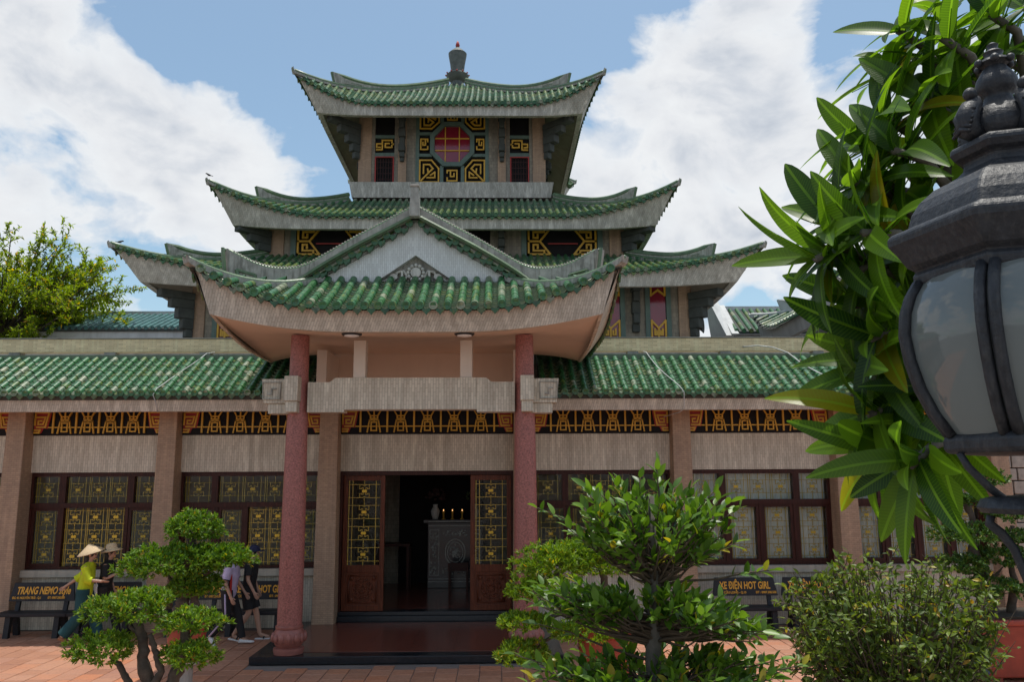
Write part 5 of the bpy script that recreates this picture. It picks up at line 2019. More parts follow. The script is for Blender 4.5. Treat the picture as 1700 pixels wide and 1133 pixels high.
NEMO = [('TRANG NEMO style', 0.175, 0.10, 0.70, 0.62, 0.25), ('ĐC: 41 NGUYỄN TRÃI - Q.1', 0.055, 0.04, 0.62, 0.75, 0), ('ĐT: 0907.200.500', 0.055, 0.66, 0.62, 0.75, 0)]
HOT = [('XE ĐIỆN HOT GIRL', 0.175, 0.12, 0.70, 0.60, 0), ('55 CỬU LONG - Q.10', 0.055, 0.12, 0.62, 0.9, 0), ('ĐT : 0907.200.500', 0.055, 0.76, 0.62, 0.9, 0)]
bench(-8.62, -7.50, NEMO, 'leftmost dark bench, lettered TRANG NEMO style in orange, behind the woman in yellow-green')
bench(-7.42, -6.32, NEMO, 'dark bench partly hidden by the lower left bonsai and the person in the straw hat')
bench(-5.86, -4.90, NEMO, 'dark bench behind the person in the lilac shirt')
bench(-4.82, -3.70, HOT, 'dark bench lettered XE ĐIỆN HOT GIRL just left of the left red column')
bench(3.88, 5.02, HOT, 'dark bench lettered XE ĐIỆN HOT GIRL between the ficus and the sparse shrub')
bench(5.12, 6.26, HOT, 'dark bench half hidden behind the left side of the sparse shrub')

# ------------------------------------------------------------------ buildings beyond
MAT['far_white'] = plain('far_white', (0.55, 0.56, 0.55), 0.7, 0.12, 2, grime=0.3, gcol=(0.25, 0.25, 0.24))
MAT['far_teal'] = glaze('far_teal', True, 0.05, 0.9)
MAT['far_hall'] = plain('far_hall', (0.055, 0.15, 0.135), 0.4, 0.35, 3)
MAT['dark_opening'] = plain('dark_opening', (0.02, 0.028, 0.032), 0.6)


def far_slope(parent, x0, x1, y0, z0, y1, z1, sp, mat, name='tiled_roof'):
    m = MB()
    m.hexa([(x0, y0, z0 - 0.1), (x1, y0, z0 - 0.1), (x1, y1, z1 - 0.1), (x0, y1, z1 - 0.1)], [(x0, y0, z0), (x1, y0, z0), (x1, y1, z1), (x0, y1, z1)])
    rf = m.build(name, MAT['concrete_dark'], parent)
    n = int((x1 - x0) / sp)
    rows = MB()
    for i in range(n + 1):
        x = x0 + sp * (i + 0.3)
        if x > x1:
            break
        row_tube(rows, [(x, y0 + (y1 - y0) * q / 4, z0 + (z1 - z0) * q / 4 + 0.01) for q in range(5)], sp * 0.3, 0.3)
        end_disc(rows, (x, y0 - 0.02, z0 + 0.02), sp * 0.32, 8)
    stuff(rows.build('tile_rows', mat, rf))
    return rf


hl = thing('side_hall', 'low hall with a blue-green tiled roof beyond the left gallery roof', 'building')
far_slope(hl, -16.0, -9.9, 27.0, 7.66, 29.2, 8.55, 0.22, MAT['far_hall'])
MB().box(-16.0, -9.9, 29.2, 29.5, 8.45, 8.70).build('ridge', MAT['far_white'], hl)
MB().box(-16.0, -9.9, 27.05, 27.2, 7.30, 7.62).build('fascia_board', MAT['far_white'], hl)
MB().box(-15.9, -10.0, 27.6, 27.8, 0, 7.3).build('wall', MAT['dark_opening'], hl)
for i in range(4):
    MB().box(-15.6 + i * 1.7, -15.3 + i * 1.7, 27.4, 27.6, 0, 7.3).build('pillar', MAT['far_white'], hl)

hr = thing('side_hall', 'hall with a white gable and green tile rows beyond the right gallery roof', 'building')
far_slope(hr, 7.75, 12.5, 26.0, 7.35, 27.5, 8.35, 0.24, MAT['far_teal'])
MB().box(7.6, 12.5, 27.5, 27.7, 8.22, 8.50).build('ridge', MAT['far_white'], hr)
MB().hexa([(7.45, 25.9, 7.2), (7.75, 25.9, 7.2), (7.75, 27.7, 7.2), (7.45, 27.7, 7.2)], [(7.25, 27.3, 8.75), (7.62, 27.3, 8.6), (7.62, 27.75, 8.5), (7.25, 27.75, 8.85)]).build('gable_end', MAT['far_white'], hr)
MB().hexa([(7.62, 25.85, 7.25), (7.85, 25.85, 7.25), (7.85, 26.0, 7.25), (7.62, 26.0, 7.25)], [(7.62, 27.4, 8.52), (7.85, 27.4, 8.52), (7.85, 27.6, 8.52), (7.62, 27.6, 8.52)]).build('verge', MAT['far_white'], hr)
MB().box(7.6, 12.5, 26.3, 26.5, 0, 7.3).build('wall', MAT['far_white'], hr)

pv = thing('corner_pavilion', 'pavilion with a grey upturned roof corner behind the plumeria leaves', 'building', (11.25, 22.5, 0))
PV = Roof(3.05, 1.2, 7.05, 8.05, 0.70, fa=0.3)
dk, rows, fs = MB(), MB(), MB()
for k in (0, 3):
    q = MB()
    slope_deck(q, PV)
    q.xf(side_frame(k))
    dk.add(q.v, q.f)
    q = MB()
    for i in range(-12, 13):
        u = i * 0.24
        vm = PV.vmax(u)
        if vm > 0.04:
            row_tube(q, [PV.p(u, vm * j / 5, 0.012) for j in range(6)], 0.07, 0.3)
    q.xf(side_frame(k))
    rows.add(q.v, q.f)
    q = MB()
    fascia_strip(q, PV, 6.62, 2.75, 0.35, 0.1)
    q.xf(side_frame(k))
    fs.add(q.v, q.f)
pr_ = dk.build('flared_roof', MAT['concrete_dark'], pv, smooth=True)
stuff(rows.build('tile_rows', MAT['far_teal'], pr_))
fs.build('fascia_board', MAT['far_white'], pr_)
hip_ridge(pr_, side_frame(3), PV, 0.1, 0.1, 0.4, 0.3, (MAT['far_white'], MAT['far_white']), side=-1)
hip_ridge(pr_, side_frame(3), PV, 0.1, 0.1, 0.4, 0.3, (MAT['far_white'], MAT['far_white']), side=1)
MB().box(-1.9, 1.9, -1.9, 1.9, 0, 6.9).build('wall', MAT['far_white'], pv)

# end block at the right edge: stone quoins beside a brown door
eb = thing('end_block', 'end wall of rough pale stone blocks beside a brown door at the right edge', 'building', (9.6, 15.9, 0))
MB().box(0.0, 4.0, 0.06, 3.5, 0, 4.9).build('wall', MAT['soil'], eb)
rq = random.Random(2)
z = 0.02
row = 0
while z < 4.7:
    h = 0.24 + rq.uniform(-0.02, 0.03)
    x = 0.03
    while x < 0.82:
        w = rq.choice((0.28, 0.42, 0.52))
        x2 = min(x + w, 0.86)
        if x2 - x > 0.08:
            MB().box(x, x2 - 0.02, 0.0 - rq.uniform(0, 0.02), 0.058, z, z + h - 0.02).build('stone', MAT['stone_grey'], eb, bevel=0.01)
        x = x2
    z += h
    row += 1
MB().box(0.92, 1.95, -0.02, 0.05, 0.05, 3.9).build('door', MAT['wood_door'], eb)
MB().box(-0.05, 4.0, -0.25, 0.2, 4.2, 4.45).build('lintel', MAT['mosaic_fascia'], eb)

# ------------------------------------------------------------------ plants
MAT['leaf_bonsai'] = leaf_mat('leaf_bonsai', (0.065, 0.155, 0.010), (0.17, 0.285, 0.016), 0.36, 0.5)
MAT['leaf_bonsai_back'] = leaf_mat('leaf_bonsai_back', (0.060, 0.155, 0.012), (0.15, 0.27, 0.016), 0.36, 0.5)
MAT['leaf_light'] = leaf_mat('leaf_light', (0.085, 0.19, 0.010), (0.22, 0.34, 0.014), 0.38, 0.5)
MAT['leaf_dark'] = leaf_mat('leaf_dark', (0.028, 0.085, 0.012), (0.075, 0.16, 0.020), 0.25, 0.45)
MAT['leaf_ficus'] = leaf_mat('leaf_ficus', (0.045, 0.125, 0.012), (0.14, 0.26, 0.022), 0.34, 0.42, spec=0.6)
MAT['leaf_ficus_obj'] = leaf_mat('leaf_ficus_obj', (0.045, 0.125, 0.012), (0.14, 0.26, 0.022), 0.34, 0.42, obj=True, spec=0.6)
MAT['leaf_yellow'] = leaf_mat('leaf_yellow', (0.40, 0.33, 0.02), (0.52, 0.42, 0.03), 0.3, 0.4, obj=True)
MAT['leaf_shrub'] = leaf_mat('leaf_shrub', (0.070, 0.125, 0.018), (0.17, 0.235, 0.034), 0.34, 0.45)
MAT['leaf_tree'] = leaf_mat('leaf_tree', (0.11, 0.20, 0.010), (0.26, 0.34, 0.016), 0.55, 0.5)
MAT['leaf_plumeria'] = leaf_mat('leaf_plumeria', (0.028, 0.088, 0.014), (0.105, 0.20, 0.016), 0.60, 0.36, obj=True, vein=True, spec=0.4)
MAT['stem'] = plain('stem', (0.10, 0.07, 0.045), 0.85, 0.3, 20, space='Object')


def rvec(r):
    while True:
        v = Vector((r.uniform(-1, 1), r.uniform(-1, 1), r.uniform(-1, 1)))
        if 0.05 < v.length < 1:
            return v.normalized()


def leaf4(mb, p, d, n, l, w):
    s = d.cross(n)
    if s.length < 1e-4:
        s = d.orthogonal()
    s.normalize()
    n = s.cross(d)
    a = p + d * (l * 0.45) + n * (w * 0.22)
    o = len(mb.v)
    mb.v += [tuple(p), tuple(a + s * (w * 0.5)), tuple(p + d * l), tuple(a - s * (w * 0.5))]
    mb.f += [(o, o + 1, o + 2), (o, o + 2, o + 3)]


def pad(mb, c, rad, nclump, per, l, w, r, low=-0.35):
    """a clipped cloud of foliage: tufts of leaves over an uneven ellipsoid"""
    c = Vector(c)
    ph = [r.uniform(0, 6.28) for _ in range(4)]
    for i in range(nclump):
        z = low + (1 - low) * r.random() ** 0.85
        a = r.uniform(0, 6.283)
        q = math.sqrt(max(0, 1 - z * z)) if z > 0 else math.sqrt(max(0, 1 - (z / abs(low) * 0.8) ** 2))
        k = r.uniform(0.55, 1.0) ** 0.6 * (1 + 0.15 * math.sin(3 * a + ph[0]) + 0.10 * math.sin(7 * a + ph[1] + 4 * z)) * (1 + 0.14 * r.random() ** 4)
        u = Vector((q * math.cos(a), q * math.sin(a), z))
        p = c + Vector((u.x * rad[0], u.y * rad[1], u.z * rad[2])) * k
        nrm = Vector((u.x / rad[0], u.y / rad[1], u.z / rad[2] * 0.8 + 0.25 / rad[2])).normalized()
        for j in range(per):
            d = (nrm * 0.85 + rvec(r) * 0.85).normalized()
            s = r.uniform(0.7, 1.25)
            leaf4(mb, p + rvec(r) * l * 0.35, d, (nrm + rvec(r) * 0.5).normalized(), l * s, w * s)


def wob(a, b, n, amp, r):
    a, b = Vector(a), Vector(b)
    return [a.lerp(b, i / n) + (rvec(r) * amp if 0 < i < n else Vector()) for i in range(n + 1)]


def pot(parent, c, r, h, mat=None, z0=0.0, square=None):
    m = MB()
    x, y = c
    if square:
        w, d = square
        m.hexa([(x - w * 0.9, y - d * 0.9, z0 + 0.05), (x + w * 0.9, y - d * 0.9, z0 + 0.05), (x + w * 0.9, y + d * 0.9, z0 + 0.05), (x - w * 0.9, y + d * 0.9, z0 + 0.05)], [(x - w, y - d, z0 + h - 0.08), (x + w, y - d, z0 + h - 0.08), (x + w, y + d, z0 + h - 0.08), (x - w, y + d, z0 + h - 0.08)])
        m.box(x - w - 0.04, x + w + 0.04, y - d - 0.04, y + d + 0.04, z0 + h - 0.079, z0 + h)
        o = m.build('pot', mat or MAT['terracotta_pot'], parent, bevel=0.02)
        MB().box(x - w + 0.02, x + w - 0.02, y - d + 0.02, y + d - 0.02, z0 + h + 0.001, z0 + h + 0.03).build('soil', MAT['soil'], parent)
        for sx in (-1, 1):
            MB().box(x + sx * w * 0.7 - 0.08, x + sx * w * 0.7 + 0.08, y - d * 0.8, y + d * 0.8, z0, z0 + 0.049).build('pot_foot', mat or MAT['terracotta_pot'], parent)
        return o
    m.lathe([(r * 0.66, z0), (r * 0.7, z0 + 0.04), (r * 0.82, z0 + h * 0.45), (r * 0.90, z0 + h * 0.8), (r * 0.90, z0 + h * 0.84), (r, z0 + h * 0.86), (r, z0 + h), (r * 0.88, z0 + h), (r * 0.86, z0 + h - 0.05)], 32, (x, y, 0))
    o = m.build('pot', mat or MAT['terracotta_pot'], parent, smooth=True, sharp=40)
    MB().lathe([(r * 0.87, z0 + h - 0.06), (r * 0.5, z0 + h - 0.03), (0.01, z0 + h - 0.02)], 20, (x, y, 0)).build('soil', MAT['soil'], parent, smooth=True)
    return o


def bonsai(name, label, base, trunk_pts, trunk_r, pads, limbs, mat, leaf, seed, potspec, bark='bark', dens=1.0, group=None):
    """potted bonsai: pot, gnarled trunk, limbs to each pad, pads of leaves"""
    t_ = thing(name, label, 'bonsai', (base[0], base[1], 0), group=group or 'bonsai trees in the courtyard')
    inv = Vector((base[0], base[1], 0))
    r = random.Random(seed)
    if potspec:
        pot(t_, (0, 0), *potspec[:2], **(potspec[2] if len(potspec) > 2 else {}))
    if potspec and len(potspec) > 2 and potspec[2].get('z0'):
        MB().lathe([(0.16, 0.0), (0.16, 0.05), (0.10, 0.08), (0.10, 0.36), (0.17, 0.40), (0.17, potspec[2]['z0'] - 0.001)], 16).build('stand', MAT['concrete'], t_, smooth=True, sharp=40)
    m = MB()
    for pts, rr in trunk_pts:
        pts = [Vector(p) - inv for p in pts]
        path, rad = [], []
        n = 5
        for i in range(len(pts) - 1):
            for k in range(n):
                q = (i * n + k) / ((len(pts) - 1) * n)
                path.append(pts[i].lerp(pts[i + 1], k / n) + rvec(r) * rr[0] * 0.16)
                rad.append((rr[0] + (rr[1] - rr[0]) * q) * r.uniform(0.85, 1.15))
        path.append(pts[-1])
        rad.append(rr[1])
        m.tube(path, rad, 9)
    m.build('trunk', MAT[bark], t_, smooth=True)
    for (a, c, r0) in limbs:
        MB().tube(wob(Vector(a) - inv, Vector(c) - inv, 5, 0.02, r), [r0, r0 * 0.85, r0 * 0.75, r0 * 0.6, r0 * 0.45, r0 * 0.25], 7).build('limb', MAT[bark], t_, smooth=True)
    for (c, rad) in pads:
        mb = MB()
        area = rad[0] * rad[1] * 3 + rad[2] * (rad[0] + rad[1]) * 2
        pad(mb, Vector(c) - inv, rad, int(area * 560 * dens), 11, leaf[0], leaf[1], r)
        # inner twigs show through the gaps
        for k in range(14):
            q = rvec(r)
            q.z = abs(q.z) * 0.6
            mb_t = Vector(c) - inv
            mb.tube([mb_t - Vector((0, 0, rad[2] * 0.3)), mb_t + Vector((q.x * rad[0], q.y * rad[1], q.z * rad[2])) * 0.75], [0.008, 0.003], 4, caps=False)
        mb.build('foliage_pad', mat, t_)
    return t_


# front bonsai at the left
bonsai('bonsai_tree', 'cloud-pruned bonsai at the lower left whose forked dark trunks run out of the frame', (-3.33, 8.5),
       [([(-3.36, 8.5, 0.42), (-3.42, 8.48, 0.72), (-3.50, 8.5, 0.95), (-3.52, 8.52, 1.15), (-3.60, 8.5, 1.32)], (0.075, 0.035)),
        ([(-3.28, 8.5, 0.42), (-3.20, 8.5, 0.75), (-3.13, 8.52, 1.0), (-3.10, 8.5, 1.25)], (0.085, 0.04)),
        ([(-3.40, 8.47, 0.62), (-3.30, 8.45, 0.85), (-3.36, 8.46, 1.02), (-3.44, 8.46, 1.2)], (0.04, 0.025)),
        ([(-3.48, 8.5, 0.55), (-3.62, 8.48, 0.75), (-3.70, 8.46, 0.90), (-3.80, 8.45, 1.0)], (0.04, 0.025))], None,
       [((-3.70, 8.5, 1.40), (0.37, 0.33, 0.18)), ((-3.86, 8.4, 1.05), (0.30, 0.29, 0.17)), ((-3.05, 8.5, 1.28), (0.30, 0.29, 0.14)), ((-3.02, 8.45, 0.98), (0.27, 0.27, 0.15)), ((-3.52, 8.62, 1.50), (0.20, 0.22, 0.11))],
       [((-3.52, 8.5, 1.15), (-3.72, 8.5, 1.36), 0.03), ((-3.13, 8.5, 1.0), (-3.04, 8.46, 0.96), 0.025), ((-3.11, 8.5, 1.15), (-2.95, 8.5, 1.26), 0.025)],
       MAT['leaf_bonsai'], (0.052, 0.019), 11, (0.40, 0.40), dens=0.8)
# bonsai behind it
bonsai('bonsai_tree', 'taller cloud-pruned bonsai with a round top tuft standing behind the lower left bonsai', (-3.96, 10.9),
       [([(-3.96, 10.90, 0.86), (-4.07, 10.90, 1.07), (-4.01, 10.90, 1.24), (-4.09, 10.90, 1.45), (-3.97, 10.92, 1.70), (-3.97, 10.90, 1.99)], (0.10, 0.045)),
        ([(-3.87, 10.92, 0.86), (-3.86, 10.90, 1.11), (-3.94, 10.90, 1.36)], (0.06, 0.04))], None,
       [((-3.97, 10.90, 2.03), (0.32, 0.30, 0.24)), ((-4.19, 10.86, 1.59), (0.59, 0.44, 0.25)), ((-3.50, 10.90, 1.65), (0.32, 0.28, 0.18)), ((-3.91, 10.94, 1.31), (0.32, 0.32, 0.19)), ((-3.72, 10.86, 1.72), (0.27, 0.25, 0.13))],
       [((-4.02, 10.90, 1.28), (-4.28, 10.87, 1.51), 0.045), ((-4.02, 10.90, 1.41), (-3.54, 10.90, 1.58), 0.04)],
       MAT['leaf_bonsai_back'], (0.060, 0.024), 12, (0.27, 0.46, {'z0': 0.44}), dens=0.8)
# yellow-green bonsai behind the ficus
bonsai('bonsai_tree', 'bright yellow-green bonsai in a red pot in front of the right red column', (1.40, 10.9),
       [([(1.37, 10.90, 0.76), (1.13, 10.90, 0.87), (0.92, 10.90, 0.99), (0.91, 10.90, 1.22), (0.76, 10.90, 1.46)], (0.10, 0.045)),
        ([(1.44, 10.92, 0.76), (1.37, 10.92, 1.04), (1.39, 10.94, 1.32), (1.37, 10.95, 1.55)], (0.08, 0.04))], None,
       [((0.69, 10.81, 1.54), (0.44, 0.39, 0.30)), ((0.42, 10.76, 1.24), (0.27, 0.28, 0.20)), ((0.34, 10.72, 0.87), (0.33, 0.30, 0.13)), ((1.11, 10.62, 0.76), (0.48, 0.31, 0.15)), ((0.28, 10.62, 0.51), (0.31, 0.31, 0.18)), ((1.37, 10.99, 1.57), (0.43, 0.37, 0.29)), ((1.05, 10.90, 1.74), (0.24, 0.26, 0.14))],
       [((0.92, 10.90, 0.99), (0.42, 10.73, 0.87), 0.04), ((0.91, 10.90, 1.18), (0.46, 10.76, 1.22), 0.04), ((1.02, 10.85, 0.90), (0.33, 10.64, 0.52), 0.035), ((1.11, 10.88, 0.87), (1.13, 10.64, 0.74), 0.03)],
       MAT['leaf_light'], (0.064, 0.021), 13, (0.42, 0.84), dens=0.65)
# clipped bonsai in a red planter at the right edge
bonsai('bonsai_tree', 'dark green cloud-pruned bonsai in a red rectangular planter at the right edge', (7.15, 11.6),
       [([(6.85, 11.6, 0.8), (6.72, 11.58, 1.05), (6.80, 11.6, 1.35), (6.66, 11.6, 1.65), (6.74, 11.6, 1.95), (6.62, 11.6, 2.3)], (0.10, 0.04)), ([(7.1, 11.6, 0.8), (7.2, 11.6, 1.2), (7.15, 11.6, 1.6), (7.25, 11.6, 2.0)], (0.06, 0.03))], None,
       [((6.53, 11.6, 2.32), (0.26, 0.25, 0.11)), ((6.56, 11.5, 1.86), (0.46, 0.36, 0.17)), ((6.42, 11.5, 1.44), (0.34, 0.32, 0.16)), ((7.02, 11.5, 1.52), (0.42, 0.36, 0.20)), ((6.76, 11.4, 1.13), (0.52, 0.36, 0.19)), ((7.2, 11.6, 2.14), (0.30, 0.3, 0.16)), ((6.9, 11.6, 2.62), (0.34, 0.3, 0.16)), ((7.35, 11.6, 1.80), (0.3, 0.3, 0.13))],
       [((6.72, 11.6, 1.75), (6.5, 11.5, 1.8), 0.03), ((6.78, 11.6, 1.35), (6.45, 11.5, 1.38), 0.03), ((6.76, 11.6, 1.2), (7.0, 11.5, 1.45), 0.03)],
       MAT['leaf_dark'], (0.050, 0.024), 14, (0, 0.80, {'square': (0.75, 0.42)}), dens=0.62)


# broad leaf for ficus and shrubs: six segments, folded along the midrib
def broad_leaf(l, w, droop, fold, seg=5, tipx=1.6):
    vs, fs = [], []
    for i in range(seg + 1):
        q = i / seg
        ww = w * 0.5 * math.sin(math.pi * min(1, q ** 0.85)) ** 0.75 if 0 < i < seg else 0.0
        y = l * q
        z = -droop * q * q
        if i in (0, seg):
            vs.append((0, y, z))
        else:
            vs += [(-ww, y, z + fold * ww), (0, y, z), (ww, y, z + fold * ww)]
    def idx(i):
        return 0 if i == 0 else 1 + (i - 1) * 3
    last = 1 + (seg - 1) * 3
    fs += [(0, 2, 1), (0, 3, 2)]
    for i in range(1, seg - 1):
        a, b = idx(i), idx(i + 1)
        fs += [(a, a + 1, b + 1, b), (a + 1, a + 2, b + 2, b + 1)]
    a = idx(seg - 1)
    fs += [(a, a + 1, last), (a + 1, a + 2, last)]
    return vs, fs


def orient(p, d, n, s=1.0):
    y = d.normalized()
    x = y.cross(n)
    if x.length < 1e-4:
        x = y.orthogonal()
    x.normalize()
    z = x.cross(y)
    return Matrix(((x.x * s, y.x * s, z.x * s, p.x), (x.y * s, y.y * s, z.y * s, p.y), (x.z * s, y.z * s, z.z * s, p.z), (0, 0, 0, 1)))


def ficus():
    base = Vector((0.97, 5.2, 0))
    t_ = thing('ficus_tree', 'young ficus tree with broad glossy leaves in tiers, in front of the right column', 'tree', base)
    r = random.Random(21)
    tr = [Vector((0, 0, 0.5)), Vector((0.02, 0, 1.2)), Vector((-0.02, 0.01, 1.6)), Vector((0.0, 0, 1.95)), Vector((-0.01, 0, 2.3)), Vector((0.0, 0, 2.6))]
    MB().tube(tr, [0.065, 0.055, 0.05, 0.046, 0.034, 0.015], 10).build('trunk', MAT['bark_grey'], t_, smooth=True)
    pot(t_, (0, 0), 0.38, 0.52)
    lv, lf = broad_leaf(0.090, 0.040, 0.015, 0.32)
    meshes = []
    for dr in (0.0, 0.02, 0.035):
        a = MB()
        a.add(*broad_leaf(0.090, 0.041, dr * 0.8, 0.32))
        meshes.append(a.mesh('leaf', MAT['leaf_ficus_obj'], True))
    yel = meshes[1].copy()
    yel.materials.clear()
    yel.materials.append(MAT['leaf_yellow'])
    leaves = []
    tiers = [((-0.02, 0, 2.42), (0.62, 0.52, 0.31), 125, 2.10), ((0.24, -0.05, 1.95), (0.62, 0.48, 0.13), 70, 1.78), ((-0.46, 0.05, 1.97), (0.36, 0.36, 0.12), 44, 1.75), ((0.0, -0.05, 1.54), (0.92, 0.52, 0.16), 120, 1.40)]
    extra = [((-0.72, 0, 2.53), 2.25), ((0.74, 0, 2.14), 2.05), ((0.86, -0.1, 1.60), 1.42), ((-0.72, 0, 1.83), 1.6), ((0.50, 0, 2.56), 2.2), ((0.02, -0.1, 2.78), 2.4), ((-0.86, -0.05, 1.66), 1.45), ((0.66, 0.0, 1.80), 1.75), ((-0.35, -0.2, 2.62), 2.3), ((0.62, -0.2, 1.50), 1.4)]
    ends = []
    for c, rad, n, az in tiers:
        for i in range(n):
            d = rvec(r)
            d.z = d.z * 0.9 + 0.1
            k = r.uniform(0.55, 1.0)
            sag = 0.20 * max(0.0, c[0] + d.x * rad[0] * k - 0.15) / 0.6 if 0.2 < c[0] < 0.3 else 0.0
            ends.append((Vector((c[0] + d.x * rad[0] * k, c[1] + d.y * rad[1] * k, c[2] + d.z * rad[2] * k - sag)), az + r.uniform(-0.06, 0.12)))
    ends += [(Vector(e), a) for e, a in extra]
    tw = MB()
    for e, az in ends:
        a = Vector((0, 0, az))
        mid = a.lerp(e, 0.5) + Vector((0, 0, -0.04)) + rvec(r) * 0.04
        path = [a, a.lerp(mid, 0.5) + rvec(r) * 0.015, mid, mid.lerp(e, 0.55) + rvec(r) * 0.015, e]
        tw.tube(path, [0.011, 0.009, 0.0065, 0.005, 0.003], 5)
        n = r.randint(8, 11)
        dirn = (e - mid).normalized()
        for k in range(n):
            q = 0.30 + 0.70 * k / (n - 1)
            p = mid.lerp(e, q)
            an = k * 2.4 + r.uniform(-0.4, 0.4)
            x = dirn.orthogonal().normalized()
            y = dirn.cross(x)
            out = x * math.cos(an) + y * math.sin(an)
            d = (dirn * (0.55 + 0.6 * (q > 0.9)) + out * 0.75 + Vector((0, 0, 0.42)) + rvec(r) * 0.25).normalized()
            nrm = (Vector((0, 0, 1)) + rvec(r) * 0.7)
            leaves.append((p, d, nrm, r.uniform(0.72, 1.22)))
    tw.build('twigs', MAT['stem'], t_, smooth=True)
    leaves.sort(key=lambda q: q[0].y)
    rest = MB()
    for i, (p, d, n_, s) in enumerate(leaves):
        mt = orient(p, d, n_, s)
        if i < 300:
            o = put('leaf', yel if i % 41 == 7 else meshes[i % 3], t_)
            o.matrix_local = mt
        else:
            rest.add([mt @ Vector(v) for v in lv], lf)
    stuff(rest.build('further_leaves', MAT['leaf_ficus'], t_, smooth=True))


ficus()


def shrub():
    base = Vector((2.86, 6.1, 0))
    t_ = thing('shrub', 'wide sparse shrub with small olive leaves and bare brown stems at the lower right', 'shrub', base)
    r = random.Random(31)
    pot(t_, (0, 0), 0.40, 0.6)
    st, lf = MB(), MB()
    lv, fc = broad_leaf(0.058, 0.025, 0.010, 0.3, 4)
    for i in range(230):
        a = r.uniform(0, 6.283)
        z = r.uniform(-0.8, 1.0)
        q = math.sqrt(1 - z * z * 0.95)
        k = r.uniform(0.72, 1.03)
        e = Vector((q * math.cos(a) * 0.86 * k, q * math.sin(a) * 0.62 * k, 1.72 + z * 0.47 * k))
        b = Vector((r.uniform(-0.12, 0.12), r.uniform(-0.10, 0.10), 0.55))
        m1 = b.lerp(e, 0.35) + Vector((-e.x * 0.12, -e.y * 0.12, 0.12)) + rvec(r) * 0.05
        m2 = b.lerp(e, 0.7) + rvec(r) * 0.06
        st.tube([b, m1, m2, e], [0.012, 0.009, 0.006, 0.002], 5, caps=False)
        subs = [(m2, e)]
        for k2 in range(4):
            s0 = m1.lerp(m2, r.uniform(0.3, 1)) if k2 < 2 else m2.lerp(e, r.uniform(0.1, 0.8))
            s1 = s0 + (rvec(r) + (e - b).normalized() * 0.9).normalized() * r.uniform(0.12, 0.26)
            st.tube([s0, s0.lerp(s1, 0.5) + rvec(r) * 0.012, s1], [0.004, 0.003, 0.0015], 4, caps=False)
            subs.append((s0, s1))
        for (s0, s1) in subs:
            dd = (s1 - s0).normalized()
            for j in range(r.randint(7, 11)):
                p = s0.lerp(s1, r.uniform(0.25, 1.02))
                d = (dd * 0.4 + rvec(r) + Vector((0, 0, 0.05))).normalized()
                mt = orient(p, d, Vector((0, 0, 1)) + rvec(r) * 0.9, r.uniform(0.6, 1.25))
                lf.add([mt @ Vector(v) for v in lv], fc)
    st.build('stems', MAT['stem'], t_, smooth=True)
    stuff(lf.build('leaves', MAT['leaf_shrub'], t_))


shrub()


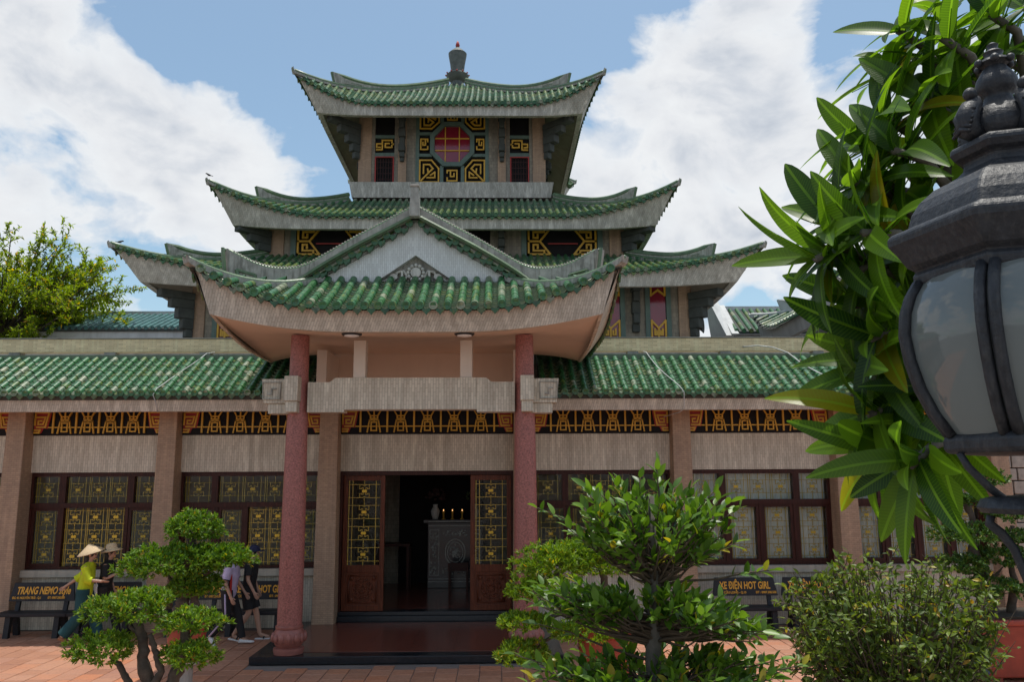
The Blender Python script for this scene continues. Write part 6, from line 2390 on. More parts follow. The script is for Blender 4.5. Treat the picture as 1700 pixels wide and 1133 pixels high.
# ------------------------------------------------------------------ plumeria overhead at the right
def plumeria():
    base = Vector((3.25, 3.9, 0))
    t_ = thing('plumeria_tree', 'plumeria tree with long ribbed leaves hanging in from the right behind the lamp', 'tree', base)
    r = random.Random(41)
    trunk = [Vector((0, 0, 0)), Vector((0.05, -0.05, 0.9)), Vector((-0.08, -0.12, 1.8)), Vector((-0.15, -0.15, 2.5)), Vector((-0.30, -0.2, 3.1))]
    MB().tube(trunk, [0.17, 0.14, 0.125, 0.11, 0.10], 12).build('trunk', MAT['bark_grey'], t_, smooth=True)
    meshes = []
    for droop, fold, wd in ((0.02, 0.24, 0.108), (0.06, 0.18, 0.118), (0.12, 0.28, 0.100), (0.18, 0.22, 0.112)):
        vs, fs = [], []
        seg, l = 10, 0.43
        for i in range(seg + 1):
            q = i / seg
            ww = wd * 0.5 * (math.sin(math.pi * q ** 0.80) ** 0.62 if 0 < q < 1 else 0.06)
            y, z = l * q, 0.05 * math.sin(q * 1.6) - droop * q * q
            vs += [(-ww, y, z + fold * ww), (-ww * 0.5, y, z + fold * ww * 0.42), (0, y, z), (ww * 0.5, y, z + fold * ww * 0.42), (ww, y, z + fold * ww)]
        for i in range(seg):
            for k in range(4):
                a = i * 5 + k
                fs.append((a, a + 1, a + 6, a + 5))
        m = MB()
        m.add(vs, fs)
        m.tube([(0, -0.045, 0.0), (0, 0.0, -0.001), (0, l * 0.5, 0.05 * math.sin(0.8) - droop * 0.25 - 0.002)], [0.0045, 0.004, 0.002], 5, caps=False)
        meshes.append(m.mesh('leaf', MAT['leaf_plumeria'], True))

    # branch tips: where each whorl of leaves sits, which way the branch points
    W = PLUMERIA_TIPS
    for (x, y, z, dx, dy, dz, n) in W:
        tip = Vector((x, y, z)) - base
        d = Vector((dx, dy, dz)).normalized()
        root = trunk[-1] if z > 2.6 else trunk[2]
        mid = root.lerp(tip, 0.55) + Vector((0.05, 0.05, 0.06)) + rvec(r) * 0.05
        pre = tip - d * 0.16
        b = MB().tube([root, root.lerp(mid, 0.5) + rvec(r) * 0.03, mid, mid.lerp(pre, 0.6), pre, tip], [0.05, 0.042, 0.034, 0.026, 0.021, 0.017], 8).build('branch', MAT['bark_grey'], t_, smooth=True)
        ox = d.orthogonal().normalized()
        oy = d.cross(ox)
        a0 = r.uniform(0, 6.28)
        for k in range(n):
            q = k / n
            an = a0 + k * 2.399
            out = ox * math.cos(an) + oy * math.sin(an)
            up = 0.10 + 0.75 * (q ** 1.6)
            dl = (out + d * up + Vector((0, 0, (-0.26 if z > 3.3 else -0.62) + 0.30 * q)) + rvec(r) * 0.16).normalized()
            p = tip - d * (0.13 * (1 - q))
            nrm = (d * 0.9 + Vector((0, 0, 0.55)) + rvec(r) * 0.25)
            s = r.uniform(0.82, 1.08) * (0.62 if q > 0.88 else 1.0)
            o = put('leaf', meshes[r.randrange(4)], b)
            o.matrix_local = orient(p, dl, nrm, s)
    return t_


PLUMERIA_TIPS = [
    (1.94, 3.6, 4.85, -0.8, -0.1, 0.5, 10), (1.97, 3.3, 4.64, -0.8, -0.1, 0.5, 10), (1.92, 3.7, 4.71, -0.8, -0.1, 0.5, 10), (1.77, 3.5, 4.37, -0.8, -0.1, 0.5, 10), (1.72, 3.6, 4.26, -0.8, -0.1, 0.2, 10),
    (1.71, 3.3, 4.11, -0.8, -0.1, 0.2, 10), (1.56, 3.4, 4.01, -0.8, -0.1, 0.2, 10), (1.48, 3.5, 3.85, -0.8, -0.1, 0.2, 10), (1.38, 3.4, 3.65, -0.8, -0.1, -0.3, 10), (1.56, 3.4, 3.60, -0.8, -0.1, -0.3, 10),
    (1.61, 3.6, 3.48, -0.8, -0.1, -0.3, 10), (2.26, 3.4, 4.82, -0.8, -0.1, 0.5, 10), (2.64, 3.7, 5.04, -0.8, -0.1, 0.5, 10), (2.49, 3.7, 4.78, -0.8, -0.1, 0.5, 10), (1.61, 3.5, 2.98, -0.8, -0.1, -0.3, 10),
    (1.62, 3.5, 3.18, -0.8, 0.0, -0.3, 10), (1.60, 3.4, 3.30, -0.8, -0.1, -0.3, 10), (2.18, 3.5, 4.61, -0.5, -0.4, 0.6, 10), (1.91, 3.4, 4.41, -0.8, -0.2, 0.4, 10), (2.34, 3.5, 4.49, -0.4, -0.4, 0.6, 10),
    (2.01, 3.3, 4.25, -0.7, -0.4, 0.4, 10), (1.70, 3.4, 4.00, -0.9, -0.1, 0.3, 10), (2.11, 3.6, 4.18, -0.6, -0.3, 0.4, 10), (1.50, 3.2, 3.71, -0.9, -0.1, 0.0, 10), (1.80, 3.4, 3.73, -0.7, -0.3, 0.0, 10),
    (2.07, 3.6, 3.68, -0.7, -0.3, 0.0, 10), (1.75, 3.4, 3.44, -0.7, -0.2, -0.3, 10), (2.01, 3.6, 3.40, -0.7, -0.2, -0.2, 10), (1.80, 3.6, 3.22, -0.7, -0.1, -0.2, 10), (1.75, 3.3, 3.08, -0.7, -0.2, -0.2, 10),
    (1.86, 3.5, 2.90, -0.5, -0.3, -0.4, 10), (1.66, 3.6, 2.82, -0.7, -0.1, -0.4, 10), (1.62, 3.2, 2.76, -0.6, -0.2, -0.4, 10), (2.53, 3.7, 4.28, -0.3, -0.4, 0.6, 10), (2.33, 3.4, 3.93, -0.4, -0.4, 0.4, 10),
    (2.35, 3.8, 3.98, -0.5, -0.3, 0.3, 10), (2.21, 3.7, 5.01, -0.4, -0.1, 0.8, 10), (2.30, 3.6, 3.50, -0.5, -0.4, 0.0, 10),
]
plumeria()


# ------------------------------------------------------------------ feathery tree beyond the left wing
def left_tree():
    base = Vector((-17.6, 27.5, 0))
    t_ = thing('feathery_tree', 'light green feathery tree rising behind the left wing at the left edge', 'tree', base)
    r = random.Random(51)
    trunk = [Vector((0, 0, 0)), Vector((0.1, 0, 3)), Vector((0.4, -0.2, 5.5)), Vector((0.8, -0.3, 7.5))]
    MB().tube(trunk, [0.35, 0.28, 0.22, 0.14], 12).build('trunk', MAT['bark'], t_, smooth=True)
    tw, lf = MB(), MB()
    for i in range(90):
        z = r.uniform(-0.75, 1.0)
        a = r.uniform(0, 6.283)
        q = math.sqrt(max(0, 1 - z * z))
        k = r.uniform(0.6, 1.0)
        e = Vector((0.9 + q * math.cos(a) * 4.4 * k, q * math.sin(a) * 3.2 * k, 8.2 + z * 3.0 * k))
        b = trunk[2].lerp(trunk[3], r.random())
        m1 = b.lerp(e, 0.5) + Vector((0, 0, 0.35)) + rvec(r) * 0.2
        tw.tube([b, b.lerp(m1, 0.5) + rvec(r) * 0.1, m1, e], [0.09, 0.06, 0.035, 0.01], 6, caps=False)
        for s in range(15):
            p0 = m1.lerp(e, r.uniform(-0.2, 1.0)) + rvec(r) * 0.25
            dd = (rvec(r) + Vector((0, 0, 0.35)) + (e - m1).normalized() * 0.9).normalized()
            ln = r.uniform(0.5, 0.95)
            p1 = p0 + dd * ln + Vector((0, 0, -0.12))
            tw.tube([p0, p0.lerp(p1, 0.5) + Vector((0, 0, 0.04)), p1], [0.012, 0.008, 0.003], 4, caps=False)
            for j in range(34):
                u = r.random() ** 0.8
                p = p0.lerp(p1, u)
                d = (rvec(r) + dd * 0.5 + Vector((0, 0, -0.1))).normalized()
                leaf4(lf, p, d, Vector((0, 0, 1)) + rvec(r) * 0.6, r.uniform(0.11, 0.20), r.uniform(0.045, 0.07))
    tw.build('branches', MAT['bark'], t_, smooth=True)
    lf.build('crown', MAT['leaf_tree'], t_)


left_tree()

# ------------------------------------------------------------------ street lamp close by at the right
def lamp():
    t_ = thing('street_lamp', 'dark iron street lamp with frosted curved panes and leafy finial, close at the right', 'street lamp', (1.197, 1.80, 0))
    fg = bpy.data.materials.new('frosted')
    fg.use_nodes = True
    t = fg.node_tree
    b = t.nodes['Principled BSDF']
    p = pos(t, 'Object')
    n = noise(t, p, 6, 5, 0.6)
    L(t, mix_c(t, n, (0.24, 0.275, 0.27), (0.30, 0.33, 0.315)), b.inputs['Base Color'])
    b.inputs['Roughness'].default_value = 0.05
    b.inputs['Coat Weight'].default_value = 0.6
    b.inputs['Coat Roughness'].default_value = 0.03
    b.inputs['Specular IOR Level'].default_value = 0.6
    tr = N(t, 'ShaderNodeBsdfTranslucent')
    tr.inputs[0].default_value = (0.26, 0.285, 0.265, 1)
    mx = N(t, 'ShaderNodeMixShader')
    mx.inputs[0].default_value = 0.45
    out = t.nodes['Material Output']
    L(t, b.outputs[0], mx.inputs[1])
    L(t, tr.outputs[0], mx.inputs[2])
    L(t, mx.outputs[0], out.inputs[0])
    # direction to the camera in plan
    cam_a = math.atan2(-1.80, -1.185)
    rot = cam_a - R(14)
    n6 = 6
    Z0 = 2.815

    def ring(r, z, k=n6, ro=rot):
        return [(r * math.cos(2 * math.pi * i / k + ro), r * math.sin(2 * math.pi * i / k + ro), z) for i in range(k)]
    KR = 0.885

    def hz_(z):
        return z if z < 0.47 else 0.47 + (z - 0.47) * 0.85
    prof = [(r * KR, z) for r, z in [(0.188, 0.0), (0.222, 0.05), (0.250, 0.11), (0.268, 0.175), (0.276, 0.235), (0.270, 0.285), (0.255, 0.325), (0.232, 0.36)]]
    # six curved panes between the glazing bars
    for i in range(n6):
        a0, a1 = rot + 2 * math.pi * i / n6, rot + 2 * math.pi * (i + 1) / n6
        m = MB()

        def fn(p, q):
            k = q * (len(prof) - 1)
            j = min(int(k), len(prof) - 2)
            f = k - j
            r = prof[j][0] + (prof[j + 1][0] - prof[j][0]) * f
            z = prof[j][1] + (prof[j + 1][1] - prof[j][1]) * f
            x0, y0, x1, y1 = r * math.cos(a0), r * math.sin(a0), r * math.cos(a1), r * math.sin(a1)
            bul = 1 + 0.10 * (1 - (2 * p - 1) ** 2)
            return ((x0 + (x1 - x0) * p) * bul * 0.985, (y0 + (y1 - y0) * p) * bul * 0.985, Z0 + z)
        m.grid(fn, 10, 14)
        m.build('pane', fg, t_, smooth=True)
        # glazing bar: a double rib
        am = a0
        for off in (-0.013, 0.013):
            dx, dy = -math.sin(am) * off, math.cos(am) * off
            MB().tube([(r * 1.01 * math.cos(am) + dx, r * 1.01 * math.sin(am) + dy, Z0 + z) for r, z in prof], 0.0125, 8).build('glazing_bar', MAT['iron'], t_, smooth=True)
    # lower ring and upper rim (hexagonal)
    MB().lathe([(r * KR, z) for r, z in [(0.150, -0.045), (0.205, -0.04), (0.212, -0.03), (0.212, -0.008), (0.196, 0.004), (0.17, 0.004)]], n6, (0, 0, Z0), rot).build('lower_ring', MAT['iron'], t_, bevel=0.006)
    cp = MB()
    cp.lathe([(r * KR, hz_(z)) for r, z in [(0.20, 0.352), (0.246, 0.352), (0.250, 0.378), (0.236, 0.385), (0.262, 0.400), (0.285, 0.432), (0.303, 0.452), (0.306, 0.470), (0.294, 0.482), (0.262, 0.488), (0.250, 0.500),
              (0.240, 0.535), (0.218, 0.570), (0.180, 0.604), (0.140, 0.622), (0.120, 0.634), (0.104, 0.650), (0.100, 0.672), (0.122, 0.684), (0.132, 0.700), (0.130, 0.716), (0.112, 0.724), (0.085, 0.730), (0.04, 0.735)]], n6, (0, 0, Z0), rot)
    cp.build('cap', MAT['iron'], t_, bevel=0.008)
    # finial: leafy bulb, neck, cone, beads
    f = MB().lathe([(r * KR, hz_(z)) for r, z in [(0.060, 0.728), (0.078, 0.745), (0.084, 0.775), (0.074, 0.805), (0.052, 0.832), (0.036, 0.850), (0.034, 0.862), (0.045, 0.872), (0.052, 0.888), (0.050, 0.910), (0.036, 0.935), (0.026, 0.950), (0.030, 0.956), (0.040, 0.962), (0.036, 0.970), (0.024, 0.976), (0.020, 0.985), (0.025, 0.994), (0.014, 1.004), (0.012, 1.010), (0.015, 1.018), (0.004, 1.026)]], 20, (0, 0, Z0))
    fin = f.build('finial', MAT['iron'], t_, smooth=True, sharp=60)
    for i in range(4):
        a = cam_a + R(45) + i * math.pi / 2
        ca, sa = math.cos(a), math.sin(a)
        lf = MB()
        pts = [(0.070, 0.735), (0.102, 0.752), (0.108, 0.785), (0.094, 0.815), (0.074, 0.836), (0.072, 0.852)]
        lf.tube([(r * KR * ca, r * KR * sa, Z0 + hz_(z)) for r, z in pts], [0.018, 0.026, 0.028, 0.024, 0.017, 0.010], 8)
        lf.ball((0.088 * KR * ca, 0.088 * KR * sa, Z0 + hz_(0.860)), 0.016, 10, 7)
        for k in range(6):
            q = k / 5
            z = 0.752 + 0.068 * q
            rr = (0.128 - 0.022 * q) * KR
            lf.tube([(rr * ca - sa * s, rr * sa + ca * s, Z0 + hz_(z) - abs(s) * 0.5) for s in (-0.026, 0, 0.026)], [0.004, 0.0065, 0.004], 5)
        lf.build('acanthus_leaf', MAT['iron'], fin, smooth=True)
    for i in range(6):
        a = 2 * math.pi * i / 6
        MB().ball((0.038 * math.cos(a), 0.038 * math.sin(a), Z0 + hz_(0.962)), 0.010, 7, 5).build('finial_petal', MAT['iron'], fin, smooth=True)
    # straps below the ring down to the collar, collar plate, scrolls, post
    for i in range(3):
        a = cam_a - R(62) + i * 2 * math.pi / 3
        ca, sa = math.cos(a), math.sin(a)
        MB().tube([(r * ca, r * sa, Z0 + z) for r, z in ((0.165, -0.04), (0.15, -0.07), (0.11, -0.115), (0.075, -0.145))], [0.008, 0.009, 0.009, 0.009], 8).build('strap', MAT['iron'], t_, smooth=True)
    MB().lathe([(0.05, -0.175), (0.118, -0.172), (0.128, -0.160), (0.118, -0.142), (0.095, -0.136), (0.05, -0.134)], 24, (0, 0, Z0)).build('collar_plate', MAT['iron'], t_, smooth=True, sharp=50)
    for i in range(3):
        a = cam_a - R(70) + i * 2 * math.pi / 3
        ca, sa = math.cos(a), math.sin(a)
        MB().tube([(r * ca, r * sa, Z0 + z) for r, z in ((0.105, -0.178), (0.11, -0.195), (0.088, -0.215), (0.065, -0.25), (0.05, -0.30), (0.035, -0.35))], [0.009, 0.011, 0.011, 0.010, 0.010, 0.009], 8).build('scroll', MAT['iron'], t_, smooth=True)
    MB().lathe([(0.15, 0.0), (0.15, 0.12), (0.11, 0.16), (0.085, 0.22), (0.075, 0.5), (0.06, 0.55), (0.055, 0.6), (0.042, 0.7), (0.036, 2.2), (0.034, 2.66)], 20).build('post', MAT['iron'], t_, smooth=True, sharp=40)


lamp()


# ------------------------------------------------------------------ people
def skin_obj(name, verts, edges, radii, mat, parent, sub=2):
    me = bpy.data.meshes.new(name)
    me.from_pydata(verts, edges, [])
    o = bpy.data.objects.new(name, me)
    C.objects.link(o)
    sk = o.modifiers.new('skin', 'SKIN')
    sk.use_smooth_shade = True
    for i, r in enumerate(radii):
        rr = (r, r) if isinstance(r, (int, float)) else r
        me.skin_vertices[0].data[i].radius = rr
    me.skin_vertices[0].data[0].use_root = True
    sb = o.modifiers.new('sub', 'SUBSURF')
    sb.levels = sub
    sb.render_levels = sub
    dg = bpy.context.evaluated_depsgraph_get()
    m2 = bpy.data.meshes.new_from_object(o.evaluated_get(dg))
    bpy.data.objects.remove(o)
    m2.materials.clear()
    m2.materials.append(mat)
    m2.polygons.foreach_set('use_smooth', [True] * len(m2.polygons))
    m2.name = name
    return put(name, m2, parent)


def chain_body(J, mat, parent):
    """body: pelvis, spine, head, two arms with hands and fingers, two legs with feet, one surface"""
    V, E, RD = [], [], []

    def add(p, r, link=None):
        V.append(tuple(p))
        RD.append(r)
        if link is not None:
            E.append((link, len(V) - 1))
        return len(V) - 1
    pel = add(J['pelvis'], 0.105)
    ch = add(J['chest'], 0.115, pel)
    nb = add(J['neck'], 0.052, ch)
    nk = add(Vector(J['neck']).lerp(Vector(J['head']), 0.45), 0.048, nb)
    hd = add(J['head'], 0.082, nk)
    add(Vector(J['head']) + (Vector(J['head']) - Vector(J['neck'])).normalized() * 0.07, 0.066, hd)
    f = Vector(J['face']).normalized()
    add(Vector(J['head']) + f * 0.090 - Vector((0, 0, 0.012)), 0.012, hd)
    for s in ('l', 'r'):
        sh = add(J['sh_' + s], 0.052, ch)
        el = add(J['el_' + s], 0.036, sh)
        wr = add(J['wr_' + s], 0.024, el)
        d = (Vector(J['wr_' + s]) - Vector(J['el_' + s])).normalized()
        pm = add(Vector(J['wr_' + s]) + d * 0.055, (0.03, 0.018), wr)
        side = Vector((0, 1, 0)) - d * d.y
        side = side.normalized() if side.length > 0.05 else Vector((1, 0, 0))
        curl = Vector((-0.2 if s == 'r' else 0.2, 0.1, 0))
        for k, (off, ln) in enumerate(((-0.024, 0.060), (-0.008, 0.070), (0.008, 0.068), (0.022, 0.055))):
            a = Vector(J['wr_' + s]) + d * 0.085 + side * off
            i1 = add(a, 0.0085, pm)
            i2 = add(a + d * ln * 0.5 + curl * 0.03, 0.008, i1)
            add(a + d * ln * 0.9 + curl * 0.09, 0.0065, i2)
        th = add(Vector(J['wr_' + s]) + d * 0.05 + side * 0.036, 0.0095, pm)
        add(Vector(J['wr_' + s]) + d * 0.085 + side * 0.05, 0.008, th)
    for s in ('l', 'r'):
        hp = add(J['hip_' + s], 0.085, pel)
        kn = add(J['kn_' + s], 0.053, hp)
        cf = add(Vector(J['kn_' + s]).lerp(Vector(J['an_' + s]), 0.35), 0.052, kn)
        an = add(J['an_' + s], 0.034, cf)
        add(J['toe_' + s], (0.034, 0.022), an)
    return skin_obj('body', V, E, RD, mat, parent, 2)


def limb_sleeve(name, pts, rad, mat, parent, sub=1):
    m = MB()
    path, rr = [], []
    for i in range(len(pts) - 1):
        for k in range(4):
            q = k / 4
            path.append(Vector(pts[i]).lerp(Vector(pts[i + 1]), q))
            rr.append(rad[i] + (rad[i + 1] - rad[i]) * q)
    path.append(Vector(pts[-1]))
    rr.append(rad[-1])
    m.tube(path, rr, 14)
    return m.build(name, mat, parent, smooth=True, sharp=60)


def torso_cloth(name, J, mat, parent, hem, w=(0.165, 0.150, 0.145, 0.155), d=(0.105, 0.115, 0.105, 0.115), collar=0.06):
    """shirt or jacket body: lofted from hem to neck, oval sections"""
    pel, ch, nk = Vector(J['pelvis']), Vector(J['chest']), Vector(J['neck'])
    ax = (Vector(J['sh_r']) - Vector(J['sh_l'])).normalized()
    rings = []
    up = (nk - pel).normalized()
    fw = up.cross(ax).normalized()
    st = [(pel + up * hem, w[3], d[3]), (pel + up * max(hem + 0.06, 0.02), w[2] * 1.02, d[2] * 1.03), (pel.lerp(ch, 0.45), w[2], d[2]), (ch, w[1] * 1.03, d[1]), (ch.lerp(nk, 0.45), w[0], d[0]), (ch.lerp(nk, 0.78), w[0] * 0.86, d[0] * 0.8), (ch.lerp(nk, 0.97), collar * 1.35, collar * 1.2), (nk + up * 0.02, collar, collar)]
    for (c, a, b) in st:
        rings.append([tuple(c + ax * a * math.cos(2 * math.pi * k / 20) * (1 - 0.04 * math.sin(4 * math.pi * k / 20)) + fw * b * math.sin(2 * math.pi * k / 20)) for k in range(20)])
    m = MB()
    m.loft(rings)
    o = m.build(name, mat, parent, smooth=True)
    s = o.modifiers.new('sub', 'SUBSURF')
    s.levels = s.render_levels = 1
    return o


def shoe(parent, an, toe, mat, name='shoe', sole=None):
    a, b = Vector(an), Vector(toe)
    f = (b - a)
    fl = Vector((f.x, f.y, 0))
    fl = fl.normalized() if fl.length > 0.02 else Vector((0, 1, 0))
    pitch = math.atan2(f.z + 0.055, max(0.02, math.hypot(f.x, f.y)))
    m = MB()
    for (y, w, h) in ():
        pass
    rings = []
    for (q, w, h0, h1) in ((-0.06, 0.026, 0.0, 0.055), (-0.04, 0.036, 0.0, 0.075), (0.0, 0.038, 0.0, 0.080), (0.06, 0.040, 0.0, 0.062), (0.12, 0.044, 0.0, 0.046), (0.17, 0.040, 0.0, 0.038), (0.195, 0.022, 0.004, 0.026)):
        rings.append([(w * math.cos(2 * math.pi * k / 12), q, (h0 + h1) / 2 + (h1 - h0) / 2 * math.sin(2 * math.pi * k / 12)) for k in range(12)])
    m.loft(rings)
    ang = math.atan2(fl.y, fl.x) - math.pi / 2
    mt = Matrix.Translation(a + Vector((0, 0, -0.065))) @ Matrix.Rotation(ang, 4, 'Z') @ Matrix.Rotation(pitch, 4, 'X')
    m.xf(mt)
    return m.build(name, mat, parent, smooth=True)


def cloth(name, c, rough=0.85):
    return plain(name, c, rough, 0.18, 9, 0.25, 25, space='Object')


SKIN = plain('skin', (0.46, 0.27, 0.19), 0.5, 0.06, 5, space='Object')
HAIR = plain('hair', (0.012, 0.010, 0.010), 0.45, 0.2, 20, space='Object')
EYE = plain('eye', (0.02, 0.015, 0.015), 0.3)
LIP = plain('lip', (0.36, 0.12, 0.10), 0.5)


def face_bits(J, parent):
    h, f = Vector(J['head']), Vector(J['face']).normalized()
    sd = f.cross(Vector((0, 0, 1))).normalized()
    m = MB()
    for s in (-1, 1):
        m.ball(tuple(h + f * 0.074 + sd * 0.030 * s + Vector((0, 0, 0.012))), (0.010, 0.010, 0.007), 8, 6)
    m.build('eyes', EYE, parent, smooth=True)
    MB().ball(tuple(h + f * 0.072 + Vector((0, 0, -0.045))), (0.020, 0.020, 0.007), 10, 6).build('mouth', LIP, parent, smooth=True)
    m = MB()
    for s in (-1, 1):
        m.ball(tuple(h + sd * 0.078 * s + Vector((0, 0, -0.005))), (0.014, 0.018, 0.028), 8, 6)
    m.build('ears', SKIN, parent, smooth=True)


def hair_cap(J, parent, long=False):
    h, f = Vector(J['head']), Vector(J['face']).normalized()
    m = MB()
    m.ball(tuple(h - f * 0.020 + Vector((0, 0, 0.035))), (0.090, 0.090, 0.085), 14, 10)
    if long:
        c = h - f * 0.06
        m.loft([[(c.x + 0.062 * s * math.cos(2 * math.pi * k / 12) , c.y + 0.045 * s * math.sin(2 * math.pi * k / 12), c.z + dz) for k in range(12)] for dz, s in ((0.03, 1.1), (-0.06, 1.15), (-0.15, 1.0), (-0.22, 0.6))])
    m.build('hair', HAIR, parent, smooth=True)


WALK = dict(pelvis=(0, 0, 0.86), chest=(0, 0.035, 1.12), neck=(0, 0.045, 1.315), head=(0, 0.065, 1.435), face=(0, 1, -0.1),
            sh_l=(-0.16, 0.035, 1.25), sh_r=(0.16, 0.035, 1.25), el_l=(-0.20, 0.02, 1.02), el_r=(0.20, 0.02, 1.02), wr_l=(-0.20, 0.10, 0.82), wr_r=(0.20, 0.10, 0.82),
            hip_l=(-0.085, 0, 0.83), hip_r=(0.085, 0, 0.83), kn_l=(-0.09, 0.14, 0.47), kn_r=(0.09, -0.02, 0.46), an_l=(-0.09, 0.24, 0.075), an_r=(0.09, -0.28, 0.13), toe_l=(-0.09, 0.37, 0.025), toe_r=(0.09, -0.18, 0.03))


def pose(**k):
    d = dict(WALK)
    d.update(k)
    return d


# woman in a yellow-green jacket, conical hat, walking to the right, arm swung back
J = pose(el_l=(-0.21, -0.14, 1.07), wr_l=(-0.22, -0.36, 0.92), el_r=(0.19, 0.10, 1.04), wr_r=(0.15, 0.26, 1.02))
p1 = thing('person', 'woman in yellow-green jacket, teal trousers and conical straw hat, walking by the leftmost bench', 'person', (-6.95, 14.32, 0), R(-82))
bd = chain_body(J, SKIN, p1)
face_bits(J, p1)
hair_cap(J, p1, True)
lime = cloth('lime_cloth', (0.50, 0.60, 0.012))
teal = cloth('teal_cloth', (0.006, 0.055, 0.065))
jk = torso_cloth('jacket', J, lime, p1, -0.12, w=(0.155, 0.150, 0.150, 0.185), d=(0.10, 0.115, 0.115, 0.14))
limb_sleeve('sleeve', [J['sh_l'], J['el_l'], Vector(J['el_l']).lerp(Vector(J['wr_l']), 0.35)], [0.072, 0.066, 0.068], lime, p1)
limb_sleeve('sleeve', [J['sh_r'], J['el_r'], Vector(J['el_r']).lerp(Vector(J['wr_r']), 0.35)], [0.072, 0.066, 0.068], lime, p1)
MB().tube([J['sh_l'], J['chest'], J['sh_r']], [0.075, 0.095, 0.075], 12).build('jacket_yoke', lime, p1, smooth=True)
for s in 'lr':
    limb_sleeve('trouser_leg', [Vector(J['hip_' + s]) + Vector((0, 0, 0.06)), J['hip_' + s], J['kn_' + s], Vector(J['kn_' + s]).lerp(Vector(J['an_' + s]), 0.9)], [0.105, 0.108, 0.090, 0.098], teal, p1)
    shoe(p1, J['an_' + s], J['toe_' + s], cloth('tan_sandal', (0.30, 0.14, 0.07)), 'sandal')
straw = plain('straw', (0.62, 0.46, 0.28), 0.8, 0.15, 60, 0.3, 120, space='Object')
h = Vector(J['head'])
MB().lathe([(0.215, 0.0), (0.212, 0.012), (0.15, 0.055), (0.08, 0.105), (0.02, 0.150), (0.004, 0.158), (0.02, 0.135), (0.10, 0.075), (0.195, 0.008)], 36).xf(Matrix.Translation(h + Vector((0, -0.01, 0.035))) @ Matrix.Rotation(R(14), 4, 'X') @ Matrix.Rotation(R(6), 4, 'Y')).build('conical_hat', straw, p1, smooth=True)

# person in black with a straw sun hat, phone in hand
J = pose(el_r=(0.20, 0.05, 1.02), wr_r=(0.10, 0.22, 1.10), el_l=(-0.20, 0.0, 1.02), wr_l=(-0.18, 0.10, 0.80), face=(0, 1, -0.35))
p2 = thing('person', 'person in black with a straw sun hat beside the woman in the yellow-green jacket', 'person', (-6.78, 14.66, 0), R(-84))
chain_body(J, SKIN, p2)
face_bits(J, p2)
hair_cap(J, p2, True)
blk = cloth('black_cloth', (0.014, 0.014, 0.016))
torso_cloth('shirt', J, blk, p2, -0.08)
MB().tube([J['sh_l'], J['chest'], J['sh_r']], [0.07, 0.09, 0.07], 12).build('shirt_yoke', blk, p2, smooth=True)
for s in 'lr':
    limb_sleeve('sleeve', [J['sh_' + s], Vector(J['sh_' + s]).lerp(Vector(J['el_' + s]), 0.85)], [0.070, 0.064], blk, p2)
    limb_sleeve('trouser_leg', [Vector(J['hip_' + s]) + Vector((0, 0, 0.06)), J['hip_' + s], J['kn_' + s], Vector(J['kn_' + s]).lerp(Vector(J['an_' + s]), 0.95)], [0.10, 0.10, 0.075, 0.062], blk, p2)
    shoe(p2, J['an_' + s], J['toe_' + s], blk)
h = Vector(J['head'])
MB().lathe([(0.175, -0.015), (0.172, -0.002), (0.11, 0.02), (0.095, 0.03), (0.090, 0.085), (0.070, 0.118), (0.02, 0.128), (0.001, 0.128)], 32).xf(Matrix.Translation(h + Vector((0, 0.01, 0.045))) @ Matrix.Rotation(R(10), 4, 'X')).build('sun_hat', straw, p2, smooth=True)
ph = thing('phone', 'phone held up by the person with the straw sun hat', 'phone', (-6.50, 14.57, 1.12), R(-84))
MB().box(-0.036, 0.036, -0.004, 0.004, -0.03, 0.12).xf(Matrix.Rotation(R(35), 4, 'X')).build('case', MAT['plastic_black'], ph, bevel=0.003)
bag = thing('carrier_bag', 'white bag hanging between the two people in hats', 'bag', (-6.90, 14.50, 0.70), R(-84))
MB().hexa([(-0.03, -0.09, 0), (0.03, -0.09, 0), (0.03, 0.09, 0), (-0.03, 0.09, 0)], [(-0.015, -0.07, 0.24), (0.015, -0.07, 0.24), (0.015, 0.07, 0.24), (-0.015, 0.07, 0.24)]).build('sack', MAT['white_plastic'], bag, bevel=0.012)
MB().tube([(0, -0.05, 0.23), (0, -0.03, 0.33), (0, 0.03, 0.33), (0, 0.05, 0.23)], 0.006, 6).build('handle', MAT['white_plastic'], bag, smooth=True)

# person in a lilac shirt with a red and black stripe, black track trousers with a pale side stripe
J = pose(el_r=(0.21, 0.0, 1.02), wr_r=(0.21, 0.10, 0.80), el_l=(-0.20, 0.06, 1.02), wr_l=(-0.20, 0.2, 0.82), kn_r=(0.09, 0.02, 0.46), an_r=(0.09, -0.25, 0.15), toe_r=(0.09, -0.20, 0.03))
p3 = thing('person', 'person in lilac shirt with red stripe, black track trousers and white shoes by the bonsai', 'person', (-4.47, 14.10, 0), R(-90))
chain_body(J, SKIN, p3)
face_bits(J, p3)
hair_cap(J, p3)
lil = cloth('lilac_cloth', (0.52, 0.44, 0.62))
redc = cloth('red_cloth', (0.50, 0.025, 0.02))
torso_cloth('shirt', J, lil, p3, -0.14, w=(0.165, 0.158, 0.155, 0.165), d=(0.11, 0.125, 0.12, 0.125))
MB().tube([J['sh_l'], J['chest'], J['sh_r']], [0.075, 0.09, 0.075], 12).build('shirt_yoke', lil, p3, smooth=True)
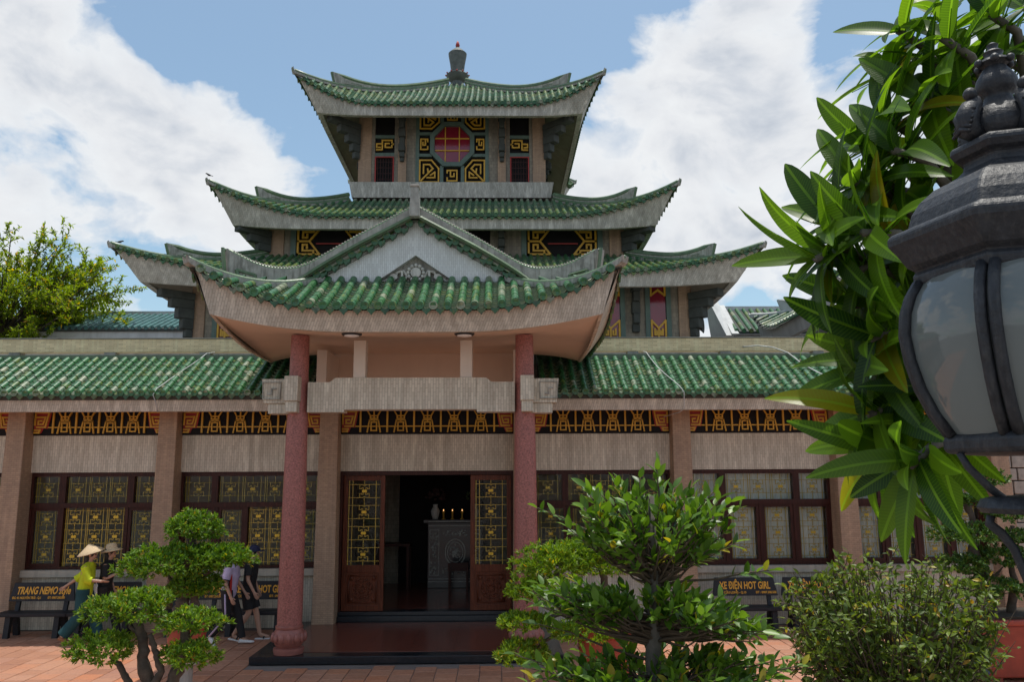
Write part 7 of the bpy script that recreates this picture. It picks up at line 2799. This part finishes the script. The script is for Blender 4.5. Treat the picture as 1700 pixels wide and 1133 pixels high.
for s, sx in (('l', -1), ('r', 1)):
    limb_sleeve('sleeve', [J['sh_' + s], Vector(J['sh_' + s]).lerp(Vector(J['el_' + s]), 0.80)], [0.074, 0.068], lil, p3)
    limb_sleeve('sleeve_cuff', [Vector(J['sh_' + s]).lerp(Vector(J['el_' + s]), 0.80), Vector(J['sh_' + s]).lerp(Vector(J['el_' + s]), 0.86)], [0.0695, 0.0695], blk, p3)
    leg = limb_sleeve('trouser_leg', [Vector(J['hip_' + s]) + Vector((0, 0, 0.06)), J['hip_' + s], J['kn_' + s], Vector(J['kn_' + s]).lerp(Vector(J['an_' + s]), 0.93)], [0.10, 0.10, 0.072, 0.055], blk, p3)
    o_ = Vector((sx, 0, 0))
    MB().tube([Vector(J['hip_' + s]) + o_ * 0.100, Vector(J['hip_' + s]).lerp(Vector(J['kn_' + s]), 0.5) + o_ * 0.088, Vector(J['kn_' + s]) + o_ * 0.072, Vector(J['kn_' + s]).lerp(Vector(J['an_' + s]), 0.93) + o_ * 0.056], 0.014, 6).build('side_stripe', lil, leg, smooth=True)
    shoe(p3, J['an_' + s], J['toe_' + s], cloth('white_shoe', (0.72, 0.72, 0.72), 0.5))
# chest stripes running down the front and side
for dy, mt_, rr in ((0.075, redc, 0.020), (0.045, blk, 0.014)):
    MB().tube([(0.125, dy * 0.7, 1.23), (0.146, dy, 1.1), (0.146, dy, 0.95), (0.156, dy * 1.05, 0.75)], rr, 6).build('shirt_stripe', mt_, p3, smooth=True)

# person in a black T-shirt, dark cap, shorts and sandals
J = pose(el_r=(0.21, 0.03, 1.02), wr_r=(0.21, 0.14, 0.82), kn_l=(-0.09, 0.12, 0.46), an_l=(-0.09, 0.2, 0.075), kn_r=(0.09, 0.05, 0.46), an_r=(0.09, -0.2, 0.10), toe_r=(0.09, -0.09, 0.025))
p4 = thing('person', 'person in black T-shirt and shorts with a dark cap, beside the person in lilac', 'person', (-4.26, 14.50, 0), R(-88))
chain_body(J, SKIN, p4)
face_bits(J, p4)
hair_cap(J, p4)
torso_cloth('shirt', J, blk, p4, -0.12, w=(0.175, 0.165, 0.16, 0.17))
MB().tube([J['sh_l'], J['chest'], J['sh_r']], [0.075, 0.09, 0.075], 12).build('shirt_yoke', blk, p4, smooth=True)
for s in 'lr':
    limb_sleeve('sleeve', [J['sh_' + s], Vector(J['sh_' + s]).lerp(Vector(J['el_' + s]), 0.75)], [0.078, 0.072], blk, p4)
    limb_sleeve('shorts_leg', [Vector(J['hip_' + s]) + Vector((0, 0, 0.06)), J['hip_' + s], Vector(J['hip_' + s]).lerp(Vector(J['kn_' + s]), 0.85)], [0.105, 0.108, 0.092], blk, p4)
    a = Vector(J['an_' + s])
    sd_ = MB().box(-0.042, 0.042, -0.08, 0.175, -0.004, 0.018)
    sd_.xf(Matrix.Translation((a.x, a.y, a.z - 0.078)) @ Matrix.Rotation(R(-12 if s == 'r' else 0), 4, 'X')).build('sandal', MAT['white_plastic'], p4, bevel=0.01)
    MB().tube([(a.x - 0.044, a.y + 0.07, a.z - 0.06), (a.x, a.y + 0.085, a.z - 0.012), (a.x + 0.044, a.y + 0.07, a.z - 0.06)], 0.014, 6).build('sandal_strap', blk, p4, smooth=True)
h = Vector(J['head'])
cap_ = MB().lathe([(0.098, 0.0), (0.099, 0.03), (0.088, 0.07), (0.05, 0.10), (0.01, 0.108)], 24).xf(Matrix.Translation(h + Vector((0, 0, 0.03))))
cap_.box(-0.07, 0.07, h.y + 0.07, h.y + 0.17, h.z + 0.034, h.z + 0.044)
cap_.build('cap', cloth('navy_cloth', (0.015, 0.02, 0.06)), p4, smooth=True, sharp=40)
mk = MB()
mk.bars([(-0.018, -0.028), (0.018, -0.028), (0.018, 0.028), (-0.018, 0.028)], 0.012, -0.002, 0.002, True)
mk.xf(Matrix.Translation((0.168, 0.06, 1.2)) @ Matrix.Rotation(R(80), 4, 'Z')).build('shirt_mark', MAT['white_plastic'], p4)

# person squatting behind the shrub, navy cap and blue jeans
J = pose(pelvis=(0, -0.02, 0.30), chest=(0, 0.16, 0.58), neck=(0, 0.25, 0.76), head=(0, 0.31, 0.87), face=(0, 1, -0.4), sh_l=(-0.17, 0.18, 0.70), sh_r=(0.17, 0.18, 0.70), el_l=(-0.24, 0.34, 0.56), el_r=(0.24, 0.34, 0.56), wr_l=(-0.12, 0.52, 0.50), wr_r=(0.12, 0.52, 0.50),
         hip_l=(-0.09, 0, 0.28), hip_r=(0.09, 0, 0.28), kn_l=(-0.15, 0.40, 0.46), kn_r=(0.15, 0.40, 0.46), an_l=(-0.14, 0.16, 0.08), an_r=(0.14, 0.16, 0.08), toe_l=(-0.15, 0.29, 0.025), toe_r=(0.15, 0.29, 0.025))
p5 = thing('person', 'person in blue jeans and a navy cap squatting behind the sparse shrub', 'person', (6.25, 10.95, 0), R(75))
chain_body(J, SKIN, p5)
face_bits(J, p5)
hair_cap(J, p5)
jean = cloth('jean_cloth', (0.035, 0.085, 0.20))
torso_cloth('shirt', J, cloth('grey_cloth', (0.16, 0.17, 0.19)), p5, -0.05, w=(0.17, 0.165, 0.16, 0.165), d=(0.11, 0.125, 0.12, 0.125))
for s in 'lr':
    limb_sleeve('sleeve', [J['sh_' + s], Vector(J['sh_' + s]).lerp(Vector(J['el_' + s]), 0.7)], [0.074, 0.066], cloth('grey_cloth', (0.16, 0.17, 0.19)), p5)
    limb_sleeve('trouser_leg', [Vector(J['hip_' + s]) + Vector((0, -0.05, 0.0)), J['hip_' + s], J['kn_' + s], Vector(J['kn_' + s]).lerp(Vector(J['an_' + s]), 0.92)], [0.10, 0.105, 0.085, 0.068], jean, p5)
    shoe(p5, J['an_' + s], J['toe_' + s], blk)
h = Vector(J['head'])
cap_ = MB().lathe([(0.098, 0.0), (0.099, 0.03), (0.088, 0.07), (0.05, 0.10), (0.01, 0.108)], 24).xf(Matrix.Translation(h + Vector((0, 0, 0.03))))
cap_.box(-0.07, 0.07, h.y + 0.07, h.y + 0.17, h.z + 0.034, h.z + 0.044)
cap_.build('cap', cloth('blue_cloth', (0.015, 0.03, 0.12)), p5, smooth=True, sharp=40)
